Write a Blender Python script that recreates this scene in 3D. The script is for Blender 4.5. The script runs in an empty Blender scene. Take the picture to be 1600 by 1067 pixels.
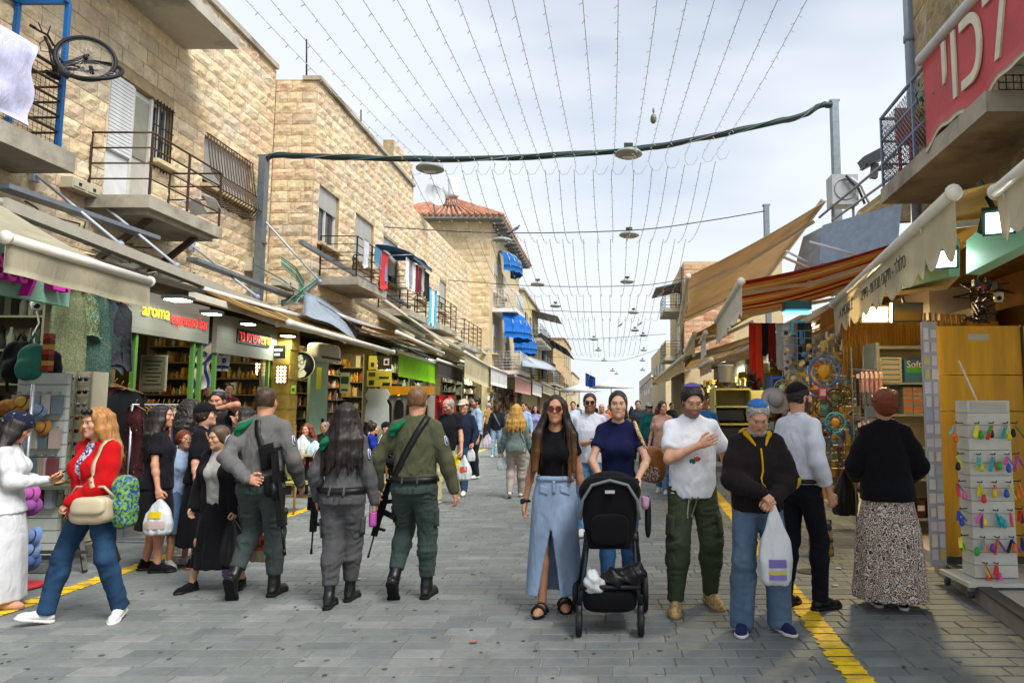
import bpy, math, random
import numpy as np
from mathutils import Vector, Matrix, Quaternion
R = math.radians
rng = random.Random(7)
scene = bpy.context.scene
COL = scene.collection
# ---------------------------------------------------------------- camera, sky, sun, exposure
FPX, PX0, PY0, CAMZ = 1080.0, 950.0, 533.5, 1.6
PITCH = math.atan(101.5 / FPX)
cam = bpy.data.cameras.new('camera')
cam.lens = FPX / 1600 * 36; cam.sensor_width = 36
cam.shift_x = -(PX0 - 800) / 1600
cam.clip_start = 0.05; cam.clip_end = 2000
camo = bpy.data.objects.new('camera', cam); COL.objects.link(camo)
camo.location = (0, 0, CAMZ); camo.rotation_euler = (R(90) + PITCH, 0, 0)
scene.camera = camo
SUN_EL, SUN_AZ = R(52), R(131)       # azimuth measured clockwise from +Y
world = bpy.data.worlds.new('World'); scene.world = world; world.use_nodes = True
nt = world.node_tree; nt.nodes.clear()
def wn(t, **k):
 n = nt.nodes.new(t)
 for a, b in k.items(): setattr(n, a, b)
 return n
sky = wn('ShaderNodeTexSky', sky_type='NISHITA', sun_disc=False, sun_elevation=SUN_EL, sun_rotation=SUN_AZ, air_density=1.0, dust_density=1.5)
skm = wn('ShaderNodeVectorMath', operation='SCALE'); skm.inputs['Scale'].default_value = 0.085
nt.links.new(sky.outputs[0], skm.inputs[0])
tc = wn('ShaderNodeTexCoord'); mp = wn('ShaderNodeMapping'); mp.inputs['Scale'].default_value = (1.0, 1.0, 3.2)
nt.links.new(tc.outputs['Generated'], mp.inputs[0])
nz = wn('ShaderNodeTexNoise'); nz.inputs['Scale'].default_value = 1.4; nz.inputs['Detail'].default_value = 3.5; nz.inputs['Roughness'].default_value = .55
nt.links.new(mp.outputs[0], nz.inputs['Vector'])
rp = wn('ShaderNodeValToRGB'); rp.color_ramp.elements[0].position = .34; rp.color_ramp.elements[0].color = (.45,)*3 + (1,)
rp.color_ramp.elements[1].position = .56; rp.color_ramp.elements[1].color = (.97,)*3 + (1,)
nt.links.new(nz.outputs['Fac'], rp.inputs[0])
nz2 = wn('ShaderNodeTexNoise'); nz2.inputs['Scale'].default_value = 1.6; nz2.inputs['Detail'].default_value = 2.5
nt.links.new(mp.outputs[0], nz2.inputs['Vector'])
cl = wn('ShaderNodeMixRGB'); cl.inputs[1].default_value = (.375, .405, .45, 1); cl.inputs[2].default_value = (.465, .485, .505, 1)
nt.links.new(nz2.outputs['Fac'], cl.inputs[0])
mx = wn('ShaderNodeMixRGB'); nt.links.new(rp.outputs[0], mx.inputs[0]); nt.links.new(skm.outputs[0], mx.inputs[1]); nt.links.new(cl.outputs[0], mx.inputs[2])
bg = wn('ShaderNodeBackground'); bg.inputs[1].default_value = 1.0
nt.links.new(mx.outputs[0], bg.inputs[0])
nt.links.new(bg.outputs[0], wn('ShaderNodeOutputWorld').inputs[0])
sl = bpy.data.lights.new('sun', 'SUN'); sl.energy = 2.5; sl.angle = R(28); sl.color = (1, .965, .91)
so = bpy.data.objects.new('sun', sl); COL.objects.link(so)
sd = Vector((math.sin(SUN_AZ) * math.cos(SUN_EL), math.cos(SUN_AZ) * math.cos(SUN_EL), math.sin(SUN_EL)))
so.rotation_euler = sd.to_track_quat('Z', 'Y').to_euler()
vs = scene.view_settings
vs.view_transform = 'Standard'; vs.look = 'None'; vs.gamma = 1; vs.use_curve_mapping = False
vs.exposure = 1.13
scene.render.engine = 'CYCLES'
cy = scene.cycles
cy.max_bounces = 6; cy.diffuse_bounces = 3; cy.glossy_bounces = 2; cy.transmission_bounces = 4; cy.transparent_max_bounces = 6
cy.use_denoising = True; cy.caustics_reflective = False; cy.caustics_refractive = False
cy.sample_clamp_indirect = 4
# ---------------------------------------------------------------- pixel -> place helpers (survey of the photograph)
_c, _s = math.cos(PITCH), math.sin(PITCH)
def ray(px, py):
 a, b = (px - PX0) / FPX, (PY0 - py) / FPX
 return Vector((a, _c - b * _s, _s + b * _c))       # world direction
def at(px, py, Y):
 d = ray(px, py); return Vector((0, 0, CAMZ)) + d * (Y / d.y)
def gr(px, py, z=0.0):
 d = ray(px, py); return Vector((0, 0, CAMZ)) + d * ((z - CAMZ) / d.z)
def atX(px, py, X):
 d = ray(px, py); return Vector((0, 0, CAMZ)) + d * (X / d.x)
# ---------------------------------------------------------------- materials
_M = {}
def hexc(h):
 h = h.lstrip('#'); v = [int(h[i:i+2], 16) / 255 for i in (0, 2, 4)]
 return tuple((c / 12.92 if c <= .04045 else ((c + .055) / 1.055) ** 2.4) for c in v)
def C3(c): return hexc(c) if isinstance(c, str) else tuple(c)
def mat(key, col, rough=.75, metal=0., var=.12, scale=6., bump=0., bscale=40., spec=.35, emit=0., alpha=1., stretch=(1, 1, 1),
  stain=None, stains=0., world=False, rand=0., trans=0., sheen=0., fold=0., attr=None, ior=1.45, col2=None, detail=4, tl=0., cut=.5):
 if key in _M: return _M[key]
 m = bpy.data.materials.new(key); m.use_nodes = True; t = m.node_tree; N = t.nodes; L = t.links
 p = N['Principled BSDF']; col = C3(col)
 tcn = N.new('ShaderNodeTexCoord'); src = tcn.outputs['Object']
 if world: src = N.new('ShaderNodeNewGeometry').outputs['Position']
 mpn = N.new('ShaderNodeMapping'); mpn.inputs['Scale'].default_value = stretch; L.new(src, mpn.inputs[0]); vec = mpn.outputs[0]
 def noise(sc, det=detail, rough_=.6):
  n = N.new('ShaderNodeTexNoise'); n.inputs['Scale'].default_value = sc; n.inputs['Detail'].default_value = det; n.inputs['Roughness'].default_value = rough_
  L.new(vec, n.inputs['Vector']); return n.outputs['Fac']
 if attr:
  a = N.new('ShaderNodeAttribute'); a.attribute_name = attr; base = a.outputs['Color']
 else:
  rgb = N.new('ShaderNodeRGB'); rgb.outputs[0].default_value = (*col, 1); base = rgb.outputs[0]
 def mul(base, fac_socket, lo, hi):
  r = N.new('ShaderNodeMapRange'); r.inputs['From Min'].default_value = .3; r.inputs['From Max'].default_value = .7
  r.inputs['To Min'].default_value = lo; r.inputs['To Max'].default_value = hi; L.new(fac_socket, r.inputs[0])
  v = N.new('ShaderNodeVectorMath'); v.operation = 'SCALE'; L.new(base, v.inputs[0]); L.new(r.outputs[0], v.inputs['Scale']); return v.outputs[0]
 if col2:
  r = N.new('ShaderNodeValToRGB'); r.color_ramp.elements[0].position = cut - .05; r.color_ramp.elements[1].position = cut + .05
  r.color_ramp.elements[0].color = (*col, 1); r.color_ramp.elements[1].color = (*C3(col2), 1); L.new(noise(scale), r.inputs[0]); base = r.outputs[0]
 elif var: base = mul(base, noise(scale), 1 - var, 1 + var)
 if rand:
  oi = N.new('ShaderNodeObjectInfo'); r = N.new('ShaderNodeMapRange'); r.inputs['To Min'].default_value = 1 - rand; r.inputs['To Max'].default_value = 1 + rand
  L.new(oi.outputs['Random'], r.inputs[0]); v = N.new('ShaderNodeVectorMath'); v.operation = 'SCALE'; L.new(base, v.inputs[0]); L.new(r.outputs[0], v.inputs['Scale']); base = v.outputs[0]
 if stain is not None:
  r = N.new('ShaderNodeMapRange'); r.inputs['From Min'].default_value = .48; r.inputs['From Max'].default_value = .7; r.inputs['To Max'].default_value = stains
  L.new(noise(scale * .37, 6, .7), r.inputs[0]); x = N.new('ShaderNodeMixRGB'); L.new(r.outputs[0], x.inputs[0]); L.new(base, x.inputs[1]); x.inputs[2].default_value = (*C3(stain), 1); base = x.outputs[0]
 L.new(base, p.inputs['Base Color'])
 p.inputs['Roughness'].default_value = rough; p.inputs['Metallic'].default_value = metal; p.inputs['Specular IOR Level'].default_value = spec
 p.inputs['IOR'].default_value = ior
 if sheen: p.inputs['Sheen Weight'].default_value = sheen
 if trans: p.inputs['Transmission Weight'].default_value = trans
 if alpha < 1: p.inputs['Alpha'].default_value = alpha
 if emit: L.new(base, p.inputs['Emission Color']); p.inputs['Emission Strength'].default_value = emit
 prev = None
 if fold:
  b = N.new('ShaderNodeBump'); b.inputs['Strength'].default_value = 1; b.inputs['Distance'].default_value = fold * 3
  n = N.new('ShaderNodeTexNoise'); n.inputs['Scale'].default_value = 10; n.inputs['Detail'].default_value = 1.5; n.inputs['Distortion'].default_value = .8
  mm = N.new('ShaderNodeMapping'); mm.inputs['Scale'].default_value = (1, 1, .45); mm.inputs['Rotation'].default_value = (.5, .3, .2); L.new(src, mm.inputs[0]); L.new(mm.outputs[0], n.inputs['Vector'])
  sb = N.new('ShaderNodeMath'); sb.operation = 'SUBTRACT'; sb.inputs[1].default_value = .5; L.new(n.outputs['Fac'], sb.inputs[0]); ab_ = N.new('ShaderNodeMath'); ab_.operation = 'ABSOLUTE'; L.new(sb.outputs[0], ab_.inputs[0]); L.new(ab_.outputs[0], b.inputs['Height']); prev = b.outputs[0]
 if bump:
  b = N.new('ShaderNodeBump'); b.inputs['Strength'].default_value = 1; b.inputs['Distance'].default_value = bump
  L.new(noise(bscale, 5, .65), b.inputs['Height'])
  if prev: L.new(prev, b.inputs['Normal'])
  prev = b.outputs[0]
 if prev: L.new(prev, p.inputs['Normal'])
 if tl:
  tr = N.new('ShaderNodeBsdfTranslucent'); L.new(base, tr.inputs[0]); ms = N.new('ShaderNodeMixShader'); ms.inputs[0].default_value = tl; L.new(p.outputs[0], ms.inputs[1]); L.new(tr.outputs[0], ms.inputs[2]); L.new(ms.outputs[0], N['Material Output'].inputs[0])
 _M[key] = m; return m
def cloth(col, fold=.0055, rough=.9, var=.14, **k):
 c = C3(col); key = 'cloth_%.3f_%.3f_%.3f_%s' % (*c, sorted(k.items()))
 return mat(key, c, rough=rough, var=var, scale=7, fold=fold, bump=.0012, bscale=260, spec=.15, sheen=.03, **k)
def paint(col, rough=.5, **k):
 c = C3(col); key = 'paint_%.3f_%.3f_%.3f_%s_%s' % (*c, rough, sorted(k.items()))
 k.setdefault('bump', .0006); k.setdefault('var', .1)
 return mat(key, c, rough=rough, scale=5, bscale=90, **k)
def metal(col, rough=.4, **k):
 c = C3(col); return mat('metal_%.3f_%.3f_%.3f_%s' % (*c, rough), c, rough=rough, metal=.75, var=.15, scale=9, bump=.0006, bscale=70, **k)
def glow(key, col, e):
 return mat(key, col, emit=e, var=0)
# ---------------------------------------------------------------- mesh building
WP = {}                                   # world position of each object's origin
class MB:
 def __init__(s): s.v = []; s.f = []; s.mi = []; s.sm = []
 def add(s, vs, fs, m=0, smooth=False):
  o = len(s.v); s.v.extend([tuple(v) for v in vs])
  for f in fs: s.f.append(tuple(i + o for i in f)); s.mi.append(m); s.sm.append(smooth)
  return s
 def box(s, c, d, rz=0, m=0, rx=0, ry=0, taper=1.0):
  x, y, z = d[0] / 2, d[1] / 2, d[2] / 2; M3 = Matrix.Rotation(rz, 3, 'Z') @ Matrix.Rotation(ry, 3, 'Y') @ Matrix.Rotation(rx, 3, 'X'); c = Vector(c)
  vs = [c + M3 @ Vector((a * x * (taper if e > 0 else 1), b * y * (taper if e > 0 else 1), e * z)) for e in (-1, 1) for a, b in ((-1, -1), (1, -1), (1, 1), (-1, 1))]
  return s.add(vs, [(3, 2, 1, 0), (4, 5, 6, 7), (0, 1, 5, 4), (1, 2, 6, 5), (2, 3, 7, 6), (3, 0, 4, 7)], m)
 def bar(s, a, b, w, h=None, m=0, up=(0, 0, 1)):
  a, b = Vector(a), Vector(b); h = h or w; d = (b - a).normalized(); up = Vector(up)
  if abs(d.dot(up)) > .98: up = Vector((1, 0, 0))
  r = d.cross(up).normalized() * w / 2; u = r.cross(d).normalized() * h / 2
  vs = [q + x * r + y * u for q in (a, b) for x, y in ((-1, -1), (1, -1), (1, 1), (-1, 1))]
  return s.add(vs, [(0, 1, 2, 3), (7, 6, 5, 4), (0, 4, 5, 1), (1, 5, 6, 2), (2, 6, 7, 3), (3, 7, 4, 0)], m)
 def tube(s, pts, r, n=8, m=0, cap=True, closed=False):
  pts = [Vector(p) for p in pts]; k = len(pts); rs = r if isinstance(r, (list, tuple)) else [r] * k
  vs = []; prev = None
  for i, p in enumerate(pts):
   a = pts[(i - 1) % k] if (closed or i > 0) else p; b = pts[(i + 1) % k] if (closed or i < k - 1) else p
   d = (b - a).normalized() if (b - a).length > 1e-9 else Vector((0, 0, 1))
   if prev is None:
    up = Vector((0, 0, 1)) if abs(d.z) < .9 else Vector((1, 0, 0)); x = d.cross(up).normalized()
   else:
    x = prev - d * prev.dot(d); x = x.normalized() if x.length > 1e-6 else d.orthogonal().normalized()
   prev = x; y = d.cross(x)
   for j in range(n):
    t = 2 * math.pi * j / n; vs.append(p + (x * math.cos(t) + y * math.sin(t)) * rs[i])
  fs = [(i * n + j, i * n + (j + 1) % n, ((i + 1) % k) * n + (j + 1) % n, ((i + 1) % k) * n + j) for i in range(k if closed else k - 1) for j in range(n)]
  if cap and not closed: fs += [tuple(range(n - 1, -1, -1)), tuple(range((k - 1) * n, k * n))]
  return s.add(vs, fs, m, True)
 def lathe(s, c, prof, n=16, m=0, axis='Z', sx=1, sy=1, rot=None):
  c = Vector(c); vs = []
  for r, z in prof:
   for j in range(n):
    t = 2 * math.pi * j / n; p = Vector((r * math.cos(t) * sx, r * math.sin(t) * sy, z))
    if axis == 'X': p = Vector((p.z, p.x, p.y))
    if axis == 'Y': p = Vector((p.x, -p.z, p.y))
    if rot: p = rot @ p
    vs.append(c + p)
  k = len(prof); fs = [(i * n + j, i * n + (j + 1) % n, (i + 1) * n + (j + 1) % n, (i + 1) * n + j) for i in range(k - 1) for j in range(n)]
  if prof[0][0] > 1e-5: fs.append(tuple(range(n - 1, -1, -1)))
  if prof[-1][0] > 1e-5: fs.append(tuple(range((k - 1) * n, k * n)))
  return s.add(vs, fs, m, True)
 def sphere(s, c, r, n=10, m=0, sz=1): return s.lathe(c, [(max(1e-6, r * math.sin(math.pi * i / (n // 2 + 1))), -r * sz * math.cos(math.pi * i / (n // 2 + 1))) for i in range(n // 2 + 2)], n, m)
 def ring(s, c, R_, r, n=24, k=6, m=0, axis=(0, 0, 1)):
  ax = Vector(axis).normalized(); x = ax.orthogonal().normalized(); y = ax.cross(x); c = Vector(c)
  return s.tube([c + (x * math.cos(2 * math.pi * i / n) + y * math.sin(2 * math.pi * i / n)) * R_ for i in range(n)], r, k, m, closed=True)
 def sheet(s, fn, nu, nv, th=.0, m=0, smooth=True):
  vs = [Vector(fn(i / nu, j / nv)) for i in range(nu + 1) for j in range(nv + 1)]; w = nv + 1
  fs = [(i * w + j, (i + 1) * w + j, (i + 1) * w + j + 1, i * w + j + 1) for i in range(nu) for j in range(nv)]
  if th:
   n0 = len(vs); nn = [Vector((0, 0, 0)) for _ in vs]
   for f in fs:
    q = (vs[f[1]] - vs[f[0]]).cross(vs[f[3]] - vs[f[0]])
    for i in f: nn[i] += q
   vs2 = [v - n.normalized() * th if n.length > 0 else v for v, n in zip(vs, nn)]
   edge = [i * w for i in range(nu + 1)], [i * w + nv for i in range(nu + 1)], list(range(w)), [nu * w + j for j in range(w)]
   fs2 = [tuple(i + n0 for i in reversed(f)) for f in fs]
   for q, e in enumerate(edge):
    for a, b in zip(e, e[1:]):
     fs2.append((a, b, b + n0, a + n0) if q in (0, 3) else (b, a, a + n0, b + n0))
   vs += vs2; fs += fs2
  return s.add(vs, fs, m, smooth)
 def prism(s, poly, th, frame, m=0):
  """poly: 2-D outline; frame: (origin, xaxis, yaxis); extruded by th along x cross y"""
  o, x, y = [Vector(q) for q in frame]; n = x.cross(y).normalized(); k = len(poly)
  vs = [o + x * a + y * b for a, b in poly] + [o + x * a + y * b + n * th for a, b in poly]
  fs = [tuple(range(k - 1, -1, -1)), tuple(range(k, 2 * k))] + [(i, (i + 1) % k, (i + 1) % k + k, i + k) for i in range(k)]
  return s.add(vs, fs, m)
 def build(s, name, mats, parent=None, kind=None, label=None):
  mats = mats if isinstance(mats, (list, tuple)) else [mats]
  V = np.array(s.v, dtype=np.float32).reshape(-1, 3); lo, hi = V.min(0), V.max(0); c = Vector(((lo + hi) / 2).tolist())
  me = bpy.data.meshes.new(name); me.from_pydata((V - np.array(c, dtype=np.float32)).tolist(), [], s.f)
  me.polygons.foreach_set('material_index', s.mi); me.polygons.foreach_set('use_smooth', s.sm)
  for m in mats: me.materials.append(m)
  me.update()
  return place(me, name, c, parent, kind, label)
def place(me, name, c, parent=None, kind=None, label=None):
 o = bpy.data.objects.new(name, me); COL.objects.link(o); c = Vector(c)
 WP[o.name] = c.copy(); o.location = c
 if parent is not None: o.parent = parent; o.location = c - WP[parent.name]
 if kind: o['kind'] = kind
 if label: o['label'] = label
 return o
def box(name, c, d, m, parent=None, rz=0, **k): return MB().box(c, d, rz).build(name, m, parent, **k)
LABELS = set()
def tag(o, label, cat, group=None):
 if not group and label in LABELS: print('DUP LABEL', label)
 LABELS.add(label)
 o['label'] = label; o['category'] = cat
 if group: o['group'] = group
 return o
def thing(name, label, cat, loc=(0, 0, 0), group=None):
 o = bpy.data.objects.new(name, None); COL.objects.link(o); o.location = loc; o.empty_display_size = .1
 WP[o.name] = Vector(loc); return tag(o, label, cat, group)
ORD = ['first', 'second', 'third', 'fourth', 'fifth', 'sixth', 'seventh', 'eighth', 'ninth', 'tenth', 'eleventh', 'twelfth', 'thirteenth', 'fourteenth', 'fifteenth', 'sixteenth', 'seventeenth', 'eighteenth', 'nineteenth', 'twentieth', 'twenty-first', 'twenty-second', 'twenty-third', 'twenty-fourth', 'twenty-fifth', 'twenty-sixth']
def text(body, name, size, m, origin, xax, yax, parent=None, extrude=.004, align='LEFT', sx=1., shear=0.):
 cu = bpy.data.curves.new(name, 'FONT'); cu.body = body; cu.size = size; cu.extrude = extrude; cu.align_x = align; cu.shear = shear; cu.resolution_u = 3
 cu.materials.append(m)
 o0 = bpy.data.objects.new(name + '_curve', cu); COL.objects.link(o0); dg = bpy.context.evaluated_depsgraph_get()
 me = bpy.data.meshes.new_from_object(o0.evaluated_get(dg)); bpy.data.objects.remove(o0); bpy.data.curves.remove(cu); me.name = name
 x = Vector(xax).normalized(); y = Vector(yax); y = (y - x * y.dot(x)).normalized(); z = x.cross(y)
 M3 = Matrix((x * sx, y, z)).transposed(); me.transform(M3.to_4x4())
 return place(me, name, origin, parent)
def nois(P, f, seed=0, n=6):
 """cheap smooth 3-D noise, about -1..1, for arrays of points"""
 r = np.random.RandomState(seed); o = np.zeros(len(P), np.float32)
 for i in range(n):
  k = r.normal(size=3) * f; o += np.sin(P @ k + r.uniform(0, 6.28) + 1.3 * np.sin(P @ (r.normal(size=3) * f * .5) + i))
 return o / n * 1.6
def ridge(P, f, seed=0):
 a = nois(P, f, seed); b = nois(P, f * .6, seed + 50); return (.5 - np.abs(a)) * np.clip(b + .6, 0, 1.3)
# ---------------------------------------------------------------- implicit surfaces (bodies, garments, bags)
def V3(*a): return np.array(a, dtype=np.float64)
def prim(f, lo, hi, k=.02, op='u'): return dict(f=f, lo=np.asarray(lo, float), hi=np.asarray(hi, float), k=k, op=op)
def cap(a, b, ra, rb=None, k=.02, n=None, flat=1., op='u'):
 a, b = np.asarray(a, float), np.asarray(b, float); rb = ra if rb is None else rb; ab = b - a; L2 = max(ab @ ab, 1e-9)
 if n is not None: n = np.asarray(n, float); n = n / np.linalg.norm(n)
 def f(X, Y, Z):
  x, y, z = X - a[0], Y - a[1], Z - a[2]
  t = np.clip((x * ab[0] + y * ab[1] + z * ab[2]) / L2, 0, 1)
  x = x - t * ab[0]; y = y - t * ab[1]; z = z - t * ab[2]; r = ra + (rb - ra) * t
  if n is not None:
   q = (x * n[0] + y * n[1] + z * n[2]) * (1 / flat - 1); x = x + q * n[0]; y = y + q * n[1]; z = z + q * n[2]
   return (np.sqrt(x * x + y * y + z * z) - r) * min(1, flat * 1.2)
  return np.sqrt(x * x + y * y + z * z) - r
 rm = max(ra, rb) * max(1, flat)
 return prim(f, np.minimum(a, b) - rm, np.maximum(a, b) + rm, k, op)
def ell(c, r, ax=None, k=.02, op='u', pw=2):
 c = np.asarray(c, float); r = np.asarray(r, float); A = np.eye(3) if ax is None else np.asarray(ax, float)
 def f(X, Y, Z):
  x, y, z = X - c[0], Y - c[1], Z - c[2]
  u = [(x * A[i, 0] + y * A[i, 1] + z * A[i, 2]) / r[i] for i in range(3)]
  if pw == 2: q = np.sqrt(u[0]**2 + u[1]**2 + u[2]**2)
  else: q = (np.abs(u[0])**pw + np.abs(u[1])**pw + np.abs(u[2])**pw) ** (1 / pw)
  return (q - 1) * r.min()
 e = np.sqrt(((A.T * r) ** 2).sum(1)) * (1 if pw == 2 else 1.5)
 return prim(f, c - e, c + e, k, op)
def chain(pts, rs, k=.02, **kw): return [cap(pts[i], pts[i + 1], rs[i], rs[i + 1], k, **kw) for i in range(len(pts) - 1)]
def loft(p0, p1, right, prof, k=.03, pw=2.3, wave=None, op='u'):
 """prof rows: (t 0..1, half width, half depth, forward offset[, side offset]) along p0->p1"""
 p0, p1 = np.asarray(p0, float), np.asarray(p1, float); ax = p1 - p0; L = np.linalg.norm(ax); ax = ax / L
 r = np.asarray(right, float); r = r - ax * (r @ ax); r /= np.linalg.norm(r); fw = np.cross(ax, r); pr = np.array([list(q) + [0] * (5 - len(q)) for q in prof])
 def f(X, Y, Z):
  x, y, z = X - p0[0], Y - p0[1], Z - p0[2]
  h = x * ax[0] + y * ax[1] + z * ax[2]; t = h / L
  a = np.interp(t, pr[:, 0], pr[:, 1]); b = np.interp(t, pr[:, 0], pr[:, 2])
  u = x * r[0] + y * r[1] + z * r[2] - np.interp(t, pr[:, 0], pr[:, 4]); v = x * fw[0] + y * fw[1] + z * fw[2] - np.interp(t, pr[:, 0], pr[:, 3])
  q = ((np.abs(u) / a) ** pw + (np.abs(v) / b) ** pw) ** (1 / pw)
  if wave: q = q * (1 - wave[1] * np.clip((wave[2] - t) / wave[2], 0, 1) * (np.sin(wave[0] * np.arctan2(v, u) + wave[3] + 2 * t) + .5 * np.sin(wave[0] * 1.9 * np.arctan2(v, u) + 2)))
  d = (q - 1) * np.minimum(a, b)
  t0, t1 = pr[0, 0] * L, pr[-1, 0] * L
  return np.maximum(d, np.maximum(t0 - h, h - t1))
 rm = pr[:, 1:3].max() * 1.15 + np.abs(pr[:, 3:]).max()
 a0, a1 = p0 + ax * L * pr[0, 0], p0 + ax * L * pr[-1, 0]
 return prim(f, np.minimum(a0, a1) - rm, np.maximum(a0, a1) + rm, k, op)
def half(p, n, op='cut'):
 p, n = np.asarray(p, float), np.asarray(n, float)
 return prim(lambda X, Y, Z: (X - p[0]) * n[0] + (Y - p[1]) * n[1] + (Z - p[2]) * n[2], (-9,)*3, (9,)*3, 0, op)
def smin(a, b, k):
 h = np.clip(.5 + .5 * (b - a) / k, 0, 1); return b + (a - b) * h - k * h * (1 - h)
def _apply(F, d, p):
 k = max(p['k'], 1e-4)
 if p['op'] == 'u': return smin(F, d, k)
 if p['op'] == 'sub': return -smin(-F, d, k)
 return np.maximum(F, d)          # cut: keep where d < 0
def evalp(prims, P):
 X, Y, Z = P[:, 0], P[:, 1], P[:, 2]; F = np.full(len(P), 9.)
 for p in prims: F = _apply(F, p['f'](X, Y, Z), p)
 return F
def surf(prims, h):
 us = [p for p in prims if p['op'] == 'u']
 lo = np.min([p['lo'] for p in us], 0) - 2.2 * h - .012; hi = np.max([p['hi'] for p in us], 0) + 2.2 * h + .012
 n = np.ceil((hi - lo) / h).astype(int) + 1
 ax = [(lo[i] + h * np.arange(n[i])).astype(np.float32) for i in range(3)]
 F = np.full(n, .5, np.float32)
 for p in prims:
  m = p['k'] + 1.5 * h
  i0 = np.clip(np.floor((p['lo'] - m - lo) / h).astype(int), 0, n); i1 = np.clip(np.ceil((p['hi'] + m - lo) / h).astype(int) + 1, 0, n)
  if (i1 - i0).min() < 1: continue
  sl_ = tuple(slice(a, b) for a, b in zip(i0, i1))
  X = ax[0][sl_[0]][:, None, None]; Y = ax[1][sl_[1]][None, :, None]; Z = ax[2][sl_[2]][None, None, :]
  F[sl_] = _apply(F[sl_], p['f'](X, Y, Z), p)
 return nets(F, lo, h)
def nets(F, lo, h):
 S = F < 0; nx, ny, nz = F.shape; acc = np.zeros((nx, ny, nz, 3), np.float32); cnt = np.zeros((nx, ny, nz), np.float32)
 E = []
 for a in range(3):
  s0 = [slice(None)] * 3; s1 = [slice(None)] * 3; s0[a] = slice(0, -1); s1[a] = slice(1, None)
  A, B = F[tuple(s0)], F[tuple(s1)]; I = np.argwhere(S[tuple(s0)] != S[tuple(s1)])
  I = I[np.all((I > 0) & (I < np.array([nx, ny, nz]) - 2), 1)]
  fa, fb = A[tuple(I.T)], B[tuple(I.T)]; t = fa / (fa - fb); P = I.astype(np.float32); P[:, a] += t
  b, c = (a + 1) % 3, (a + 2) % 3
  for db in (0, 1):
   for dc in (0, 1):
    J = I.copy(); J[:, b] -= db; J[:, c] -= dc
    np.add.at(acc, tuple(J.T), P); np.add.at(cnt, tuple(J.T), 1)
  E.append((a, b, c, I, fa < 0))
 idx = -np.ones((nx, ny, nz), np.int64); act = cnt > 0; idx[act] = np.arange(act.sum())
 V = acc[act] / cnt[act][:, None] * h + lo
 Q = []
 for a, b, c, I, ins in E:
  def cell(db, dc):
   J = I.copy(); J[:, b] -= db; J[:, c] -= dc; return idx[tuple(J.T)]
  q = np.stack([cell(1, 1), cell(0, 1), cell(0, 0), cell(1, 0)], 1); q[~ins] = q[~ins][:, ::-1]; Q.append(q)
 return V.astype(np.float32), np.concatenate(Q)
def vnorm(V, Q):
 n = np.cross(V[Q[:, 2]] - V[Q[:, 0]], V[Q[:, 3]] - V[Q[:, 1]]); N = np.zeros_like(V)
 for i in range(4): np.add.at(N, Q[:, i], n)
 return N / np.maximum(np.linalg.norm(N, axis=1, keepdims=True), 1e-9)
def relax(V, Q, it=1, w=.5):
 for _ in range(it):
  S = np.zeros_like(V); c = np.zeros(len(V), np.float32)
  for i in range(4):
   for j in (1, 3): np.add.at(S, Q[:, i], V[Q[:, (i + j) % 4]]); np.add.at(c, Q[:, i], 1)
  V = V * (1 - w) + S / np.maximum(c, 1)[:, None] * w
 return V
def qmesh(name, V, Q, mats, colors=None):
 me = bpy.data.meshes.new(name); n, q = len(V), len(Q)
 me.vertices.add(n); me.vertices.foreach_set('co', np.ascontiguousarray(V, np.float32).ravel())
 me.loops.add(q * 4); me.loops.foreach_set('vertex_index', Q.astype(np.int32).ravel())
 me.polygons.add(q); me.polygons.foreach_set('loop_start', np.arange(0, q * 4, 4, dtype=np.int32)); me.polygons.foreach_set('use_smooth', np.ones(q, bool))
 me.update(calc_edges=True)
 for m in (mats if isinstance(mats, (list, tuple)) else [mats]): me.materials.append(m)
 if colors is not None:
  a = me.color_attributes.new('Col', 'FLOAT_COLOR', 'POINT')
  a.data.foreach_set('color', np.concatenate([colors, np.ones((n, 1))], 1).astype(np.float32).ravel())
 return me
def blob(name, prims, h, m, parent=None, wrinkle=0., wf=18, seed=0, kind=None, label=None, rl=0, stretch=(1, 1, 1)):
 """implicit shape in world coordinates"""
 V, Q = surf(prims, h)
 if rl: V = relax(V, Q, rl)
 if wrinkle: V = V + vnorm(V, Q) * (nois(V * np.array(stretch), wf, seed) * wrinkle)[:, None].astype(np.float32)
 c = (V.min(0) + V.max(0)) / 2
 return place(qmesh(name, V - c, Q, m), name, Vector(c.tolist()), parent, kind, label)
# ---------------------------------------------------------------- people
def rotm(axis, deg): return np.array(Matrix.Rotation(R(deg), 3, axis))
def unit(v): v = np.asarray(v, float); return v / max(np.linalg.norm(v), 1e-9)
def ik(a, c, l1, l2, hint):
 a, c = np.asarray(a, float), np.asarray(c, float); d = c - a; L = np.linalg.norm(d); u = d / max(L, 1e-6)
 if L > (l1 + l2) * .997: c = a + u * (l1 + l2) * .997; L = (l1 + l2) * .997
 q = (l1 * l1 - l2 * l2 + L * L) / (2 * L); h = math.sqrt(max(l1 * l1 - q * q, 0))
 hv = np.asarray(hint, float); hv = hv - u * (hv @ u); hv = unit(hv); return a + u * q + hv * h, c
SKIN = mat('skin', (1, 1, 1), rough=.55, var=.07, scale=30, bump=.0005, bscale=220, spec=.4, attr='Col')
def hairmat(col, key=None):
 c = C3(col); return mat('hair_%.3f_%.3f_%.3f' % c, c, rough=.48, var=.5, scale=60, stretch=(1, 1, .07), bump=.004, bscale=90, spec=.45)
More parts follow.
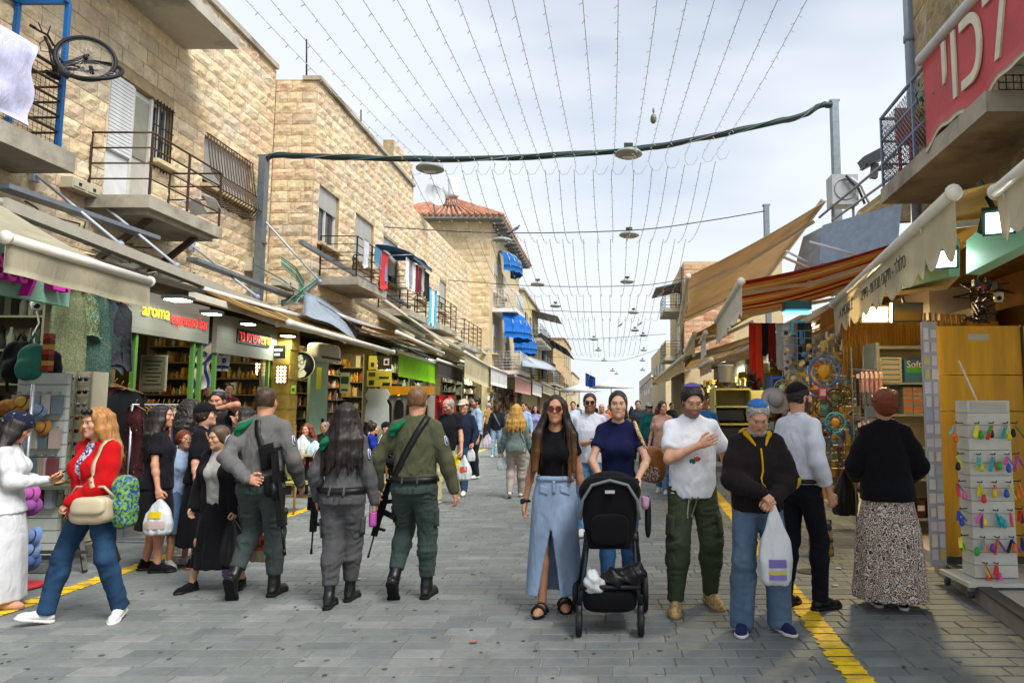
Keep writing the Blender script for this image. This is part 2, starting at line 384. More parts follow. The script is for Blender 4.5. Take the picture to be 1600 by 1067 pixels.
class Person:
 def __init__(s, name, label, group=None, px=None, pos=None, H=1.75, face=180, sex='m', skin='c99a7c', near=True, lean=0, twist=0, look=(0, 0), feet=None, hands=None, cat='person', bulk=1.0, hipz=None, z0=0., side=0):
  s.k = H / 1.75; s.near = near; s.sex = sex; s.skin = np.array(C3(skin)); s.bulk = bulk
  p = gr(*px) if px else Vector((*pos, 0)); s.loc = Vector((p.x, p.y, z0)); s.face = face
  o = bpy.data.objects.new('person', None); COL.objects.link(o); o.location = s.loc; o.rotation_euler = (0, 0, R(face)); o.empty_display_size = .1
  tag(o, label, cat, group); s.o = o; WP[o.name] = s.loc
  k = s.k; f = sex == 'f'
  feet = feet or ((.1, 0, 0, 0, 8), (-.1, 0, 0, 0, 8)); s.feet = feet
  s.hw = .085 * k; s.sw = (.142 if f else .16) * k * (1 + .35 * (bulk - 1))
  s.fr = []
  ank = []
  for i, (x, y, lift, pitch, toe) in enumerate(feet):
   sg = 1 if i == 0 else -1
   Rm = rotm('Z', -sg * toe); O = np.array([x, y, lift]) * k; piv = V3(0, .11 if pitch > 0 else -.06, 0) * k
   Rp = rotm('X', -pitch); M = Rm @ Rp; T = O + Rm @ piv - M @ piv
   s.fr.append((M, T)); ank.append(M @ (V3(0, -.005, .085) * k) + T)
  L1, L2 = .425 * k, .43 * k
  hz = (.93 if hipz is None else hipz) * k
  for i, A in enumerate(ank):
   sg = 1 if i == 0 else -1; dx = math.hypot(A[0] - sg * s.hw, A[1]); hz = min(hz, A[2] + math.sqrt(max(((L1 + L2) * .997) ** 2 - dx * dx, .01)))
  s.hz = hz; s.dz = hz - .93 * k
  s.hip = [V3(s.hw, 0, hz), V3(-s.hw, 0, hz)]; s.kn = []; s.an = []
  for i in range(2):
   kk, aa = ik(s.hip[i], ank[i], L1, L2, s.fr[i][0] @ V3(0, 1, .15)); s.kn.append(kk); s.an.append(aa)
  s.RT = rotm('Z', twist) @ rotm('X', -lean) @ rotm('Y', side); s.pv = V3(0, 0, hz + .02 * k)
  s.sh = [s.U(.93 * s.sw / k, -.012, 1.405), s.U(-.93 * s.sw / k, -.012, 1.405)]
  A1, A2 = .295 * k, .255 * k; s.el = []; s.wr = []; s.hd = []; s.hn = []; s.curl = []
  hands = hands or (None, None)
  for i in range(2):
   sg = 1 if i == 0 else -1; h = hands[i] or {}
   tgt = h.get('p', (sg * .27, .04, .86)); tgt = s.U(*tgt) if not h.get('abs') else V3(*tgt) * k
   e, w = ik(s.sh[i], tgt, A1, A2, s.RT @ V3(*h.get('e', (sg * .5, -1, -.1)))); s.el.append(e); s.wr.append(w)
   fd = unit(w - e); d = unit(h['d']) if 'd' in h else unit(fd + V3(0, .15, -.25)); s.hd.append(d)
   n = np.asarray(h.get('n', (-sg, .15, 0)), float); n = unit(n - d * (n @ d)); s.hn.append(n); s.curl.append(h.get('c', .45))
  s.HR = rotm('Z', -look[0]) @ rotm('X', look[1]) ; s.nb = s.U(0, -.012, 1.48)
  s.HR = s.HR @ (rotm('Z', twist * .5)); s.hc = s.nb + s.RT @ (V3(0, .012, .055) * k) + s.HR @ (V3(0, .012, .085) * k)
  s.top = None; s.bot = None
 def U(s, x, y, z): return s.pv + s.RT @ (V3(x, y, z - .95) * s.k)
 def Hd(s, x, y, z): return s.hc + s.HR @ (V3(x, y, z) * s.k * .97)
 def obj(s, name, V, Q, m, colors=None, parent=None, label=None):
  o = bpy.data.objects.new(name, qmesh(name, V, Q, m, colors)); COL.objects.link(o); o.parent = parent or s.o
  if label: o['label'] = label
  return o
 def make(s, name, prims, h, m, wr=0., wf=20, seed=None, rl=1, st=(1, 1, 1), parent=None, label=None):
  h = h if s.near else max(h * 1.7, .011)
  V, Q = surf(prims, h)
  if rl: V = relax(V, Q, rl, .4)
  if wr: V = V + vnorm(V, Q) * ((ridge if wr > .003 else nois)(V * np.array(st), wf, seed if seed is not None else len(name) * 7 + int(s.loc.x * 31) % 50) * wr)[:, None].astype(np.float32)
  return s.obj(name, V, Q, m, parent=parent, label=label)
 # --- shapes
 def torso(s, e=0., z0=.86, z1=1.49, loose=0., k=.03, wave=None, bust=True, hem=0.):
  f = s.sex == 'f'; b = s.bulk
  if f: tab = [(.80, .165, .115, -.005), (.87, .172, .122, -.012), (.95, .166, .115, -.012), (1.02, .145, .10, 0), (1.08, .128, .093, .004), (1.18, .136, .098, .006), (1.27, .145, .106, .012), (1.35, .140, .095, 0), (1.41, .105, .076, -.01), (1.46, .062, .056, -.012), (1.50, .05, .05, -.012)]
  else: tab = [(.80, .160, .112, -.005), (.87, .165, .118, -.008), (.95, .162, .112, -.004), (1.02, .155, .108, .004), (1.08, .152, .106, .006), (1.18, .162, .112, .008), (1.28, .168, .117, .008), (1.35, .160, .108, 0), (1.41, .118, .085, -.012), (1.46, .074, .063, -.014), (1.50, .055, .055, -.012)]
  tab = np.array(tab); zz = np.unique(np.concatenate([[z0, z1], tab[(tab[:, 0] > z0) & (tab[:, 0] < z1), 0]])); rows = []
  for z in zz:
   a, d, o = [np.interp(z, tab[:, 0], tab[:, j]) for j in (1, 2, 3)]
   belly = (b - 1) * math.exp(-((z - 1.08) / .16) ** 2); a *= 1 + .35 * (b - 1) + .5 * belly; d *= 1 + .35 * (b - 1) + 1.0 * belly; o += .03 * belly
   a *= .945; d *= .97
   if loose and z < 1.32: a += loose * (1 if z > .95 else .7) * np.clip((1.36 - z) / .2, 0, 1); d += loose * np.clip((1.36 - z) / .2, 0, 1)
   if hem and z < z0 + .1: a += hem * (z0 + .1 - z) / .1; d += hem * (z0 + .1 - z) / .1
   rows.append(((z - .8) / .7, (a + e) * s.k, (d + e) * s.k, o * s.k))
  P = [loft(s.U(0, 0, .8), s.U(0, 0, 1.5), s.RT @ V3(1, 0, 0), rows, k, 2.25, wave)]
  if f and bust and z1 > 1.25 and z0 < 1.2:
   for sg in (-1, 1): P.append(ell(s.U(sg * .066, .082 + e * .6, 1.255), (V3(.06, .058, .066) + e * .7) * s.k, k=.035))
  if z1 > 1.42:
   for i, sg in ((0, 1), (1, -1)): P.append(cap(s.U(sg * .04, -.018, 1.468), s.sh[i], (.036 + e * .7) * s.k, (.05 + e * .7) * s.k, k=.04))
  return P
 def arm(s, i, e=0., upto=2., k=.03, loose=0., frm=0.):
  f = s.sex == 'f'; g = (.8 if f else .9) * (1 + .35 * (s.bulk - 1)) * s.k; S, E, W = s.sh[i], s.el[i], s.wr[i]; P = []
  r = [(.056 * g + e), (.047 * g + e), (.040 * g + e), (.040 * g + e), (.027 * g + e)]
  M1 = S + (E - S) * .5; M2 = E + (W - E) * .3
  pts = [S, M1, E, M2, W]; rr = [r[0], r[1] + loose, r[2] + loose, r[3] + loose, r[4] + loose * .6]
  ts = [0, .5, 1, 1.3, 2]
  for j in range(4):
   if ts[j] >= upto or ts[j + 1] <= frm: continue
   a, b, ra, rb = pts[j], pts[j + 1], rr[j], rr[j + 1]
   if frm > ts[j]: q = (frm - ts[j]) / (ts[j + 1] - ts[j]); a = a + (b - a) * q; ra = ra + (rb - ra) * q; t0 = frm
   else: t0 = ts[j]
   if upto < ts[j + 1]: q = (upto - t0) / (ts[j + 1] - t0); b = a + (b - a) * q; rb = ra + (rb - ra) * q
   P.append(cap(a, b, ra, rb, k))
  return P
 def armcut(s, i, upto):
  S, E, W = s.sh[i], s.el[i], s.wr[i]
  if upto <= 1: p, d = S + (E - S) * upto, unit(E - S)
  else: p, d = E + (W - E) * (upto - 1), unit(W - E)
  return p, d
 def leg(s, i, e=(0, 0, 0, 0), upto=1., k=.03):
  b = 1 + .3 * (s.bulk - 1); g = s.k * b * (1.02 if s.sex == 'f' else 1.); H_, K, A = s.hip[i], s.kn[i], s.an[i]
  r = [.083 * g + e[0], .052 * g + e[1], .054 * g + e[2], .036 * g + e[3]]; C_ = K + (A - K) * .3 + s.fr[i][0] @ V3(0, -.018 * s.k, 0)
  return [cap(H_ + V3(0, -.008, -.01), K, r[0], r[1], k), cap(K, C_, r[1], r[2], k), cap(C_, A, r[2], r[3], k)]
 def hand(s, i, fine=True):
  sg = 1 if i == 0 else -1; k = s.k * (.93 if s.sex == 'f' else 1.0); W = s.wr[i]; d, n = s.hd[i], s.hn[i]; a = np.cross(n, d) * (1 if True else -1); c = s.curl[i]
  th = np.cross(d, n) * sg
  P = [cap(W, W + d * .04 * k, .024 * k, .03 * k, .015, n=n, flat=.7), cap(W + d * .03 * k + th * .014 * k, W + d * .085 * k + th * .017 * k, .021 * k, .019 * k, .014, n=n, flat=.68), cap(W + d * .03 * k - th * .014 * k, W + d * .08 * k - th * .02 * k, .021 * k, .018 * k, .014, n=n, flat=.68)]
  for j, (off, L, r) in enumerate(((.031, .070, .0092), (.0105, .078, .0095), (-.0105, .073, .0092), (-.031, .058, .0082))):
   p = W + d * (.088 - abs(off) * .12) * k + th * off * k * 1.05; ang = 0.; dd = unit(d + th * off * .9)
   for q, fr in enumerate((.45, .3, .25)):
    ang += R((18, 42, 34)[q]) * c * (1.55 + .18 * j); v = dd * math.cos(ang) + n * math.sin(ang); p2 = p + v * L * fr * k; P.append(cap(p, p2, r * k * (1 - .08 * q), r * k * (1 - .08 * (q + 1)), .006)); p = p2
  t0 = W + d * .03 * k + th * .024 * k; t1 = t0 + unit(d * .75 + th * .75 + n * .35 * (c + .3)) * .042 * k; t2 = t1 + unit(d + th * .25 + n * .5 * c) * .03 * k; t3 = t2 + unit(d + n * .7 * c - th * .2 * c) * .024 * k
  P += chain([t0, t1, t2, t3], [.014 * k, .0115 * k, .0102 * k, .0085 * k], .008)
  return P
 def headp(s):
  h = s.Hd; k = s.k; A = s.HR.T; f = s.sex == 'f'
  def E(c, r, kk=.02, op='u'): return ell(h(*c), np.array(r) * k * .97, A, kk * k, op)
  def Cc(a, b, r, r2=None, kk=.012): return cap(h(*a), h(*b), r * k, (r2 or r) * k, kk * k)
  j = .9 if f else 1.
  P = [E((0, -.012, .035), (.0755, .096, .083)), E((0, .018, -.03), (.059 * j, .07, .088), .03), E((0, .045, -.07), (.037 * j, .045, .045), .028),
    E((0, .078, -.097), (.02 * j, .016, .016), .02), Cc((-.03, .078, .03), (.03, .078, .03), .011 if f else .0135, kk=.02),
    Cc((0, .088, .016), (0, .104, -.02), .0062, .0085, .011), E((.0095, .097, -.024), (.0072, .009, .0065), .007), E((-.0095, .097, -.024), (.0072, .009, .0065), .007)]
  for sg in (-1, 1):
   P += [E((sg * .042, .06, -.018), (.024, .024, .024), .02), E((sg * .049 * j, .005, -.058), (.01, .032, .026), .028)]
  for sg in (-1, 1): P.append(E((sg * .0315, .096, .008), (.0175, .016, .011), .012, 'sub'))
  for sg in (-1, 1): P.append(E((sg * .0312, .0755, .008), (.0145, .0125, .0105), .003))
  P += [Cc((-.017, .086, -.0515), (.017, .086, -.0515), .0068, kk=.007), Cc((-.014, .0855, -.062), (.014, .0855, -.062), .0075, kk=.007)]
  for sg in (-1, 1): P += [E((sg * .078, -.008, -.004), (.009, .019, .031), .008), E((sg * .084, -.002, 0), (.005, .01, .018), .004, 'sub')]
  nr = (.0435 if f else .054) * k
  P += [cap(s.Hd(0, -.02, -.05), s.nb - s.RT @ V3(0, 0, .02 * k), nr, nr * 1.08, .03)]
  return P
 def body(s, arms=(2., 2.), legs=True, lips='9c5a50', brow='2a1c14', beard=None, beardamt=.6, eyes=True, hands=(1, 1), bald=None, lens=None):
  """one skin mesh: head, neck, trunk, arms, hands and legs"""
  VS, QS, CS = [], [], []; n0 = 0
  def addp(P, h, col=None, rl=1):
   nonlocal n0
   V, Q = surf(P, h); V = relax(V, Q, rl, .35) if rl else V
   VS.append(V); QS.append(Q + n0); n0 += len(V); c = np.tile(s.skin, (len(V), 1)) if col is None else col(V); CS.append(c)
  P = s.torso(-.02, .9, 1.47, bust=False)
  for i in (0, 1):
   P += s.arm(i, 0. if arms[i] < 1 else -.009, 2. if hands[i] else 1.4)
   if legs: P += s.leg(i, (-.024, -.006, -.003, -.002))
  P.append(cap(s.nb - V3(0, 0, .06) * s.k, s.Hd(0, -.015, -.06), .05 * s.k, .047 * s.k, .03))
  addp(P, .0135 if s.near else .024)
  lipc, browc = np.array(C3(lips)), np.array(C3(brow))
  def facecol(V):
   L = ((V - s.hc) @ s.HR) / (s.k * .97); x, y, z = L[:, 0], L[:, 1], L[:, 2]; ax = np.abs(x); c = np.tile(s.skin, (len(V), 1)); fr = y > .05
   def bl(m, col, a=1.):
    w = np.clip(m, 0, 1)[:, None] * a; return c * (1 - w) + np.asarray(col) * w
   c = bl(np.clip(1.2 - np.hypot((ax - .042) / .028, (z + .022) / .022), 0, 1) * fr, s.skin * np.array([1.05, .82, .78]), .5)
   c = bl(np.clip(1.3 - np.hypot(x / .016, (z + .02) / .014), 0, 1) * fr, s.skin * np.array([1.04, .85, .8]), .5)
   if beard is not None:
    m = np.clip((-.035 - z + .35 * np.clip(.07 - y, 0, .1)) / .012 + .4, 0, 1) * (y > -.005) * (z > -.125); m = np.maximum(m, (np.hypot(x / .03, (z + .043) / .009) < 1) * fr)
    m = np.maximum(m, (ax > .06) * (z < .01) * (z > -.08) * (np.abs(y - .012) < .02)); c = bl(m * (np.hypot(x / .02, (z + .057) / .011) > 1), C3(beard), beardamt)
   c = bl(np.clip(1.5 - np.hypot(x / .0225, (z + .0565) / .0095), 0, 1) * (y > .072), lipc)
   if eyes:
    dx = ax - .0312; e = np.clip((1.15 - np.hypot(dx / .0145, (z - .0075) / .0065)) * 3, 0, 1) * (y > .06)
    c = bl(e, (.62, .58, .55)); c = bl(np.clip((1.25 - np.hypot(dx / .0062, (z - .0075) / .0062)) * 3, 0, 1) * (y > .06), (.03, .018, .012))
    c = bl((np.abs(dx) < .016) * (np.abs(z - .0148 + dx * dx * 12) < .0024) * (y > .06), (.03, .02, .015), .8)
   bz = .0285 + .003 * np.cos((ax - .03) * 60); bw = .0042 if s.sex == 'm' else .0032
   c = bl(np.clip((1.3 - np.abs(z - bz) / bw) * 2, 0, 1) * (ax > .012) * (ax < .052) * (y > .05), browc, .85)
   return c
  addp(s.headp(), .0052 if s.near else .0085, facecol, 0)
  for i in (0, 1):
   if hands[i]: addp(s.arm(i, .0002 if arms[i] < 1.5 else -.004, 2., frm=1.55, k=.015) + s.hand(i), .0046 if s.near else .0075)
  return s.obj('body', np.concatenate(VS), np.concatenate(QS), SKIN, np.concatenate(CS))
 # --- garments
 def shirt(s, m, sleeve=2., z0=.90, e=.009, loose=.01, slv=.005, neck=.0, vee=None, name='shirt', wr=.008, zneck=1.485, collar=False, sleeves=(1, 1), cuff=True, hem=.0, extra=(), h=.0115, bust=True, scoop=.0):
  P = s.torso(e, z0, 1.5, loose, bust=bust, hem=hem)
  cuts = []
  for i in (0, 1):
   if not sleeves[i]: continue
   A = s.arm(i, e * .9, min(2., sleeve + .12), loose=slv)
   if sleeve < 1.95:
    p, d = s.armcut(i, sleeve)
    for a in A:
     f0 = a['f']; a['f'] = (lambda f0, p, d: lambda X, Y, Z: np.maximum(f0(X, Y, Z), (X - p[0]) * d[0] + (Y - p[1]) * d[1] + (Z - p[2]) * d[2]))(f0, p, d)
   P += A
  n = s.nb; P += list(extra)
  rr = (.062 + neck) * s.k
  P.append(ell(s.nb + s.RT @ (V3(0, .006 + scoop * .4, .012 + neck * .3) * s.k), (rr, rr * 1.0 + scoop * .5 * s.k, .03 * s.k + neck * .6 + scoop * s.k), s.RT.T, .006, 'sub'))
  if vee:
   w, zb = vee; a = s.U(0, .16, zb); b = s.U(0, .13, 1.52); P.append(cap(a, b, .004, w * s.k, .008, op='sub'))
  s.topP = [p for p in P if p['op'] == 'u']
  o = s.make(name, P, h, m, wr, 36, st=(1.0, 1.0, .7)); s.top = o
  if collar:
   C_ = []; n = 14; col = []
   for j in range(n + 1):
    t = R(-150 + 300 * j / n) + math.pi / 2; q = s.nb + s.RT @ (V3(.066 * math.cos(t), .066 * math.sin(t) + .004, .016 - .012 * max(0, math.sin(t))) * s.k); col.append(q)
   C_ = chain(col, [.017 * s.k] * (n + 1), .006, n=(0, 0, 0.0001)) if False else [cap(col[j], col[j + 1], .014 * s.k, k=.008) for j in range(n)]
   s.make('collar', C_, .007, m if not isinstance(collar, bpy.types.Material) else collar, parent=o)
  return o
 def trousers(s, m, fit=(.012, .014, .01, .012), hem=None, z1=1.045, wr=.009, name='trousers', top=.008, h=.0115, hemz=0.):
  P = s.torso(top, .87, z1, bust=False)
  for i in (0, 1):
   L = s.leg(i, fit)
   A, K = s.an[i], s.kn[i]; d = unit(A - K); A2 = A + d * (.02 - hemz) * s.k
   L[2] = cap(K + (A - K) * .3, A2 + d * .03, .054 * s.k + fit[2], hem or (.036 * s.k + fit[3]), .03)
   for a in L[2:]:
    f0 = a['f']; a['f'] = (lambda f0, p, d: lambda X, Y, Z: np.maximum(f0(X, Y, Z), (X - p[0]) * d[0] + (Y - p[1]) * d[1] + (Z - p[2]) * d[2]))(f0, A2, d)
   P += L
  P.append(ell((0, -.035 * s.k, s.hz - .03 * s.k), V3(.15, .10, .09) * s.k, k=.04)); P.append(ell((0, .008, s.hz - .035 * s.k), V3(.14, .108, .085) * s.k, k=.03))
  s.botP = P
  o = s.make(name, P, h, m, wr, 32, st=(.8, .8, 1.3)); s.bot = o; return o
 def skirt(s, m, zt=1.06, zb=.12, wt=(.13, .10), wb=(.24, .2), folds=9, amp=.05, name='skirt', slit=None, wr=.004, mid=None, off=(0, 0), h=.0115):
  k = s.k; f0 = (s.an[0] + s.an[1]) / 2; b = V3(f0[0] * .6 + off[0], f0[1] * .6 + off[1], zb * k + 0); t = s.U(0, 0, zt)
  hipt = (zt - .9) / (zt - zb); rows = [(0, wb[0] * k, wb[1] * k, 0), (1 - hipt - .3, (mid or (wb[0] * .45 + .11)) * k, (wb[1] * .45 + .085) * k, 0), (1 - hipt, .187 * k, .135 * k, -.006 * k), (1, wt[0] * k + .012, wt[1] * k + .01, 0)]
  P = [loft(b, t, (1, 0, 0), rows, .03, 2.2, (folds, amp, .75, s.loc.x * 3))]
  s.botP = list(P)
  if slit: P.append(slit)
  o = s.make(name, P, h, m, wr, 14, st=(1, 1, .4)); s.bot = o; return o
 def shoes(s, m, sole=None, boot=0., bulk=0., names='shoe', slim=0., sl=.028, sandal=False):
  k = s.k * (.93 if s.sex == 'f' else 1)
  for i in (0, 1):
   M, T = s.fr[i]
   def fp(x, y, z): return M @ (V3(x, y, z) * k) + T
   up = M @ V3(0, 0, 1); b = bulk
   P = [cap(fp(0, -.045, .045), fp(0, .05, .05), (.037 + b) * k, (.038 + b) * k, .02), cap(fp(0, .05, .042), fp(.0, .13, .03), (.041 + b) * k, (.04 + b) * k, .02), cap(fp(0, .13, .028), fp(0, .165, .024), (.04 + b) * k, (.03 + b) * k, .02)]
   if not slim: P += [cap(fp(0, -.015, .06), fp(0, -.02, .095), (.038 + b) * k, (.042 + b) * k, .02), cap(fp(0, .02, .07), fp(0, .07, .055), (.03 + b) * k, (.027 + b) * k, .02)]
   if boot: P.append(cap(fp(0, -.012, .08), s.an[i] + (s.kn[i] - s.an[i]) * boot, .047 * k, .052 * k, .025))
   P.append(half(fp(0, 0, .012), -up))
   o = s.make(names, P, .008, m, .0015, 60)
   if sole:
    S = [cap(fp(0, -.05, .015), fp(0, .04, .015), (.043 + b) * k, (.038 + b) * k, .02), cap(fp(0, .04, .015), fp(.0, .125, .015), (.038 + b) * k, (.049 + b) * k, .02), cap(fp(0, .125, .015), fp(0, .165, .017), (.049 + b) * k, (.036 + b) * k, .02)]
    S += [half(fp(0, 0, sl), up), half(fp(0, 0, .001), -up)]
    s.make('sole', S, .0075, sole, rl=0, parent=o)
 def hair(s, m, style='short', length=.3, front=0, vol=.012, name='hair', n=24, part=0):
  h = s.Hd; k = s.k; A = s.HR.T; s.hv = vol
  P = [ell(h(0, -.021, .043), (V3(.0765, .094, .083) + vol) * k * .97, A, .01)]
  up_ = s.RT @ V3(0, 0, 1)
  if style in ('short', 'buzz', 'balding'):
   P += [ell(h(0, -.03, -.005), (V3(.074, .075, .07) + vol * .6) * k * .97, A, .02)]
   P += [ell(h(0, .085, -.075), V3(.3, .085, .115) * k, A, .004, 'sub'), half(h(0, 0, -.055), s.HR @ V3(0, -.25, -1)), ell(h(0, .13, .0), V3(.11, .1, .1) * k, A, .008, 'sub')]
   P += [ell(h(sg * .08, .0, -.01), V3(.03, .022, .032) * k, A, .004, 'sub') for sg in (-1, 1)]
   if style == 'balding': P.append(ell(h(0, .05, .11), V3(.06, .11, .05) * k, A, .01, 'sub'))
   return s.make(name, P, .0062, m, .0022 if style == 'buzz' else .007, 75, rl=0)
  P += [ell(h(0, .13, -.012), V3(.086, .1, .113) * k, A, .008, 'sub')]
  L = []; LK = []
  if style in ('long', 'curly'):
   sp = 118 if style == 'long' else 105
   for j in range(n):
    a = R(-sp + 2 * sp * j / (n - 1) + (j % 2) * 3); sx, cy_ = math.sin(a), -math.cos(a)
    rr = .084 + vol; p0 = h(sx * rr * .82, cy_ * rr * 1.05 - .012, .05); p1 = h(sx * rr * 1.02, cy_ * rr * 1.12 - .012, -.05)
    ln = length * (1 - .1 * (j % 3)) * k
    fr = front if abs(a) > R(75) else 0
    b_ = s.nb + s.RT @ (V3(sx * (.10 + .05 * abs(sx)), (cy_ * .085 - .03) if not fr else .075 + .02 * fr, -.06) * k)
    c_ = b_ + s.RT @ (V3(sx * .02, -.015 * (1 if not fr else -2.2), -max(.02, ln - .12)) * k)
    js = (lambda: V3(*np.random.RandomState(j * 7 + 1).normal(size=3)) * .008 * k)
    if style == 'curly':
     pts = [p0, p1, b_ * .6 + p1 * .4, b_, c_]; rs = [.022 * k, .032 * k, .036 * k, .036 * k, .018 * k]
    else: rf = .78 if fr else 1.; pts = [p0, p1, b_ + js(), (b_ + c_) / 2 + js(), c_ + js()]; rs = [.02 * k, .024 * rf * k, .024 * rf * k, .021 * rf * k, .009 * k]
    L += chain(pts, rs, .026)
    LK.append(pts)
   if s.near:
    q = np.random.RandomState(4); b = MB()
    for pts in LK:
     for _ in range(7):
      o = q.normal(size=3) * .016 * k; b.tube([Vector((pt + o * (.4 + .35 * i) + q.normal(size=3) * .004).tolist()) for i, pt in enumerate(pts[1:])], [.0022, .0022, .0018, .0007][:len(pts) - 1], 3, cap=False)
    x = s.mb(b, 'loose_strands', m); x['kind'] = 'stuff'
   return s.make(name, P[:1] + L + P[1:], .0085, m, .011 if style == 'curly' else .0029, 60 if style == 'curly' else 80, rl=0, st=(1, 1, 1) if style == 'curly' else (1.6, 1.6, .25))
  if style in ('pony', 'bun', 'updo'):
   P.insert(1, ell(h(0, -.03, -.005), (V3(.077, .077, .07) + vol) * k * .97, A, .02)); P += [half(h(0, 0, -.06), s.HR @ V3(0, .35, -1))]
   if style == 'bun': P.insert(1, ell(h(0, -.13, .03), V3(.045, .04, .045) * k, A, .01))
   if style == 'pony':
    q0 = h(0, -.11, .02); q1 = h(part * .05, -.15, -.05); q2 = q1 - V3(0, .01, length * .6) * k + V3(part * .03, 0, 0); q3 = q2 - V3(0, -.02, length * .4) * k
    P[1:1] = chain([q0, q1, q2, q3], [.028 * k, .032 * k, .028 * k, .01 * k], .01)
   return s.make(name, P, .0068, m, .005, 70, rl=0, st=(1, 1, .5))
 def kippah(s, m, name='kippah', tilt=0.):
  h = s.Hd; k = s.k; A = s.HR.T
  P = [ell(h(0, -.023, .043), (V3(.0765, .094, .083) + s.hv + .006) * k * .97, A, .01), half(h(0, -.02, .096 + s.hv * .6 + tilt), s.HR @ V3(0, .3, -1))]
  return s.make(name, P, .006, m, rl=0)
 def cap_(s, m, name='baseball_cap', brim=True, back=False):
  h = s.Hd; k = s.k; A = s.HR.T
  P = [ell(h(0, -.012, .045), (V3(.0755, .096, .085) + .022) * k * .97, A, .01), half(h(0, 0, .045), s.HR @ V3(0, .12, -1))]
  if brim: P += [ell(h(0, .12, .052), V3(.07, .085, .009) * k, (s.HR @ rotm('X', -12)).T, .008)]; P = [P[0], P[1], P[2]]
  return s.make(name, P, .006, m, rl=0)
 def wrap(s, m, bun=True, name='head_scarf', tail=False, low=0.):
  h = s.Hd; k = s.k; A = s.HR.T
  P = [ell(h(0, -.018, .048), (V3(.0755, .098, .09) + .022) * k * .97, A, .02), ell(h(0, -.05, .0), V3(.085, .085, .08) * k, A, .03)]
  if bun: P.append(ell(h(0, -.105, .05), V3(.075, .05, .07) * k, A, .03))
  if tail: P += chain([h(0, -.1, 0), h(0, -.14, -.08), h(0, -.15, -.2)], [.035 * k, .03 * k, .012 * k], .02)
  P += [ell(h(0, .115, -.035), V3(.08, .085, .09) * k, A, .008, 'sub'), half(h(0, 0, -.06 + low), s.HR @ V3(0, .45, -1))] if not tail else [ell(h(0, .115, -.035), V3(.08, .085, .09) * k, A, .008, 'sub')]
  for j in range(5): pass
  return s.make(name, P, .0068, m, .003, 50, st=(.4, .4, 1.8), rl=0)
 # --- things laid on the surface
 def snap(s, pts, prims, off=.005, it=5):
  P = np.array(pts, float); e = 1e-3
  for _ in range(it):
   d = evalp(prims, P) - off; G = np.stack([evalp(prims, P + np.eye(3)[j] * e) - off - d for j in range(3)], 1) / e
   n = G / np.maximum(np.linalg.norm(G, axis=1, keepdims=True), 1e-6); P = P - n * np.clip(d, -.05, .05)[:, None]
  return P, n
 def strap(s, name, pts, prims, w, m, off=.006, th=.005, n=26, closed=False, parent=None, free=False):
  pts = np.array(pts, float); seg = np.linalg.norm(np.diff(np.vstack([pts, pts[:1]]) if closed else pts, axis=0), axis=1); t = np.concatenate([[0], np.cumsum(seg)]); src = np.vstack([pts, pts[:1]]) if closed else pts
  tt = np.linspace(0, t[-1], n + (1 if closed else 0))[:n]; P = np.stack([np.interp(tt, t, src[:, j]) for j in range(3)], 1)
  P, N = s.snap(P, prims, off)
  T = np.roll(P, -1, 0) - np.roll(P, 1, 0)
  if not closed: T[0] = P[1] - P[0]; T[-1] = P[-1] - P[-2]
  T /= np.maximum(np.linalg.norm(T, axis=1, keepdims=True), 1e-6); S = np.cross(T, N); S /= np.maximum(np.linalg.norm(S, axis=1, keepdims=True), 1e-6); w2 = w / 2
  V = np.concatenate([P + S * w2, P - S * w2, P - S * w2 + N * th, P + S * w2 + N * th]); Q = []
  for a in range(n if closed else n - 1):
   b = (a + 1) % n
   for q in range(4): Q.append((a + q * n, b + q * n, b + ((q + 1) % 4) * n, a + ((q + 1) % 4) * n))
  return s.obj(name, V, np.array(Q)[:, ::-1], m, parent=parent)
 def patch(s, name, c, u, v, prims, m, off=.003, th=.004, nu=6, nv=6, shape='rect', parent=None):
  """a small sheet laid on the garment: centre c, half extents u, v (vectors)"""
  c, u, v = [np.asarray(q, float) for q in (c, u, v)]; g = []
  for i in range(nu + 1):
   for j in range(nv + 1):
    a, b = -1 + 2 * i / nu, -1 + 2 * j / nv
    if shape == 'oval': q = max(abs(a), abs(b)) / max(math.hypot(a, b), 1e-6); a, b = a * q, b * q
    g.append(c + u * a + v * b)
  P, N = s.snap(g, prims, off); w = nv + 1; k = len(P); V = np.concatenate([P, P + N * th])
  Q = [(i * w + j + k, (i + 1) * w + j + k, (i + 1) * w + j + 1 + k, i * w + j + 1 + k) for i in range(nu) for j in range(nv)]
  E = [(0, nv, 1)]; B = [i * w for i in range(nu + 1)] + [nu * w + j for j in range(1, w)] + [i * w + nv for i in range(nu - 1, -1, -1)] + [j for j in range(nv - 1, 0, -1)]
  for a, b in zip(B, B[1:] + B[:1]): Q.append((a, b, b + k, a + k))
  Q = np.array(Q)
  if np.cross(u, v) @ N[len(N) // 2] < 0: Q = Q[:, ::-1]
  return s.obj(name, V, Q, m, parent=parent)
 def glasses(s, m, lens=None, r=.021, name='glasses'):
  b = MB(); h = lambda *a: Vector(s.Hd(*a).tolist()); fw = Vector((s.HR @ V3(0, 1, 0)).tolist())
  for sg in (-1, 1):
   b.ring(h(sg * .033, .101, .006), r * s.k, .0022, 14, 5, 0, fw)
   if lens: b.add([h(sg * .033 + r * math.cos(t) * .97, .1005, .006 + r * math.sin(t) * .97) for t in [i * math.pi / 7 for i in range(14)]], [tuple(range(14))], 1)
   b.tube([h(sg * .054, .1, .01), h(sg * .08, .05, .012), h(sg * .083, -.005, .008)], .002, 5)
  b.tube([h(-.012, .103, .01), h(.012, .103, .01)], .0022, 5)
  return s.mb(b, name, [m] + ([lens] if lens else []))
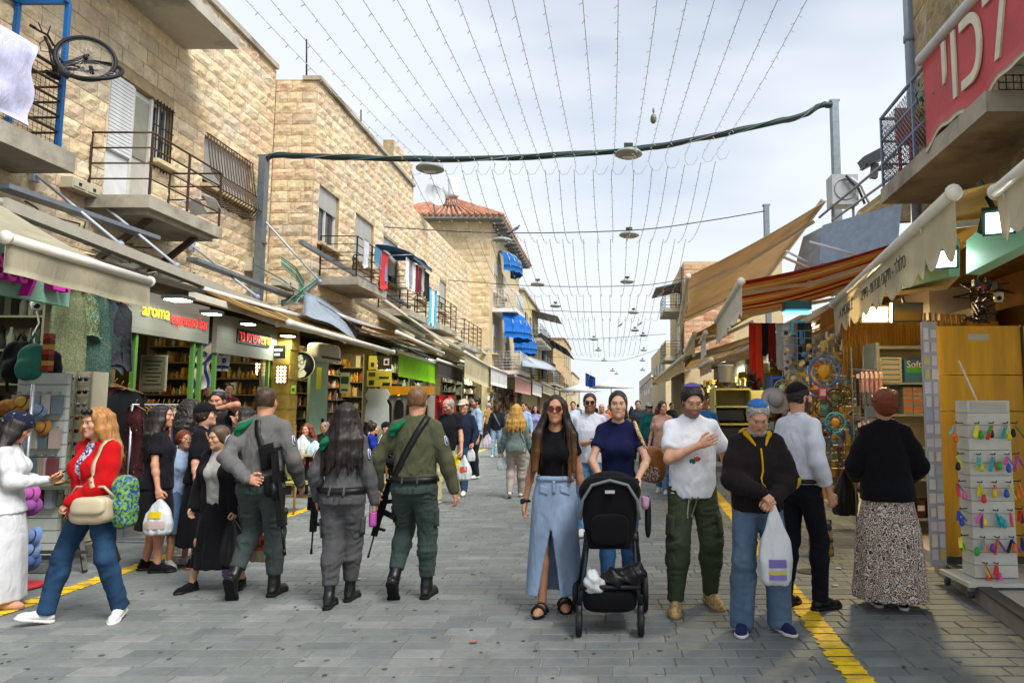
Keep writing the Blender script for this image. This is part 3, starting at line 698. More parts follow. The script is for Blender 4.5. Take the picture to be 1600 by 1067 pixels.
 def mb(s, b, name, mats, parent=None):
  """mesh built in the person's own frame"""
  me = bpy.data.meshes.new(name); me.from_pydata(b.v, [], b.f); me.polygons.foreach_set('material_index', b.mi); me.polygons.foreach_set('use_smooth', b.sm)
  for m in (mats if isinstance(mats, (list, tuple)) else [mats]): me.materials.append(m)
  o = bpy.data.objects.new(name, me); COL.objects.link(o); o.parent = parent or s.o; return o
 def W(s, p):
  """own frame -> world"""
  return s.loc + Matrix.Rotation(R(s.face), 3, 'Z') @ Vector(np.asarray(p, float).tolist())
 def palm(s, i): return s.wr[i] + s.hd[i] * .075 * s.k + s.hn[i] * .022 * s.k
# ---------------------------------------------------------------- ground
def rnd_mat(key, cols, rough=.85, bump=.004, bscale=25, var=.18, scale=9, stain=None, stains=.0, bump2=0.):
 """colour picked per object / per island from a list, plus grain"""
 if key in _M: return _M[key]
 m = bpy.data.materials.new(key); m.use_nodes = True; t = m.node_tree; N = t.nodes; L = t.links; p = N['Principled BSDF']
 oi = N.new('ShaderNodeObjectInfo'); ge = N.new('ShaderNodeNewGeometry'); ad = N.new('ShaderNodeMath'); ad.operation = 'ADD'; L.new(oi.outputs['Random'], ad.inputs[0]); L.new(ge.outputs['Random Per Island'], ad.inputs[1])
 fr = N.new('ShaderNodeMath'); fr.operation = 'FRACT'; L.new(ad.outputs[0], fr.inputs[0])
 r = N.new('ShaderNodeValToRGB'); r.color_ramp.interpolation = 'LINEAR'; e = r.color_ramp.elements
 while len(e) < len(cols): e.new(.5)
 for i, c in enumerate(cols): e[i].position = i / (len(cols) - 1); e[i].color = (*C3(c), 1)
 L.new(fr.outputs[0], r.inputs[0]); base = r.outputs[0]
 def noise(sc, det, ro=.6):
  n = N.new('ShaderNodeTexNoise'); n.inputs['Scale'].default_value = sc; n.inputs['Detail'].default_value = det; n.inputs['Roughness'].default_value = ro; L.new(ge.outputs['Position'], n.inputs['Vector']); return n.outputs['Fac']
 def scaleby(base, fac, lo, hi, a=.3, b=.7):
  q = N.new('ShaderNodeMapRange'); q.inputs['From Min'].default_value = a; q.inputs['From Max'].default_value = b; q.inputs['To Min'].default_value = lo; q.inputs['To Max'].default_value = hi; L.new(fac, q.inputs[0])
  v = N.new('ShaderNodeVectorMath'); v.operation = 'SCALE'; L.new(base, v.inputs[0]); L.new(q.outputs[0], v.inputs['Scale']); return v.outputs[0]
 base = scaleby(base, noise(scale, 6, .7), 1 - var, 1 + var); base = scaleby(base, noise(scale * 6, 4, .7), 1 - var * .6, 1 + var * .6)
 if stain:
  q = N.new('ShaderNodeMapRange'); q.inputs['From Min'].default_value = .5; q.inputs['From Max'].default_value = .72; q.inputs['To Max'].default_value = stains; L.new(noise(.9, 8, .72), q.inputs[0])
  x = N.new('ShaderNodeMixRGB'); L.new(q.outputs[0], x.inputs[0]); L.new(base, x.inputs[1]); x.inputs[2].default_value = (*C3(stain), 1); base = x.outputs[0]
 L.new(base, p.inputs['Base Color']); p.inputs['Roughness'].default_value = rough; p.inputs['Specular IOR Level'].default_value = .3
 b = N.new('ShaderNodeBump'); b.inputs['Distance'].default_value = bump; L.new(noise(bscale, 6, .65), b.inputs['Height']); L.new(b.outputs[0], p.inputs['Normal'])
 _M[key] = m; return m
PAVER = rnd_mat('paver_stone', ['666b6b', '6d7271', '616665', '747977', '696d6b', '7a7d7b', '64696a', '707472'], rough=.6, bump=.0025, bscale=45, var=.16, scale=3.2, stain='4c4e4a', stains=.55)
MORT = mat('joint_sand', '8d8774', var=.35, scale=3, bump=.003, bscale=80, world=True)
pave = MB().box((-1.5, 150, -.06), (70, 330, .1)).build('pavement', [MORT]); pave['kind'] = 'structure'
def paver_mesh(me_key, w, d, ch=.006):
 b = MB(); x, y = w / 2, d / 2; X, Y = x - ch, y - ch
 b.add([(-x, -y, -.03), (x, -y, -.03), (x, y, -.03), (-x, y, -.03), (-x, -y, -ch), (x, -y, -ch), (x, y, -ch), (-x, y, -ch), (-X, -Y, 0), (X, -Y, 0), (X, Y, 0), (-X, Y, 0)],
   [(0, 1, 5, 4), (1, 2, 6, 5), (2, 3, 7, 6), (3, 0, 4, 7), (4, 5, 9, 8), (5, 6, 10, 9), (6, 7, 11, 10), (7, 4, 8, 11), (8, 9, 10, 11)])
 return b
PW = [.26, .29, .32, .36]; PD = .15
pvm = []
for w in PW:
 b = paver_mesh('', w - .008, PD - .008); me = bpy.data.meshes.new('paver'); me.from_pydata(b.v, [], b.f); me.materials.append(PAVER); pvm.append(me)
cells = []; row = 0; y = 3.7
prn = random.Random(3)
while y < 34:
 x = -6.15 - prn.random() * .3
 while x < (2.06 + .15 * y if y < 12 else 4.2):
  i = prn.choices(range(4), (2, 5, 4, 2))[0]; cells.append((x + PW[i] / 2, y + PD / 2, i)); x += PW[i]
 y += PD
def vis(c): return gr  # survey only
near = [c for c in cells if -5.6 + .1 < c[0] and abs(c[0] + .3) < 1.02 * c[1] * .95 + .2]
near = near[:300]; nset = set(near)
for (x, y, i) in near:
 o = place(pvm[i], 'paver', (x, y, prn.uniform(-.0015, .0018)), pave); o.rotation_euler = (prn.uniform(-.004, .004), prn.uniform(-.004, .004), prn.uniform(-.006, .006))
b = MB()
for c in cells:
 if c in nset: continue
 x, y, i = c; q = paver_mesh('', PW[i] - .008, PD - .008); dz = prn.uniform(-.0015, .0018)
 b.add([(v[0] + x, v[1] + y, v[2] + dz) for v in q.v], q.f)
o = b.build('paver_field', PAVER, pave); o['kind'] = 'stuff'
far = MB().box((-1.2, 167, -.0055), (11.5, 266, .004)).build('far_paving', mat('far_paving', '6c7270', var=.2, scale=2, world=True, bump=.002), kind='structure')
YEL = mat('yellow_line_paint', 'e0b818', var=.22, scale=12, stain='7a7248', stains=.9, world=True, rough=.6)
def yline(name, fx, y0, y1, w, lab):
 b = MB(); y = y0; q = random.Random(11)
 ys = sorted({c[1] for c in cells if y0 < c[1] < y1})
 for y in ys:
  a = y - PD / 2 + q.uniform(.003, .012); c = y + PD / 2 - q.uniform(.003, .012); n = 5; vs = []
  for j in range(n + 1):
   t = a + (c - a) * j / n; vs += [(fx(t) - w / 2 + q.uniform(-.02, .02), t, .0062), (fx(t) + w / 2 + q.uniform(-.012, .012), t, .0062)]
  b.add(vs, [(2 * j, 2 * j + 1, 2 * j + 3, 2 * j + 2) for j in range(n)])
 return b.build(name, YEL, kind='structure')
yline('yellow_line', lambda t: -4.72 + .006 * (t - 8), 4, 30, .17, '')
yline('yellow_line', lambda t: 1.46 + .06 * (t - 4) if t < 11 else 1.88 + .05 * (t - 11), 3.8, 24, .17, '')
mh = MB().lathe((gr(1265, 893).x, gr(1265, 893).y, .004), [(1e-5, .004), (.11, .004), (.12, 0)], 24)
for k in range(5): mh.ring((gr(1265, 893).x, gr(1265, 893).y, .008), .02 + .02 * k, .003, 20, 4)
tag(mh.build('drain_cover', metal('50504c', .6)), 'small round drain cover in the paving beside the yellow line', 'drain cover')
CONC = mat('concrete', '8f8a80', var=.18, scale=3, bump=.003, bscale=40, stain='5b564e', stains=.6, world=True)
TILE = mat('floor_tile', 'b5b2a8', var=.1, scale=3, rough=.45, world=True, stain='8a857a', stains=.4)
def rx(y, w=0.): return 2.14 + .15 * y + w
def slabpoly(name, pts, z0, z1, m, parent=None, kind=None):
 return MB().prism([(p[0], p[1]) for p in pts], z1 - z0, ((0, 0, z0), (1, 0, 0), (0, 1, 0))).build(name, m, parent, kind=kind)
kerb_r = slabpoly('kerb', [(rx(3.5), 3.5), (rx(3.5, .12), 3.5), (rx(6.9, .12), 6.9), (rx(6.9), 6.9)], 0, .13, CONC, kind='structure')
slabpoly('shop_floor', [(rx(3, .12), 3), (9, 3), (9, 45), (rx(6.9, .3) + 1.2, 45), (rx(6.9, .12), 6.9)], -.02, .12, TILE, kind='structure')
WOODSTEP = mat('step_board', '4e4a44', var=.2, scale=5, stretch=(1, .1, 1), bump=.002)
slabpoly('step_edge', [(rx(3.5, -.02), 3.5), (rx(3.5, .1), 3.5), (rx(6.6, .1), 6.6), (rx(6.6, -.02), 6.6)], .132, .152, WOODSTEP, kerb_r)
slabpoly('shop_floor', [(-12, 3), (-6.25, 3), (-6.25, 120), (-12, 120)], -.02, .1, mat('dark_tile', '5a564e', var=.2, scale=2, world=True, rough=.5), kind='structure')
slabpoly('kerb', [(-6.25, 3), (-6.1, 3), (-6.1, 120), (-6.25, 120)], -.02, .12, CONC, kind='structure')
# ---------------------------------------------------------------- stone buildings
STONE = rnd_mat('jerusalem_stone', ['dac4a0', 'd0b892', 'e0cfb0', 'd6b89c', 'dcc8a2', 'cabca4', 'e2d0aa', 'd6bc98', 'c6b69c', 'dcc2a2'], rough=.9, bump=.03, bscale=11, var=.2, scale=5, stain='8f7a58', stains=.5)
STONEP = rnd_mat('pale_stone', ['c9b690', 'd2c09c', 'bca882', 'cdb996'], rough=.9, bump=.008, bscale=20, var=.12, scale=4, stain='9a8a6c', stains=.4)
MORTAR = mat('wall_mortar', 'a08d6c', var=.25, scale=4, bump=.004, world=True)
PLASTER = mat('plaster', 'b3aca0', var=.12, scale=2, stain='6a6558', stains=.7, world=True, bump=.003)
SLAB = mat('balcony_concrete', 'aaa394', var=.15, scale=2.5, stain='5e574a', stains=.85, world=True, bump=.004, bscale=25)
srn = np.random.RandomState(5)
def stone_proto(k):
 """rock-faced block, front towards +X, unit width (y) and height (z)"""
 r = np.random.RandomState(k); vs = []; n = 4
 for i in range(n + 1):
  for j in range(n):
   yy, zz = i / n - .5, j / (n - 1) - .5; e = i in (0, n) or j in (0, n - 1)
   vs.append((r.uniform(.0, .012) if e else r.uniform(.008, .04), yy * (1 if e else r.uniform(.85, 1.1)), zz))
 fs = [(i * n + j, (i + 1) * n + j, (i + 1) * n + j + 1, i * n + j + 1) for i in range(n) for j in range(n - 1)]
 B = [i * n for i in range(n + 1)] + [n * n + j for j in range(1, n)] + [i * n + n - 1 for i in range(n - 1, -1, -1)] + list(range(n - 2, 0, -1)); k0 = len(vs)
 for q in B: vs.append((-.04, vs[q][1], vs[q][2]))
 m = len(B); fs += [(B[q], k0 + q, k0 + (q + 1) % m, B[(q + 1) % m]) for q in range(m)]
 return vs, fs
SPRO = [stone_proto(k) for k in range(8)]
SME = []
for v, f in SPRO:
 me = bpy.data.meshes.new('stone'); me.from_pydata(v, [], f); me.materials.append(STONE); SME.append(me)
def stones(parent, org, dirv, length, z0, z1, holes=(), course=.27, lmin=.36, lmax=.68, limit=300, seed=1, m=STONE, topfn=None):
 """courses of stones on a wall: org (x, y) start, dirv unit (x, y) along it, faces to the right of dirv... front normal = (dirv.y, -dirv.x)"""
 q = random.Random(seed); L = []; dx, dy = dirv; nx, ny = dy, -dx; nrow = max(1, round((z1 - z0) / course)); ch = (z1 - z0) / nrow
 for r in range(nrow):
  za, zb = z0 + r * ch, z0 + (r + 1) * ch; u = 0.
  while u < length - .02:
   w = min(q.uniform(lmin, lmax), length - u)
   if length - u - w < .2: w = length - u
   a, b_ = u, u + w; u += w; segs = [(a, b_)]
   for (h0, h1, g0, g1) in holes:
    if zb > g0 + .04 and za < g1 - .04:
     ns = []
     for (s0, s1) in segs:
      if s1 <= h0 or s0 >= h1: ns.append((s0, s1)); continue
      if s0 < h0 - .04: ns.append((s0, h0))
      if s1 > h1 + .04: ns.append((h1, s1))
     segs = ns
   for s0, s1 in segs:
    if topfn and zb > topfn((s0 + s1) / 2) + .02: continue
    L.append(((s0 + s1) / 2, (za + zb) / 2, s1 - s0 - .012, ch - .012, q.randrange(8)))
 def pos(u, z): return Vector((org[0] + dx * u, org[1] + dy * u, z))
 L.sort(key=lambda s_: (pos(s_[0], s_[1]) - Vector((0, 0, 1.6))).length); ang = math.atan2(ny, nx)
 for (u, z, w, h, k) in L[:limit]:
  o = place(SME[k], 'stone', pos(u, z), parent); o.scale = (1, w, h); o.rotation_euler = (0, 0, ang)
  if m is not STONE: o.material_slots[0].link = 'OBJECT'; o.material_slots[0].material = m
 if len(L) > limit:
  b = MB(); Rm = Matrix.Rotation(ang, 3, 'Z')
  for (u, z, w, h, k) in L[limit:]:
   v, f = SPRO[k]; p = pos(u, z); b.add([p + Rm @ Vector((a, c * w, d * h)) for a, c, d in v], f)
  o = b.build('stonework', m, parent); o['kind'] = 'stuff'
GLASS = mat('window_glass', '2a3036', rough=.12, var=.2, spec=.8)
FRAMEW = paint('c9c9c4'); IRON = metal('3a342e', .6); IRONB = metal('5a4a3c', .65); GALV = metal('8a9096', .45)
def window(parent, X, y0, y1, z0, z1, nx=1, shutter=0., frame=FRAMEW, name='window'):
 """window in a wall facing +-X (nx = +1 faces +X)"""
 w = box(name, (X - nx * .16, (y0 + y1) / 2, (z0 + z1) / 2), (.03, y1 - y0, z1 - z0), GLASS, parent)
 b = MB(); t = .05
 for a, c, d in (((y0 + t / 2), (z0 + z1) / 2, (t, z1 - z0)), (y1 - t / 2, (z0 + z1) / 2, (t, z1 - z0)), ((y0 + y1) / 2, z1 - t / 2, (y1 - y0 - 2 * t, t)), ((y0 + y1) / 2, z0 + t / 2, (y1 - y0 - 2 * t, t)), ((y0 + y1) / 2, (z0 + z1) / 2, (t * .8, z1 - z0 - 2 * t))):
  b.box((X - nx * .12, a, c), (.05, d[0], d[1]))
 b.build('frame', frame, w)
 if shutter:
  n = int((z1 - z0) * shutter / .06)
  for i in range(n):
   MB().box((X - nx * .075, (y0 + y1) / 2, z1 - .03 - i * .06), (.014, y1 - y0 - .02, .056), ry=nx * .35).build('slat', FRAMEW, w)
 MB().box((X + nx * .01, (y0 + y1) / 2, z0 - .035), (.3, y1 - y0 + .16, .07)).build('sill', STONEP, w)
 return w
def rails(parent, pts, z0, z1, nb=4, post_every=1.1, r=.014, m=IRON, vert=0.):
 """horizontal-bar balcony railing along a polyline of (x, y)"""
 pts = [Vector((*p, 0)) for p in pts]
 for k in range(nb):
  z = z0 + (z1 - z0) * (k + 1) / nb
  MB().tube([p + Vector((0, 0, z)) for p in pts], r * (1.25 if k == nb - 1 else 1), 6).build('rail', m, parent)
 for a, c in zip(pts, pts[1:]):
  L = (c - a).length; n = max(1, round(L / post_every))
  for i in range(0 if a is pts[0] else 1, n + 1):
   p = a + (c - a) * i / n; MB().bar(p + Vector((0, 0, z0)), p + Vector((0, 0, z1)), .03).build('post', m, parent)
  if vert:
   n = int(L / vert)
   for i in range(1, n):
    p = a + (c - a) * i / n; MB().tube([p + Vector((0, 0, z0)), p + Vector((0, 0, z1))], .007, 5).build('bar', m, parent)
def grid_panel(name, parent, org, u, v, L, H, step, r, m):
 b = MB(); org, u, v = Vector(org), Vector(u), Vector(v)
 for i in range(int(L / step) + 1): b.tube([org + u * i * step, org + u * i * step + v * H], r, 4)
 for i in range(int(H / step) + 1): b.tube([org + v * i * step, org + v * i * step + u * L], r, 4)
 o = b.build(name, m, parent); o['kind'] = 'stuff'; return o
B1 = thing('stone_building', 'nearest stone building with bicycle on its balcony', 'building', (-8, 12, 0))
X1 = -8.0
holes1 = [(11.12 - 8.6, 12.2 - 8.6, 4.8, 7.02), (12.2 - 8.6, 12.72 - 8.6, 5.9, 7.0), (13.72 - 8.6, 15.5 - 8.6, 5.95, 6.98)]
def wallrects(parent, X, y0, y1, z0, z1, holes, th=.35, m=MORTAR, nx=1):
 ys = sorted({y0, y1} | {h[0] for h in holes} | {h[1] for h in holes}); b = MB()
 for a, c in zip(ys, ys[1:]):
  zs = [z0]; hh = sorted([h for h in holes if h[0] <= a + 1e-6 and h[1] >= c - 1e-6], key=lambda h: h[2]); cur = z0
  for h in hh:
   if h[2] > cur: b.box((X - nx * (th / 2 + .002), (a + c) / 2, (cur + h[2]) / 2), (th, c - a, h[2] - cur))
   cur = h[3]
  if z1 > cur: b.box((X - nx * (th / 2 + .002), (a + c) / 2, (cur + z1) / 2), (th, c - a, z1 - cur))
 return b.build('wall', m, parent)
wallrects(B1, X1, 3, 16.45, 3.35, 9.65, [(h[0] + 8.6, h[1] + 8.6, h[2], h[3]) for h in holes1])
stones(B1, (X1, 8.6), (0, 1), 7.83, 3.7, 9.66, holes1, limit=300, seed=2)
box('roof', (-11.2, 9.7, 9.5), (6, 13.4, .2), CONC, B1)
box('parapet_coping', (X1 - .12, 9.7, 9.72), (.42, 13.4, .12), SLAB, B1)
box('roof_slab', (-7.49, 8.4, 8.42), (1.02, 9.1, .2), mat('roof_slab_concrete', 'b9b3a6', var=.1, scale=1.5, stain='3f3a32', stains=.9, world=True, bump=.004), B1)
bal = box('balcony', (-7.55, 6.5, 4.83), (.84, 5.88, .26), SLAB, B1)
XR = -7.27
rails(bal, [(XR, 4.5), (XR, 9.32), (-7.98, 9.32)], 5.0, 6.05, 5, 1.5, .018, IRONB)
grid_panel('mesh_panel', bal, (XR - .02, 6.6, 5.0), (0, 1, 0), (0, 0, 1), 2.7, 1.0, .07, .0035, IRON)
BLUE = paint('1f5f9c', .45)
for a, c in (((XR, 9.3, 5.0), (XR, 9.3, 7.0)), ((-7.95, 9.3, 5.0), (-7.95, 9.3, 7.0)), ((-7.95, 9.3, 7.02), (XR, 9.3, 7.02)), ((XR, 9.3, 7.02), (XR, 5.2, 7.3)), ((-7.95, 9.3, 7.02), (-7.95, 5.2, 7.3))):
 MB().bar(a, c, .055).build('frame_tube', BLUE, bal)
DUV = cloth('bfc0dc', fold=.006)
def duv(u, v):
 y = 5.6 + 3.12 * u; q = v * 1.75
 if q < .45: x, z = XR - .02 - (.45 - q), 6.12 - (.45 - q) * .9
 else: x, z = XR + .05, 6.12 - (q - .45) * .82
 pf = .028 * math.sin(u * 17) * math.sin(q * 9); return (x + .03 + pf + .02 * math.sin(y * 7 + q * 5), y + .03 * math.sin(q * 6), z + .02 * math.sin(u * 23))
tag(MB().sheet(duv, 40, 24, .03).build('duvet', DUV), 'pale lilac quilted duvet hung over the balcony rail', 'duvet')
bk = thing('bicycle', 'black bicycle propped up on the balcony rail above the street', 'bicycle', tuple(at(115, 120, 8.8)))
RUB = paint('17171a', .6); BLK = paint('1d1d20', .4); STEEL = metal('a8aab0', .3)
axw = Vector((.25, -.72, .62)).normalized()
for (px, py, rr, axw) in ((134, 92, .32, Vector((.45, -.86, .22)).normalized()), (143, 110, .33, Vector((.2, -.64, .74)).normalized())):
 c = at(px, py, 8.6); w = MB().ring(c, rr, .026, 36, 8, 0, axw).build('wheel', RUB, bk)
 MB().ring(c, rr - .03, .009, 36, 6, 0, axw).build('rim', paint('3a3c40', .3), w)
 x = axw.orthogonal().normalized(); yv = axw.cross(x); sp = MB()
 for i in range(20): t = 2 * math.pi * i / 20; sp.tube([c, c + (x * math.cos(t) + yv * math.sin(t)) * (rr - .03)], .0025, 4)
 sp.build('spokes', STEEL, w); MB().tube([c - axw * .05, c + axw * .05], .025, 8).build('hub', BLK, w)
def bt(name, pts, r, m=BLK, Y=8.8): return MB().tube([at(p[0], p[1], Y + (p[2] if len(p) > 2 else 0)) for p in pts], r, 7).build(name, m, bk)
bt('frame_tube', [(139, 86), (100, 100), (78, 75)], .02); bt('frame_tube', [(143, 112), (110, 108), (85, 112)], .02); bt('frame_tube', [(78, 75), (85, 112)], .022); bt('frame_tube', [(100, 100), (85, 112)], .02)
bt('fork', [(78, 75), (70, 58)], .02); bt('handlebar', [(47, 40, -.1), (62, 49), (74, 55), (84, 72, .2)], .016); bt('grip', [(46, 39, -.1), (56, 45, -.05)], .02, RUB); bt('brake_lever', [(60, 36), (66, 50)], .008); bt('brake_lever', [(79, 41), (74, 55)], .008)
bt('cable', [(74, 60), (62, 68), (64, 80), (78, 82), (90, 92)], .006); bt('chain', [(100, 100), (128, 106), (143, 112)], .01, IRON)
blob('saddle', [ell(at(83, 118, 8.75), (.06, .13, .04), k=.02)], .012, RUB, bk); MB().ring(at(112, 106, 8.75), .09, .012, 20, 6, 0, axw).build('chainring', IRON, bk)
bt('pedal', [(100, 118), (106, 122)], .02)
DR = box('door', (X1 - .1, 11.95, 5.92), (.05, .5, 2.1), paint('b9b5aa', .4), B1, label='aluminium balcony door')
for (y, w) in ((11.72, .05), (12.18, .05)): box('door_frame', (X1 - .06, y, 5.92), (.08, w, 2.1), FRAMEW, DR)
box('door_pane', (X1 - .065, 11.95, 6.35), (.02, .4, 1.05), mat('door_glass', '8a8878', rough=.2, var=.1), DR)
SHW = paint('d4d6d6', .45)
sp_ = box('shutter', (X1 - .05, 11.42, 6.35), (.06, .55, 1.28), SHW, B1)
for i in range(20): box('slat', (X1 - .012, 11.42, 5.75 + i * .063), (.02, .53, .05), SHW, sp_)
box('shutter_foot', (X1 - .08, 11.42, 5.27), (.06, .55, .85), SHW, sp_)
wb = window(B1, X1, 12.24, 12.7, 5.92, 6.98)
for i in range(6): MB().tube([(X1 + .02, 12.26 + i * .085, 5.75), (X1 + .02, 12.26 + i * .085, 7.02)], .011, 6).build('bar', IRON, wb)
for z in (5.8, 6.3, 6.55, 6.98): MB().tube([(X1 + .02, 12.22, z), (X1 + .02, 12.73, z)], .011, 6).build('cross_bar', IRON, wb)
wg = window(B1, X1, 13.72, 15.5, 5.97, 6.96, shutter=.9)
for i in range(17):
 y = 13.74 + i * .108; MB().tube([(X1 + .05, y, 7.0), (X1 + .1, y, 6.6), (X1 + .16, y, 6.25), (X1 + .34, y, 6.0), (X1 + .36, y, 5.85), (X1 + .25, y, 5.72), (X1 + .02, y, 5.7)], .011, 6).build('bar', IRONB, wg)
for (dx, z) in ((.05, 7.0), (.17, 6.25), (.36, 5.87), (.02, 5.7)): MB().tube([(X1 + dx, 13.7, z), (X1 + dx, 15.5, z)], .013, 6).build('cross_bar', IRONB, wg)
bal2 = MB().box((-7.5, 11.75, 4.72), (1.0, 2.0, .2)).box((-7.55, 11.75, 4.58), (.9, 1.75, .08)).build('balcony', SLAB, B1)
rails(bal2, [(-7.98, 10.8), (-7.04, 10.8), (-7.04, 12.7), (-7.98, 12.7)], 4.84, 5.82, 4, .95, .014, IRONB)
for y in (11.1, 12.3): MB().bar((-7.98, y, 3.9), (-7.2, y, 4.55), .07, .09).build('bracket', IRONB, bal2)
for k, (px, py, rr) in enumerate(((300, 322, .3), (332, 318, -.5))):
 c = at(px, py, 11.7 + .5 * k); tag(MB().sheet(lambda u, v: c + Vector((.25 * (u - .5), .5 * (v - .5), .1 * math.sin(v * 4 + k) + .2 * (u - .5) * rr)), 6, 6, .01).build('plastic_sheet', paint('c8ccd0')), ['crumpled white plastic sheet on the broken balcony edge', 'second loose white sheet caught in the balcony rail'][k], 'plastic sheet')
BEIGE = paint('b9b39a', .5)
def ebox(px0, px1, py0, py1, X, label, n=1):
 a, c = atX(px0, py0, X), atX(px1, py1, X); y0, y1 = sorted((a.y, c.y)); z0, z1 = sorted((a.z, c.z))
 t = thing('meter_box', label, 'meter box', (X + .08, (y0 + y1) / 2, z0))
 for i in range(n):
  w = (y1 - y0) / n; p = box('cabinet', (X + .1, y0 + w * (i + .5), (z0 + z1) / 2), (.2, w - .01, z1 - z0), BEIGE, t); box('door_panel', (X + .205, y0 + w * (i + .5), (z0 + z1) / 2), (.012, w - .06, z1 - z0 - .06), BEIGE, p); box('lock', (X + .215, y0 + w * (i + .5), (z0 + z1) / 2), (.01, .05, .04), BLK, p)
ebox(92, 136, 275, 310, X1, 'beige twin meter box under the bicycle balcony', 2)
ebox(381, 405, 402, 432, X1, 'small beige meter box beside the lamp post', 1)
B2 = thing('stone_building', 'stone building with laundry balconies, its end wall facing the street corner', 'building', (-7, 20.5, 0))
X2 = -7.0; Y2 = 16.47
h2 = []
def Yx(px, X): return X * FPX / (px - PX0)
wins2 = [(Yx(500, X2), Yx(531, X2), 5.55, 7.0), (Yx(556, X2), Yx(585, X2), 5.6, 6.95), (Yx(600, X2), Yx(622, X2), 5.5, 6.9)]
wallrects(B2, X2, Y2, 24.6, 3.35, 9.4, wins2)
MB().box((-7.63, Y2 + .18, 6.4), (1.24, .34, 6.1)).build('end_wall', MORTAR, B2)
stones(B2, (X2, Y2), (0, 1), 8.13, 3.7, 9.42, [(a - Y2, c - Y2, z0, z1) for a, c, z0, z1 in wins2], limit=260, seed=4)
stones(B2, (-8.0, Y2), (1, 0), 1.0, 3.7, 9.42, (), lmin=.28, lmax=.6, limit=90, seed=6)
box('parapet_coping', (X2 - .12, 20.5, 9.47), (.45, 8.2, .1), SLAB, B2)
box('roof', (-10, 20.5, 9.3), (5.6, 8, .2), CONC, B2)
stones(B2, (X2 - .02, 22.4), (0, 1), 2.2, 9.5, 10.3, (), limit=30, seed=8); MB().box((X2 - .2, 23.5, 9.9), (.34, 2.2, .8)).build('parapet_wall', MORTAR, B2)
for k, (a, c, z0, z1) in enumerate(wins2): window(B2, X2, a, c, z0, z1, shutter=(.4, .9, .8)[k])
def balcony(parent, X, y0, y1, z, d, nb=5, hr=1.0, nx=1, m=SLAB, rm=IRON, vert=0.):
 s_ = box('balcony', (X + nx * d / 2 + nx * .01, (y0 + y1) / 2, z - .1), (d, y1 - y0, .2), m, parent)
 rails(s_, [(X + nx * .03, y0 + .04), (X + nx * (d - .04), y0 + .04), (X + nx * (d - .04), y1 - .04), (X + nx * .03, y1 - .04)], z, z + hr, nb, 1.0, .012, rm, vert)
 return s_
b2y0, b2y1 = 16.9, 19.1
balcony(B2, X2, b2y0, b2y1, 4.72, .95); balcony(B2, X2, 21.2, 23.4, 4.55, .95)
CL = ['c23a3e', '3d6f9e', 'd9d4cc', 'a24a58', '30343c', 'c98f3a', '7c2a36', '4fa8d8', 'dcdce2', '8a8f5a']
def hang(name, label, cat, p0, p1, z, drop, col, group=None, wav=3, th=.012, dx=.0, seed=0):
 """cloth hung from a line p0->p1 (x, y) at height z"""
 p0, p1 = Vector((*p0, z)), Vector((*p1, z)); n = (p1 - p0).cross(Vector((0, 0, 1))).normalized()
 f = lambda u, v: p0 + (p1 - p0) * (u + .05 * math.sin(seed + v * 2) * v) + n * (.02 * v * math.sin(u * wav * 6.28 + seed) + .01 * math.sin(v * 5 + seed)) + Vector((0, 0, -drop * v * (1 + .05 * math.sin(seed * 3 + u * 5))))
 return tag(MB().sheet(f, 10, 8, th).build(name, col if isinstance(col, bpy.types.Material) else cloth(col)), label, cat, group)
for k, (y, w, d, c, l) in enumerate(((17.1, .35, .7, 'c9ccd0', 'grey shirt drying on the middle balcony'), (17.9, .5, .5, '4a86a4', 'teal and blue towel drying on the middle balcony'), (18.35, .62, 1.0, 'c0393c', 'red towel hung over the balcony rail'), (18.75, .2, .8, '7b7f96', 'slate blue cloth beside the red towel'))):
 hang('towel', l, 'towel', (X2 + 1.0, y), (X2 + 1.0, y + w), 5.72, d, c, 'washing on the middle balcony', seed=k)
b3 = [('e4e4e8', .9), ('8f9096', .8), ('e0dede', .9), ('7a2630', .85), ('6a2230', .8), ('a7a39a', .7), ('2a2a2e', .8), ('1e1e22', .9), ('57c0e4', 1.25), ('eeeeee', 1.2), ('39b2e2', 1.3)]
for k, (c, d) in enumerate(b3):
 y = 20.6 + k * .34; hang('laundry', '%s hanging garment on the washing line under the blue awning, %s' % (ORD[k], {0: 'white', 1: 'grey', 2: 'white', 3: 'maroon', 4: 'maroon', 5: 'beige', 6: 'charcoal', 7: 'black', 8: 'turquoise', 9: 'white', 10: 'bright blue'}[k]), 'laundry', (X2 + 1.02, y), (X2 + 1.02, y + .3), 6.0 if k < 8 else 5.6, d, c, 'washing on the far balcony', seed=k + 3)
t = thing('canvas_awning', 'faded blue canvas awning over the laundry balcony', 'awning', (X2, 22, 6.1))
MB().sheet(lambda u, v: (X2 + 1.15 * v, 20.9 + 2.2 * u, 6.45 - .3 * v * v - .05 * math.sin(u * 9)), 12, 6, .012).build('canvas', cloth('2f5f8f'), t); MB().sheet(lambda u, v: (X2 + 1.15, 20.9 + 2.2 * u, 6.14 - .12 * v), 8, 2, .01).build('valance', cloth('3f5568'), t)
for y in (20.9, 23.1): MB().tube([(X2, y, 6.1), (X2 + 1.15, y, 6.14)], .015, 6).build('arm', GALV, t)
B3 = thing('stone_building', 'lower plain stone building beside the red roofed house', 'building', (-7.05, 29, 0))
X3 = -7.05
wallrects(B3, X3, 24.62, 36, 3.3, 8.75, [(25.6, 26.8, 5.6, 6.9), (29, 30.2, 5.6, 6.9)]); window(B3, X3, 25.6, 26.8, 5.6, 6.9, shutter=.5); window(B3, X3, 29, 30.2, 5.6, 6.9, shutter=.7)
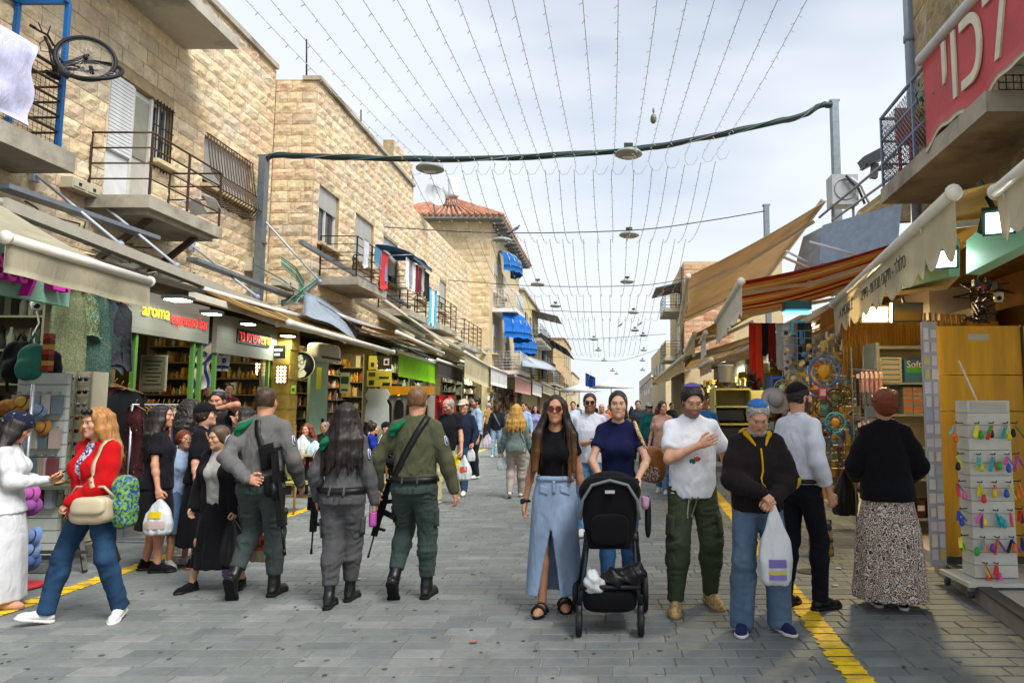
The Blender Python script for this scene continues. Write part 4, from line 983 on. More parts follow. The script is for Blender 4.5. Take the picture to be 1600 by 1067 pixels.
stones(B3, (X3, 24.62), (0, 1), 11.3, 3.7, 8.75, [(25.6 - 24.62, 26.8 - 24.62, 5.6, 6.9), (29 - 24.62, 30.2 - 24.62, 5.6, 6.9)], limit=200, seed=9, course=.29)
MB().box((-7.8, 24.75, 9.0), (1.5, .3, .6)).build('parapet_wall', STONEP, B3); box('roof', (-10, 30, 8.6), (5.6, 11, .2), CONC, B3)
balcony(B3, X3, 25.3, 28.2, 4.6, .95); balcony(B3, X3, 29.5, 33.5, 4.3, 1.0)
B4 = thing('house', 'taller pale stone house with red tiled hip roof and blue awnings', 'house', (-6.1, 40, 0))
X4, Y4 = -6.1, 35.2
box('wall', (-9.1, 41, 5.6), (6, 11.6, 11.2), STONEP, B4)
stones(B4, (-11.8, Y4), (1, 0), 5.7, 5.5, 11.1, (), limit=120, seed=12, course=.34, lmin=.45, lmax=.8, m=STONEP)
roof = MB().add([(-12.4, 34.5, 11.3), (-5.4, 34.5, 11.3), (-5.4, 47.4, 11.3), (-12.4, 47.4, 11.3), (-9, 38.5, 13.4), (-9, 43.5, 13.4), (-12.4, 34.5, 11.15), (-5.4, 34.5, 11.15), (-5.4, 47.4, 11.15), (-12.4, 47.4, 11.15)], [(0, 1, 4), (1, 2, 5, 4), (2, 3, 5), (3, 0, 4, 5), (6, 7, 1, 0), (7, 8, 2, 1), (8, 9, 3, 2), (9, 6, 0, 3), (9, 8, 7, 6)]).build('roof', mat('roof_underside', '7d7870', var=.1), B4)
RTILE = rnd_mat('roof_tile', ['b07860', 'a06a54', 'bb8a70', 'a87058', 'c09880'], bump=.004, var=.15)
tb = MB()
for i in range(24):                        # barrel tiles on the hip facing the street end, course by course
 u = i / 23
 for j in range(12):
  t0, t1 = j / 12, (j + 1.12) / 12
  def rp_(u_, t_): a = Vector((-12.4 + 7 * u_, 34.45, 11.32)); q = Vector((-9, 38.5, 13.42)); return a + (q - a) * t_
  if abs(u - .49) > .52 * (1): continue
  a, c = rp_(u, t0), rp_(u, t1); tb.tube([a + Vector((0, 0, .02)), c], [.1 * (1 - t0) + .01, .085 * (1 - t1 if t1 < 1 else 0) + .01], 6)
for i in range(24):
 u = i / 23
 for j in range(12):
  t0, t1 = j / 12, min(1, (j + 1.12) / 12); a0 = Vector((-5.35, 34.5 + 12.9 * u, 11.32)); q0 = Vector((-9, 38.5 + 5 * u, 13.42)); a, c = a0 + (q0 - a0) * t0, a0 + (q0 - a0) * t1; tb.tube([a + Vector((0, 0, .02)), c], .1, 6)
o = tb.build('roof_tiles', RTILE, roof); o['kind'] = 'stuff'
for i in range(14): MB().box((-5.75, 35 + .9 * i, 11.05), (.7, .1, .12)).build('rafter', paint('7c7f84'), B4)
for (a, c, z0, z1) in ((36.2, 37.4, 7.6, 9.3), (39.2, 40.4, 7.8, 9.2), (36.3, 37.6, 4.4, 5.9), (40, 41.3, 4.4, 5.9)): window(B4, X4 + .14, a, c, z0, z1, shutter=.4)
balcony(B4, X4, 36, 39.4, 6.75, 1.3, 6, 1.0, rm=paint('c8ccd0'), vert=.14, m=paint('d6d6d2')); balcony(B4, X4, 36.4, 40.5, 3.5, 1.5, 6, 1.0, rm=paint('b8bcc2'), vert=.16, m=paint('c9c8c2'))
def dome_awning(label, c, w, d, h, col, Y):
 t = thing('dome_awning', label, 'awning', c); n = 8; c = Vector(c); m = cloth(col)
 for i in range(n):
  a0, a1 = math.pi * i / n, math.pi * (i + 1) / n
  MB().sheet(lambda u, v: c + Vector((d * math.sin(v * math.pi / 2) * (.35 + .65 * math.sin(a0 + (a1 - a0) * u)) , -w / 2 * math.cos(a0 + (a1 - a0) * u) * (.1 + .9 * math.sin(v * math.pi / 2)), h * math.cos(v * math.pi / 2))), 3, 7, .012).build('panel', m, t)
  MB().tube([c + Vector((d * math.sin(v * math.pi / 2) * (.35 + .65 * math.sin(a1)) + .01, -w / 2 * math.cos(a1) * (.1 + .9 * math.sin(v * math.pi / 2)), h * math.cos(v * math.pi / 2) + .012)) for v in (0, .25, .5, .75, 1)], .02, 5).build('rib', paint('b9c6d6'), t)
 MB().sheet(lambda u, v: c + Vector((d * (.35 + .65 * math.sin(math.pi * u)), -w / 2 * math.cos(math.pi * u), -.3 * v + .03 * math.sin(u * 40) * v)), 30, 2, .01).build('valance', m, t)
dome_awning('round blue dome awning on the upper floor of the red roofed house', (X4 + .02, 38, 9.2), 2.6, 1.3, 1.0, '1e5c9e', 37)
dome_awning('large round blue dome awning with white ribs, nearer of the lower pair', (X4 + .02, 37.6, 5.5), 3.4, 1.9, 1.5, '1d5fae', 37)
dome_awning('round blue dome awning farther along, lower of the blue awnings', (X4 + .02, 41.5, 5.0), 3.0, 1.8, 1.4, '1f5ca4', 41)
wt = thing('water_tank', 'white water boiler standing on the red tiled roof', 'water tank', tuple(at(708, 318, 36))); c = at(708, 308, 36)
MB().lathe(c, [(.01, 0), (.28, 0), (.29, .1), (.29, .95), (.25, 1.05), (.01, 1.08)], 16).build('tank', paint('d5d8da'), wt)
for k in range(4): MB().tube([c + Vector((.2 * math.cos(k * 1.57 + .8), .2 * math.sin(k * 1.57 + .8), 0)), c + Vector((.24 * math.cos(k * 1.57 + .8), .24 * math.sin(k * 1.57 + .8), -.7))], .02, 5).build('leg', GALV, wt)
wt = thing('water_tank', 'smaller pale boiler left of the roof tank', 'water tank', tuple(at(697, 318, 37))); c = at(697, 312, 37); MB().lathe(c, [(.01, 0), (.2, 0), (.21, .6), (.15, .7), (.01, .72)], 14).build('tank', paint('c5c9cd'), wt); MB().tube([c, c + Vector((0, 0, -.8))], .03, 6).build('leg', GALV, wt)
ds = thing('satellite_dish', 'grey satellite dish on the parapet of the lower stone building', 'satellite dish', tuple(at(677, 335, 25.5))); c = at(676, 307, 25.5)
rot = Vector((.75, -.6, .25)).to_track_quat('Z', 'Y').to_matrix()
MB().lathe(c, [(.02, 0), (.2, .03), (.36, .1), (.46, .17), (.47, .165), (.37, .085), (.2, .01), (.02, -.02)], 22, rot=rot).build('dish', paint('a9adb1', .5), ds)
MB().tube([c + rot @ Vector((0, .4, .12)), c + rot @ Vector((0, .1, .5))], .015, 6).build('arm', GALV, ds); MB().sphere(c + rot @ Vector((0, .1, .5)), .05).build('receiver', paint('d0d0d0'), ds); MB().tube([c + rot @ Vector((0, 0, -.02)), at(680, 336, 25.7)], .025, 6).build('mast', GALV, ds)
for k, (px, py0, py1, Y) in enumerate(((479, 119, 62, 16.9), (564, 200, 172, 20.5), (645, 318, 274, 24.8))): tag(MB().tube([at(px, py0 + 3, Y), at(px, py1, Y)], .02, 6).build('roof_pole', IRON), ['thin rusty pole on the corner parapet', 'short pole on the roof edge behind the corner', 'thin pole beside the satellite dish'][k], 'pole')
def far_house(label, X, y0, y1, zt, wallm, wins, roofm=None, bal=(), cat='house'):
 t = thing('house', label, cat, (X, (y0 + y1) / 2, 0)); box('wall', (X - 3, (y0 + y1) / 2, zt / 2), (6, y1 - y0, zt), wallm, t); box('parapet_coping', (X - 3, (y0 + y1) / 2, zt + .08), (6.3, y1 - y0 + .3, .16), roofm or SLAB, t)
 for (a, z) in wins:
  w = box('window', (X + .01, y0 + a, z), (.06, 1.1, 1.4), GLASS, t)
  box('frame', (X + .05, y0 + a, z), (.03, .06, 1.4), FRAMEW, w); box('sill', (X + .06, y0 + a, z - .75), (.2, 1.4, .1), STONEP, w)
 for (a, w_, z) in bal: balcony(t, X, y0 + a, y0 + a + w_, z, 1.2, 5, 1.0)
 return t
f5 = far_house('cream plastered house beyond the blue awnings', -5.9, 47.3, 58, 9.6, mat('cream_wall', 'c6b684', var=.1, scale=1.5, world=True, bump=.003), [(2, 7.6), (5, 7.6), (8, 7.6), (2.5, 4.6), (7, 4.6)], bal=[(1, 4, 6.4), (5.6, 4, 6.4), (1, 5, 3.4)])
MB().sheet(lambda u, v: (-5.9 + 2.0 * v, 53 + 5 * u, 9.0 - .5 * v), 4, 2, .05).build('canopy', paint('5d574e'), f5)
f6 = far_house('far house with blue wall panel and long dark awning', -5.7, 58.3, 72, 7.6, mat('tan_wall', 'b79a6c', var=.12, scale=1.5, world=True), [(5, 5.6), (8, 5.6), (11, 5.6)], bal=[(.6, 6, 3.6), (7, 6, 3.6)])
box('blue_panel', (-5.6, 60.5, 5.6), (.1, 2.2, 3.0), paint('20448f'), f6); MB().sheet(lambda u, v: (-5.7 + 2.2 * v, 58.2 + 13 * u, 7.7 - 1.3 * v), 10, 3, .05).build('canopy', cloth('33373d'), f6)
f7 = far_house('narrow tan house at the far end of the row', -5.4, 84, 100, 9.8, mat('sand_wall', 'c0a67e', var=.1, scale=1, world=True), [(2, 7.5), (6, 7.5), (2, 4.5), (6, 4.5), (10, 7.5)], bal=[(1, 5, 3.2)], roofm=RTILE)
far_house('low grey house between the far houses', -5.8, 72.3, 83.8, 5.6, PLASTER, [(2, 4.2), (5, 4.2), (8, 4.2)], bal=[(1, 8, 3.1)])
far_house('distant pale building closing the left row', -5.2, 101, 125, 6.5, STONEP, [(3, 4.6), (8, 4.6), (14, 4.6)])
for o in [B1, B2, B3] + [o for o in COL.objects if o.parent is None and o.name.split('.')[0] in ('duvet', 'towel', 'laundry', 'canvas_awning')]: o.location.y -= .45
# ---------------------------------------------------------------- lamps, cables and light strings over the street
POSTM = metal('7c868c', .5); CABLE = paint('2e3a3c', .5)
def lamp_post(label, px, Y, py_top, arm=None):
 p = at(px, py_top, Y); t = thing('lamp_post', label, 'lamp post', (p.x, p.y, 0)); w = .2
 MB().bar((p.x, p.y, 0), p, w, w * .75).build('shaft', POSTM, t); MB().box((p.x, p.y, .15), (.34, .3, .3)).build('foot_plate', POSTM, t); MB().box((p.x, p.y, p.z + .02), (w + .02, w * .75 + .02, .04)).build('cap', POSTM, t)
 for z in (3.6, 5.2): MB().box((p.x, p.y, z), (w + .03, w * .75 + .03, .05)).build('clamp', POSTM, t)
 return t
lp1 = lamp_post('square grey lamp post against the stone wall corner', 413, 15.0, 246)
lamp_post('tall square grey post rising behind the awnings, carrying the thick cable', 1303, 15.2, 160)
lamp_post('second farther grey post carrying a thin cable', 1197, 21, 322)
def cablerun(label, pts, Y, r, m=CABLE, name='span_cable', twist=True):
 t = thing(name, label, 'cable', tuple(at(*pts[0], Y))); P = [at(a, b, Y) for a, b in pts]; Q = []
 for i in range(len(P) - 1):
  for k in range(6):
   u = k / 6; a = P[max(i - 1, 0)]; b, c = P[i], P[i + 1]; d = P[min(i + 2, len(P) - 1)]
   Q.append(.5 * ((2 * b) + (c - a) * u + (2 * a - 5 * b + 4 * c - d) * u * u + (3 * b - a - 3 * c + d) * u ** 3))
 Q.append(P[-1]); MB().tube(Q, r, 8).build('conduit', m, t)
 if twist:
  for ph, cm in ((0, paint('3f6b5c')), (2.1, paint('7a8284'))): MB().tube([q + Vector((0, (r + .008) * math.sin(i * .5 + ph), (r + .008) * math.cos(i * .5 + ph))) for i, q in enumerate(Q)], .012, 5).build('wire', cm, t)
 return t
cablerun('thick dark cable conduit spanning the street between the two lamp posts', [(410, 262), (418, 247), (440, 243), (520, 245), (640, 249), (800, 246), (982, 235), (1100, 215), (1200, 194), (1255, 180), (1280, 166), (1300, 164)], 15.0, .062)
spans = [(21., [(600, 355), (780, 364), (985, 360), (1100, 346), (1195, 330)]), (30., [(690, 437), (840, 447), (1000, 446), (1075, 434)]), (38., [(760, 480), (900, 487), (1060, 488)]), (50., [(790, 522), (900, 530), (1040, 522)]), (64., [(850, 556), (960, 564), (1030, 545)])]
for i, (Y, pts) in enumerate(spans): cablerun('%s thin cable spanning the street behind the thick one' % ORD[i], pts, Y, .016, twist=False)
def disc_lamp(px, py, Y, label, s=1.):
 c = at(px, py, Y); t = thing('street_lamp', label, 'lamp', tuple(c), 'disc lamps hung over the street')
 MB().lathe(c, [(1e-4, -.085), (.2, -.08), (.27, -.05), (.31, -.03), (.31, .0), (.26, .05), (.15, .085), (.06, .1), (1e-4, .1)], 24).build('housing', paint('8f948f', .5), t)
 MB().box(c + Vector((0, 0, -.088)), (.26, .12, .014)).build('diffuser', paint('d8d8cc', .3), t); MB().tube([c + Vector((0, 0, .09)), c + Vector((0, 0, .2))], .03, 8).build('hanger', CABLE, t); MB().box(c + Vector((0, 0, .19)), (.2, .1, .08)).build('bracket', CABLE, t)
LN = [(672, 263, 15), (982, 240, 15), (785, 376, 21), (983, 367, 21), (840, 444, 30), (980, 440, 30), (868, 478, 38), (990, 488, 38), (992, 516, 48), (928, 530, 50), (1005, 524, 52), (935, 547, 60), (1006, 547, 60), (944, 563, 70), (1004, 563, 70), (957, 579, 80), (1004, 578, 80), (963, 584, 95)]
LL = ['grey disc lamp on the thick cable above the laundry balconies', 'grey disc lamp in the middle of the thick cable', 'disc lamp on the second cable beside the red roofed house', 'disc lamp on the second cable over the street', 'disc lamp on the third cable above the blue awnings', 'disc lamp on the third cable over the street']
for i, (px, py, Y) in enumerate(LN): disc_lamp(px, py, Y, LL[i] if i < 6 else 'small distant disc lamp, %s going down the street' % ORD[i - 6])
XS = [(p - PX0) / FPX * 15 for p in (632, 659, 686, 715, 740, 766, 792, 818, 846, 870, 897, 929, 957, 990, 1018, 1044, 1074, 1102, 1125)]
WIRE = paint('7a7a72', .6); BULB = mat('fairy_bulb', 'c8c6b4', rough=.3, var=0)
bays = [('nearest', 2.5, 15, 6.55, 6.98, .28, .13), ('second', 15, 21, 6.85, 6.75, .45, .2), ('third', 21, 30, 6.75, 6.55, .55, .3), ('fourth', 30, 38, 6.5, 6.5, .5, .5), ('fifth', 38, 50, 6.5, 6.6, .6, .9), ('sixth', 50, 64, 6.6, 6.6, .7, 2)]
q = random.Random(21)
for bi, (bn, y0, y1, z0, z1, sag, step) in enumerate(bays):
 for i, X in enumerate(XS):
  zz0 = z0 + (.25 * max(0, (X - .5)) / 2.4 if bi == 1 else 0); zz1 = z1 + (.18 * max(0, X - .5) if bi == 0 else 0) - (.1 if bi > 0 else 0)
  sg = sag * q.uniform(.85, 1.2); n = 22; P = []
  for k in range(n + 1):
   u = k / n; P.append(Vector((X + .04 * math.sin(u * 3 + i), y0 + (y1 - y0) * u, zz0 + (zz1 - zz0) * u - sg * 4 * u * (1 - u))))
  if bi == 0: P += [Vector((X, y1 + .02, zz1 - .12)), Vector((X + .08, y1 + .05, zz1 - .22)), Vector((X + .2, y1 + .05, zz1 - .2)), Vector((X + .3, y1 + .03, zz1 - .02))]
  o = MB().tube(P, .004 if bi == 0 else .0045 + .0016 * bi, 4).build('light_string', WIRE)
  tag(o, '%s fairy light string from the stone wall side in the %s span overhead' % (ORD[i], bn), 'light string', 'fairy light strings over the street')
  if bi < 3:
   b = MB(); L = y1 - y0; k = 0; y = max(y0, 6.0) if bi == 0 else y0
   while y < y1:
    u = (y - y0) / L; p = Vector((X + .04 * math.sin(u * 3 + i), y, zz0 + (zz1 - zz0) * u - sg * 4 * u * (1 - u))); s_ = (-1) ** k
    b.bar(p, p + Vector((.055 * s_ * q.uniform(.5, 1), .015, -.03 * q.uniform(.2, 1.4))), .0075 if bi == 0 else .009); y += step * q.uniform(1.2, 1.9); k += 1
   x = b.build('bulbs', BULB, o); x['kind'] = 'stuff'
ob = thing('hanging_bundle', 'small bundle of cable hanging on a light string above the thick cable', 'bundle', tuple(at(1021, 190, 13)))
blob('knot', [ell(at(1021, 186, 13), (.06, .06, .1)), cap(at(1021, 176, 13), at(1021, 170, 13), .02)], .014, paint('6a6a60'), ob, .006, 40)
for k, (px, py, Y, l) in enumerate(((805, 363, 21, 'pigeon perched on the second cable'), (969, 513, 38, 'dark bird perched on a far cable'), (1000, 511, 38, 'second dark bird on the far cable'))):
 c = at(px, py - 5, Y); d = Vector((.8, .2, .55)).normalized(); t = thing('bird', l, 'bird', tuple(at(px, py, Y)))
 blob('bird_body', [cap(c - d * .09, c + d * .07, .035, .05, .03), cap(c + d * .07, c + d * .15 + Vector((0, 0, .03)), .03, .028, .02), cap(c - d * .09, c - d * .2, .028, .012, .02), cap(c + d * .16 + Vector((0, 0, .03)), c + d * .2 + Vector((.02, 0, .02)), .008, .003, .005), cap(c, c + Vector((0, 0, -.08)), .012, .008, .01)], .013, paint('5e6066'), t)
# ---------------------------------------------------------------- left-hand shops
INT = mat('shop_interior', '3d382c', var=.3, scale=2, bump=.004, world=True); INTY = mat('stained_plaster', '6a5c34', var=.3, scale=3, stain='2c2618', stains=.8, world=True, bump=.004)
ROOFM = metal('9a9a94', .6)
row = thing('shop_row', 'row of open shops with party walls under the stone houses', 'shops', (-8, 20, 0))
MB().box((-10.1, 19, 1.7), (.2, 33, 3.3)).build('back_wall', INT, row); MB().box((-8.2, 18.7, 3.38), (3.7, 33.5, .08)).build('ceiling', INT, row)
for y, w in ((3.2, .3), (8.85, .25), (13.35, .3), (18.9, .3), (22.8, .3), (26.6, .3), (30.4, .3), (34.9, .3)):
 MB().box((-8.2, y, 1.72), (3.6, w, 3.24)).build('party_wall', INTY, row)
pil = thing('stone_pillar', 'yellow lit stone pillar beside the round black face sign', 'pillar', (-6.25, 13.36, 0))
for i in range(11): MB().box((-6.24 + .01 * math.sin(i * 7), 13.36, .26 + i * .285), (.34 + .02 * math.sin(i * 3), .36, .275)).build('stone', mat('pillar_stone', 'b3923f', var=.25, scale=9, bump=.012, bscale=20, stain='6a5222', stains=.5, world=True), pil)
lt = thing('lean_to_roof', 'long grey metal lean-to roof above the row of awnings', 'roof', (-7.2, 18, 3.45))
MB().box((-7.35, 10.0, 3.53), (1.5, 12.6, .06), ry=R(4)).build('roof_sheet', ROOFM, lt); MB().box((-6.75, 25.6, 3.5), (.9, 18.6, .06), ry=R(4)).build('roof_sheet', ROOFM, lt)
for i in range(16): MB().bar((-8.0 if i < 7 else -7.1, 4 + 1.85 * i, 3.6), (-6.5, 4 + 1.85 * i, 3.55), .05, .07).build('joist', ROOFM, lt)
GUT = paint('a9a496', .5); GUT2 = paint('cfcab8', .5)
def lbar(name, label, cat, a, b, X, w, h, m):
 return tag(MB().bar(atX(*a, X), atX(*b, X), w, h).build(name, m), label, cat)
lbar('awning_cassette', 'long grey awning cassette above the cream awning and cafe signs', 'awning cassette', (0, 318), (430, 487), -6.42, .14, .13, GUT)
lbar('awning_cassette', 'long cream awning cassette running on past the cafe', 'awning cassette', (300, 462), (610, 551), -6.05, .1, .1, GUT2)
lbar('cable_tray', 'perforated metal cable tray along the stone wall', 'cable tray', (0, 290), (240, 372), -7.2, .22, .06, GALV)
lbar('cable_tray', 'pale cable tray continuing below the broken balcony', 'cable tray', (300, 405), (470, 470), -7.0, .2, .06, GALV)
lbar('gutter_pipe', 'grey pipe running beneath the laundry balconies', 'pipe', (470, 378), (640, 480), -6.7, .09, .09, GALV)
lbar('gutter_pipe', 'white pipe beside the grey tarpaulin', 'pipe', (560, 440), (700, 540), -6.1, .07, .07, GUT2)
for k, (a, b, l) in enumerate((((55, 272), (188, 382), 'nearest'), ((150, 312), (276, 415), 'second'), ((300, 384), (402, 464), 'third'), ((395, 325), (500, 440), 'fourth'))):
 t = thing('strut', '%s white diagonal strut bracing the awning row from the wall' % l, 'strut', tuple(atX(*a, -7.9)), 'diagonal struts above the awnings'); A, Bp = atX(*a, -7.9), atX(*b, -6.45)
 MB().tube([A, Bp], .022, 8).build('rod', paint('aeb6c0', .4), t); MB().sphere(Bp, .05).build('end_joint', paint('8c98a8'), t); MB().box(A, (.06, .12, .22)).build('wall_plate', paint('9aa2aa'), t)
cw = random.Random(4)
for k in range(9):
 y0 = cw.uniform(8.5, 14); y1 = y0 + cw.uniform(2, 5); X = -7.8 if y1 < 16.4 else -6.95; P = []; z = cw.uniform(3.75, 4.4)
 for i in range(13): u = i / 12; P.append(Vector((X + cw.uniform(.1, .5), y0 + (y1 - y0) * u, z - .25 * math.sin(u * 3.14) + .05 * math.sin(u * 11 + k))))
 tag(MB().tube(P, .012, 5).build('loose_cable', [paint('2a2c2c'), paint('47685c'), paint('9a9a92')][k % 3]), '%s loose %s cable slung along the left wall under the balconies' % (ORD[k], ['black', 'green', 'grey'][k % 3]), 'cable', 'loose cables along the wall')
for k in range(5):
 P = [atX(*p, -7.0 + .05 * k) for p in ((440, 402 + k * 3), (462, 418 + k * 4), (475, 440 + k * 4), (462, 462 + k * 3), (440, 470 + 2 * k), (480, 458 - 3 * k), (500, 440 - k * 2))]
 tag(MB().tube(P, .014, 6).build('cable_loop', paint(['3f7f6a', '4a8a78', '8fb0a8', '35685c', '6a9a8c'][k])), '%s loop of green cable beside the corner building meter box' % ORD[k], 'cable', 'green cable loops')
ebox(424, 452, 430, 456, -7.0 + .0, 'grey meter box on the corner building', 1)
def awning(label, F0, F1, B0, B1, m, drop=.4, vm=None, scallop=0., tube=.045, tm=None, arms=True, sagv=.06, group=None, nu=20, cat='awning', stripes=None, lip=.03, tubep=True):
 """folding-arm awning: F0, F1 near and far end of the front bar, B0, B1 of the wall side"""
 F0, F1, B0, B1 = [Vector(q) for q in (F0, F1, B0, B1)]; t = thing('awning', label, cat, tuple((B0 + B1) / 2), group); tm = tm or paint('d9d6cb', .4)
 f = lambda u, v: (B0 + (B1 - B0) * u) * (1 - v) + (F0 + (F1 - F0) * u) * v + Vector((0, 0, -sagv * math.sin(v * math.pi) + .012 * math.sin(u * 14 + v * 3)))
 if stripes:
  cols, n = stripes; wd = []
  for i in range(n): wd.append(cols[i % len(cols)])
  for i, c in enumerate(wd):
   MB().sheet(lambda u, v: f((i + u) / n, v), 2, 10, .008).build('canvas_stripe', c, t)
 else: MB().sheet(f, nu, 10, .008).build('canvas', m, t)
 if tubep: MB().tube([F0, F1], tube, 12).build('front_bar', tm, t)
 for q in (F0, F1): MB().lathe(q, [(1e-4, -.012), (tube * 1.25, -.01), (tube * 1.25, .01), (1e-4, .012)], 12, axis='Y').build('end_cap', tm, t)
 MB().tube([B0 + Vector((0, 0, .03)), B1 + Vector((0, 0, .03))], tube * 1.3, 10).build('cassette', tm, t)
 if drop:
  def vf(u, v):
   p = F0 + (F1 - F0) * u - Vector((0, 0, tube * .6)); d = drop
   if scallop: d = drop - scallop * (1 - abs(math.sin(u * (F1 - F0).length / .3 * 3.1416))) * (.8 + .35 * math.sin(u * 17))
   return p + Vector((0, 0, -d * v)) + Vector((.02 * v * math.sin(u * (F1 - F0).length * 9), 0, 0))
  MB().sheet(vf, max(16, int((F1 - F0).length * (44 if scallop else 16))), 4, .006).build('valance', vm or m, t)
 if arms:
  for k, u in enumerate((.12, .88)):
   a = B0 + (B1 - B0) * u + Vector((0, 0, -.14)); b = F0 + (F1 - F0) * (u * .9 + .05) - Vector((0, 0, .05)); e = (a + b) / 2 + (F1 - F0).normalized() * (.35 if k == 0 else -.35) + Vector((0, 0, -.05))
   MB().bar(a, e, .04, .06).build('arm', tm, t); MB().bar(e, b, .035, .05).build('arm', tm, t); MB().box(e, (.06, .06, .09)).build('elbow', tm, t)
 return t
CREAM = mat('cream_canvas', 'b5ae96', var=.12, scale=3, stain='8b8468', stains=.6, fold=.004, world=True, tl=.3); CREAM2 = mat('light_canvas', 'cfc4a0', var=.1, scale=3, stain='a3945f', stains=.4, fold=.004, world=True, tl=.35)
BROWN = mat('brown_canvas', '8a6428', var=.12, scale=3, world=True, fold=.003, tl=.45); TAN = mat('tan_canvas', 'a88a50', var=.1, scale=4, world=True, tl=.45)
LX = -6.3
def LA(label, pa, pb, xf, xb, zb, m, drop=.4, vm=None, **k):
 F0, F1 = atX(*pa, xf), atX(*pb, xf); return awning(label, F0, F1, (xb, F0.y, zb), (xb, F1.y, zb), m, drop, vm, **k)
LA('cream canvas awning over the pink lettered shop', (9, 371), (234, 440), -4.72, -6.35, 3.68, CREAM, .25, CREAM)
LA('low cream cassette awning with brown stripes beyond the cafe', (452, 504), (614, 550), -5.0, -6.4, 3.42, None, 0, stripes=([BROWN, TAN, BROWN, mat('sand_canvas', 'a08a58', var=.1)], 26))
LA('brown striped awning hung higher beside the green valance', (620, 519), (692, 552), -5.0, -6.5, 3.75, None, 0, stripes=([BROWN, TAN], 18))
GREENC = mat('green_canvas', '8fc31e', var=.08, scale=4, world=True, fold=.004, tl=.4); DARKC = mat('dark_canvas', '3a3834', var=.1, world=True); WHC = mat('white_canvas', 'c9c9c8', var=.08, world=True, stain='8a8a86', stains=.5); PINKC = mat('pink_canvas', 'cf9a90', var=.15, world=True, scale=5)
LA('bright lime green awning valance beyond the striped awnings', (623, 549), (682, 568), -5.5, -6.6, 3.4, GREENC, .62)
LA('charcoal awning with small white emblem after the green one', (684, 562), (722, 575), -5.4, -6.5, 3.5, DARKC, .5)
LA('broad cream awning with deep plain valance half way down', (726, 550), (768, 575), -4.9, -6.5, 3.9, CREAM2, .85)
LA('white awning with faint lettering behind the cream one', (767, 573), (792, 583), -4.8, -6.3, 3.5, WHC, .7)
LA('faded pink awning with red trim down the row', (805, 587), (831, 597), -4.8, -6.3, 3.6, PINKC, .8)
LA('greyish awning right after the pink one', (832, 595), (846, 602), -4.7, -6.2, 3.6, WHC, .8)
LA('pale awning near the far left end', (848, 598), (866, 607), -4.7, -6.2, 3.7, CREAM, .7); LA('small cream awning, farthest of the left row', (868, 606), (884, 613), -4.6, -6.2, 3.7, CREAM2, .8)
tp = thing('tarpaulin', 'grey tarpaulin stretched below the corner building', 'tarpaulin', tuple(atX(520, 490, -6.4)))
MB().sheet(lambda u, v: atX(476 + 95 * u, 457 + 48 * u, -6.6).lerp(atX(474 + 80 * u, 488 + 40 * u, -6.0), v) + Vector((0, 0, .04 * math.sin(u * 7 + v * 4))), 14, 6, .01).build('cloth', cloth('8a95a0'), tp)
MB().tube([atX(476, 457, -6.6), atX(560, 512, -6.0)], .015, 6).build('edge_rod', GALV, tp)
for k, (a, b, X, m) in enumerate((((560, 470), (660, 525), -6.4, GUT2), ((640, 505), (740, 556), -6.3, GUT), ((690, 515), (790, 570), -6.3, GUT2), ((760, 545), (850, 594), -6.2, GUT))):
 tag(MB().bar(atX(*a, X), atX(*b, X), .2, .12).build('awning_cassette', m), '%s rolled awning cassette in the receding row' % ORD[k], 'awning cassette', 'cassettes in the receding row')
tag(MB().sheet(lambda u, v: atX(816 + 52 * u, 555 + 14 * u, -5.6 + 1.6 * v) + Vector((0, 0, -.5 * v)), 6, 3, .03).build('metal_canopy', paint('b5c0c8', .35)), 'pale blue metal canopy far down the row', 'canopy')
# --- signs
WOODB = mat('sign_board', '7a766a', var=.12, scale=3, stretch=(1, .3, 14), rough=.6)
def fascia(label, y0, y1, z0, z1, X, m=WOODB):
 t = thing('sign_board', label, 'sign', (X, (y0 + y1) / 2, z0)); box('board', (X - .04, (y0 + y1) / 2, (z0 + z1) / 2), (.08, y1 - y0, z1 - z0), m, t); return t
s1 = fascia('grey board sign reading aroma espresso bar in yellow and red letters', 9.0, 10.85, 2.58, 3.16, LX)
YLET = mat('yellow_letter', 'f0d820', var=0, emit=.3, rough=.4); RLET = mat('red_letter', 'e02018', var=0, emit=.4, rough=.4); BLK2 = paint('0d0d0d')
text('aroma', 'lettering', .27, YLET, (LX + .02, 9.24, 2.83), (0, 1, 0), (0, 0, 1), s1, .004, sx=.85); text('espresso bar', 'lettering', .27, RLET, (LX + .02, 9.86, 2.79), (0, 1, 0), (0, 0, 1), s1, .004, sx=.66)
s2 = fascia('grey board sign with red and yellow Hebrew letters on a black strip', 11.08, 13.1, 2.46, 3.1, LX)
box('letter_strip', (LX + .01, 12.22, 2.80), (.02, 1.12, .24), BLK2, s2)
text('רב וסרפסא', 'lettering', .25, RLET, (LX + .028, 11.7, 2.72), (0, 1, 0), (0, 0, 1), s2, .004, sx=.7); text('המורא', 'lettering', .25, YLET, (LX + .028, 12.36, 2.72), (0, 1, 0), (0, 0, 1), s2, .004, sx=.68)
MINT = paint('7fae98', .5)
s3 = fascia('mint green sign box with bright pink raised letters', 5.6, 7.75, 2.72, 3.3, -6.1, MINT)
MAG = mat('magenta_letter', 'c81fa0', var=.05, rough=.35)
text('pretty Li', 'lettering', .52, MAG, (-6.04, 6.2, 2.86), (0, 1, 0), (0, 0, 1), s3, .05, sx=.8)
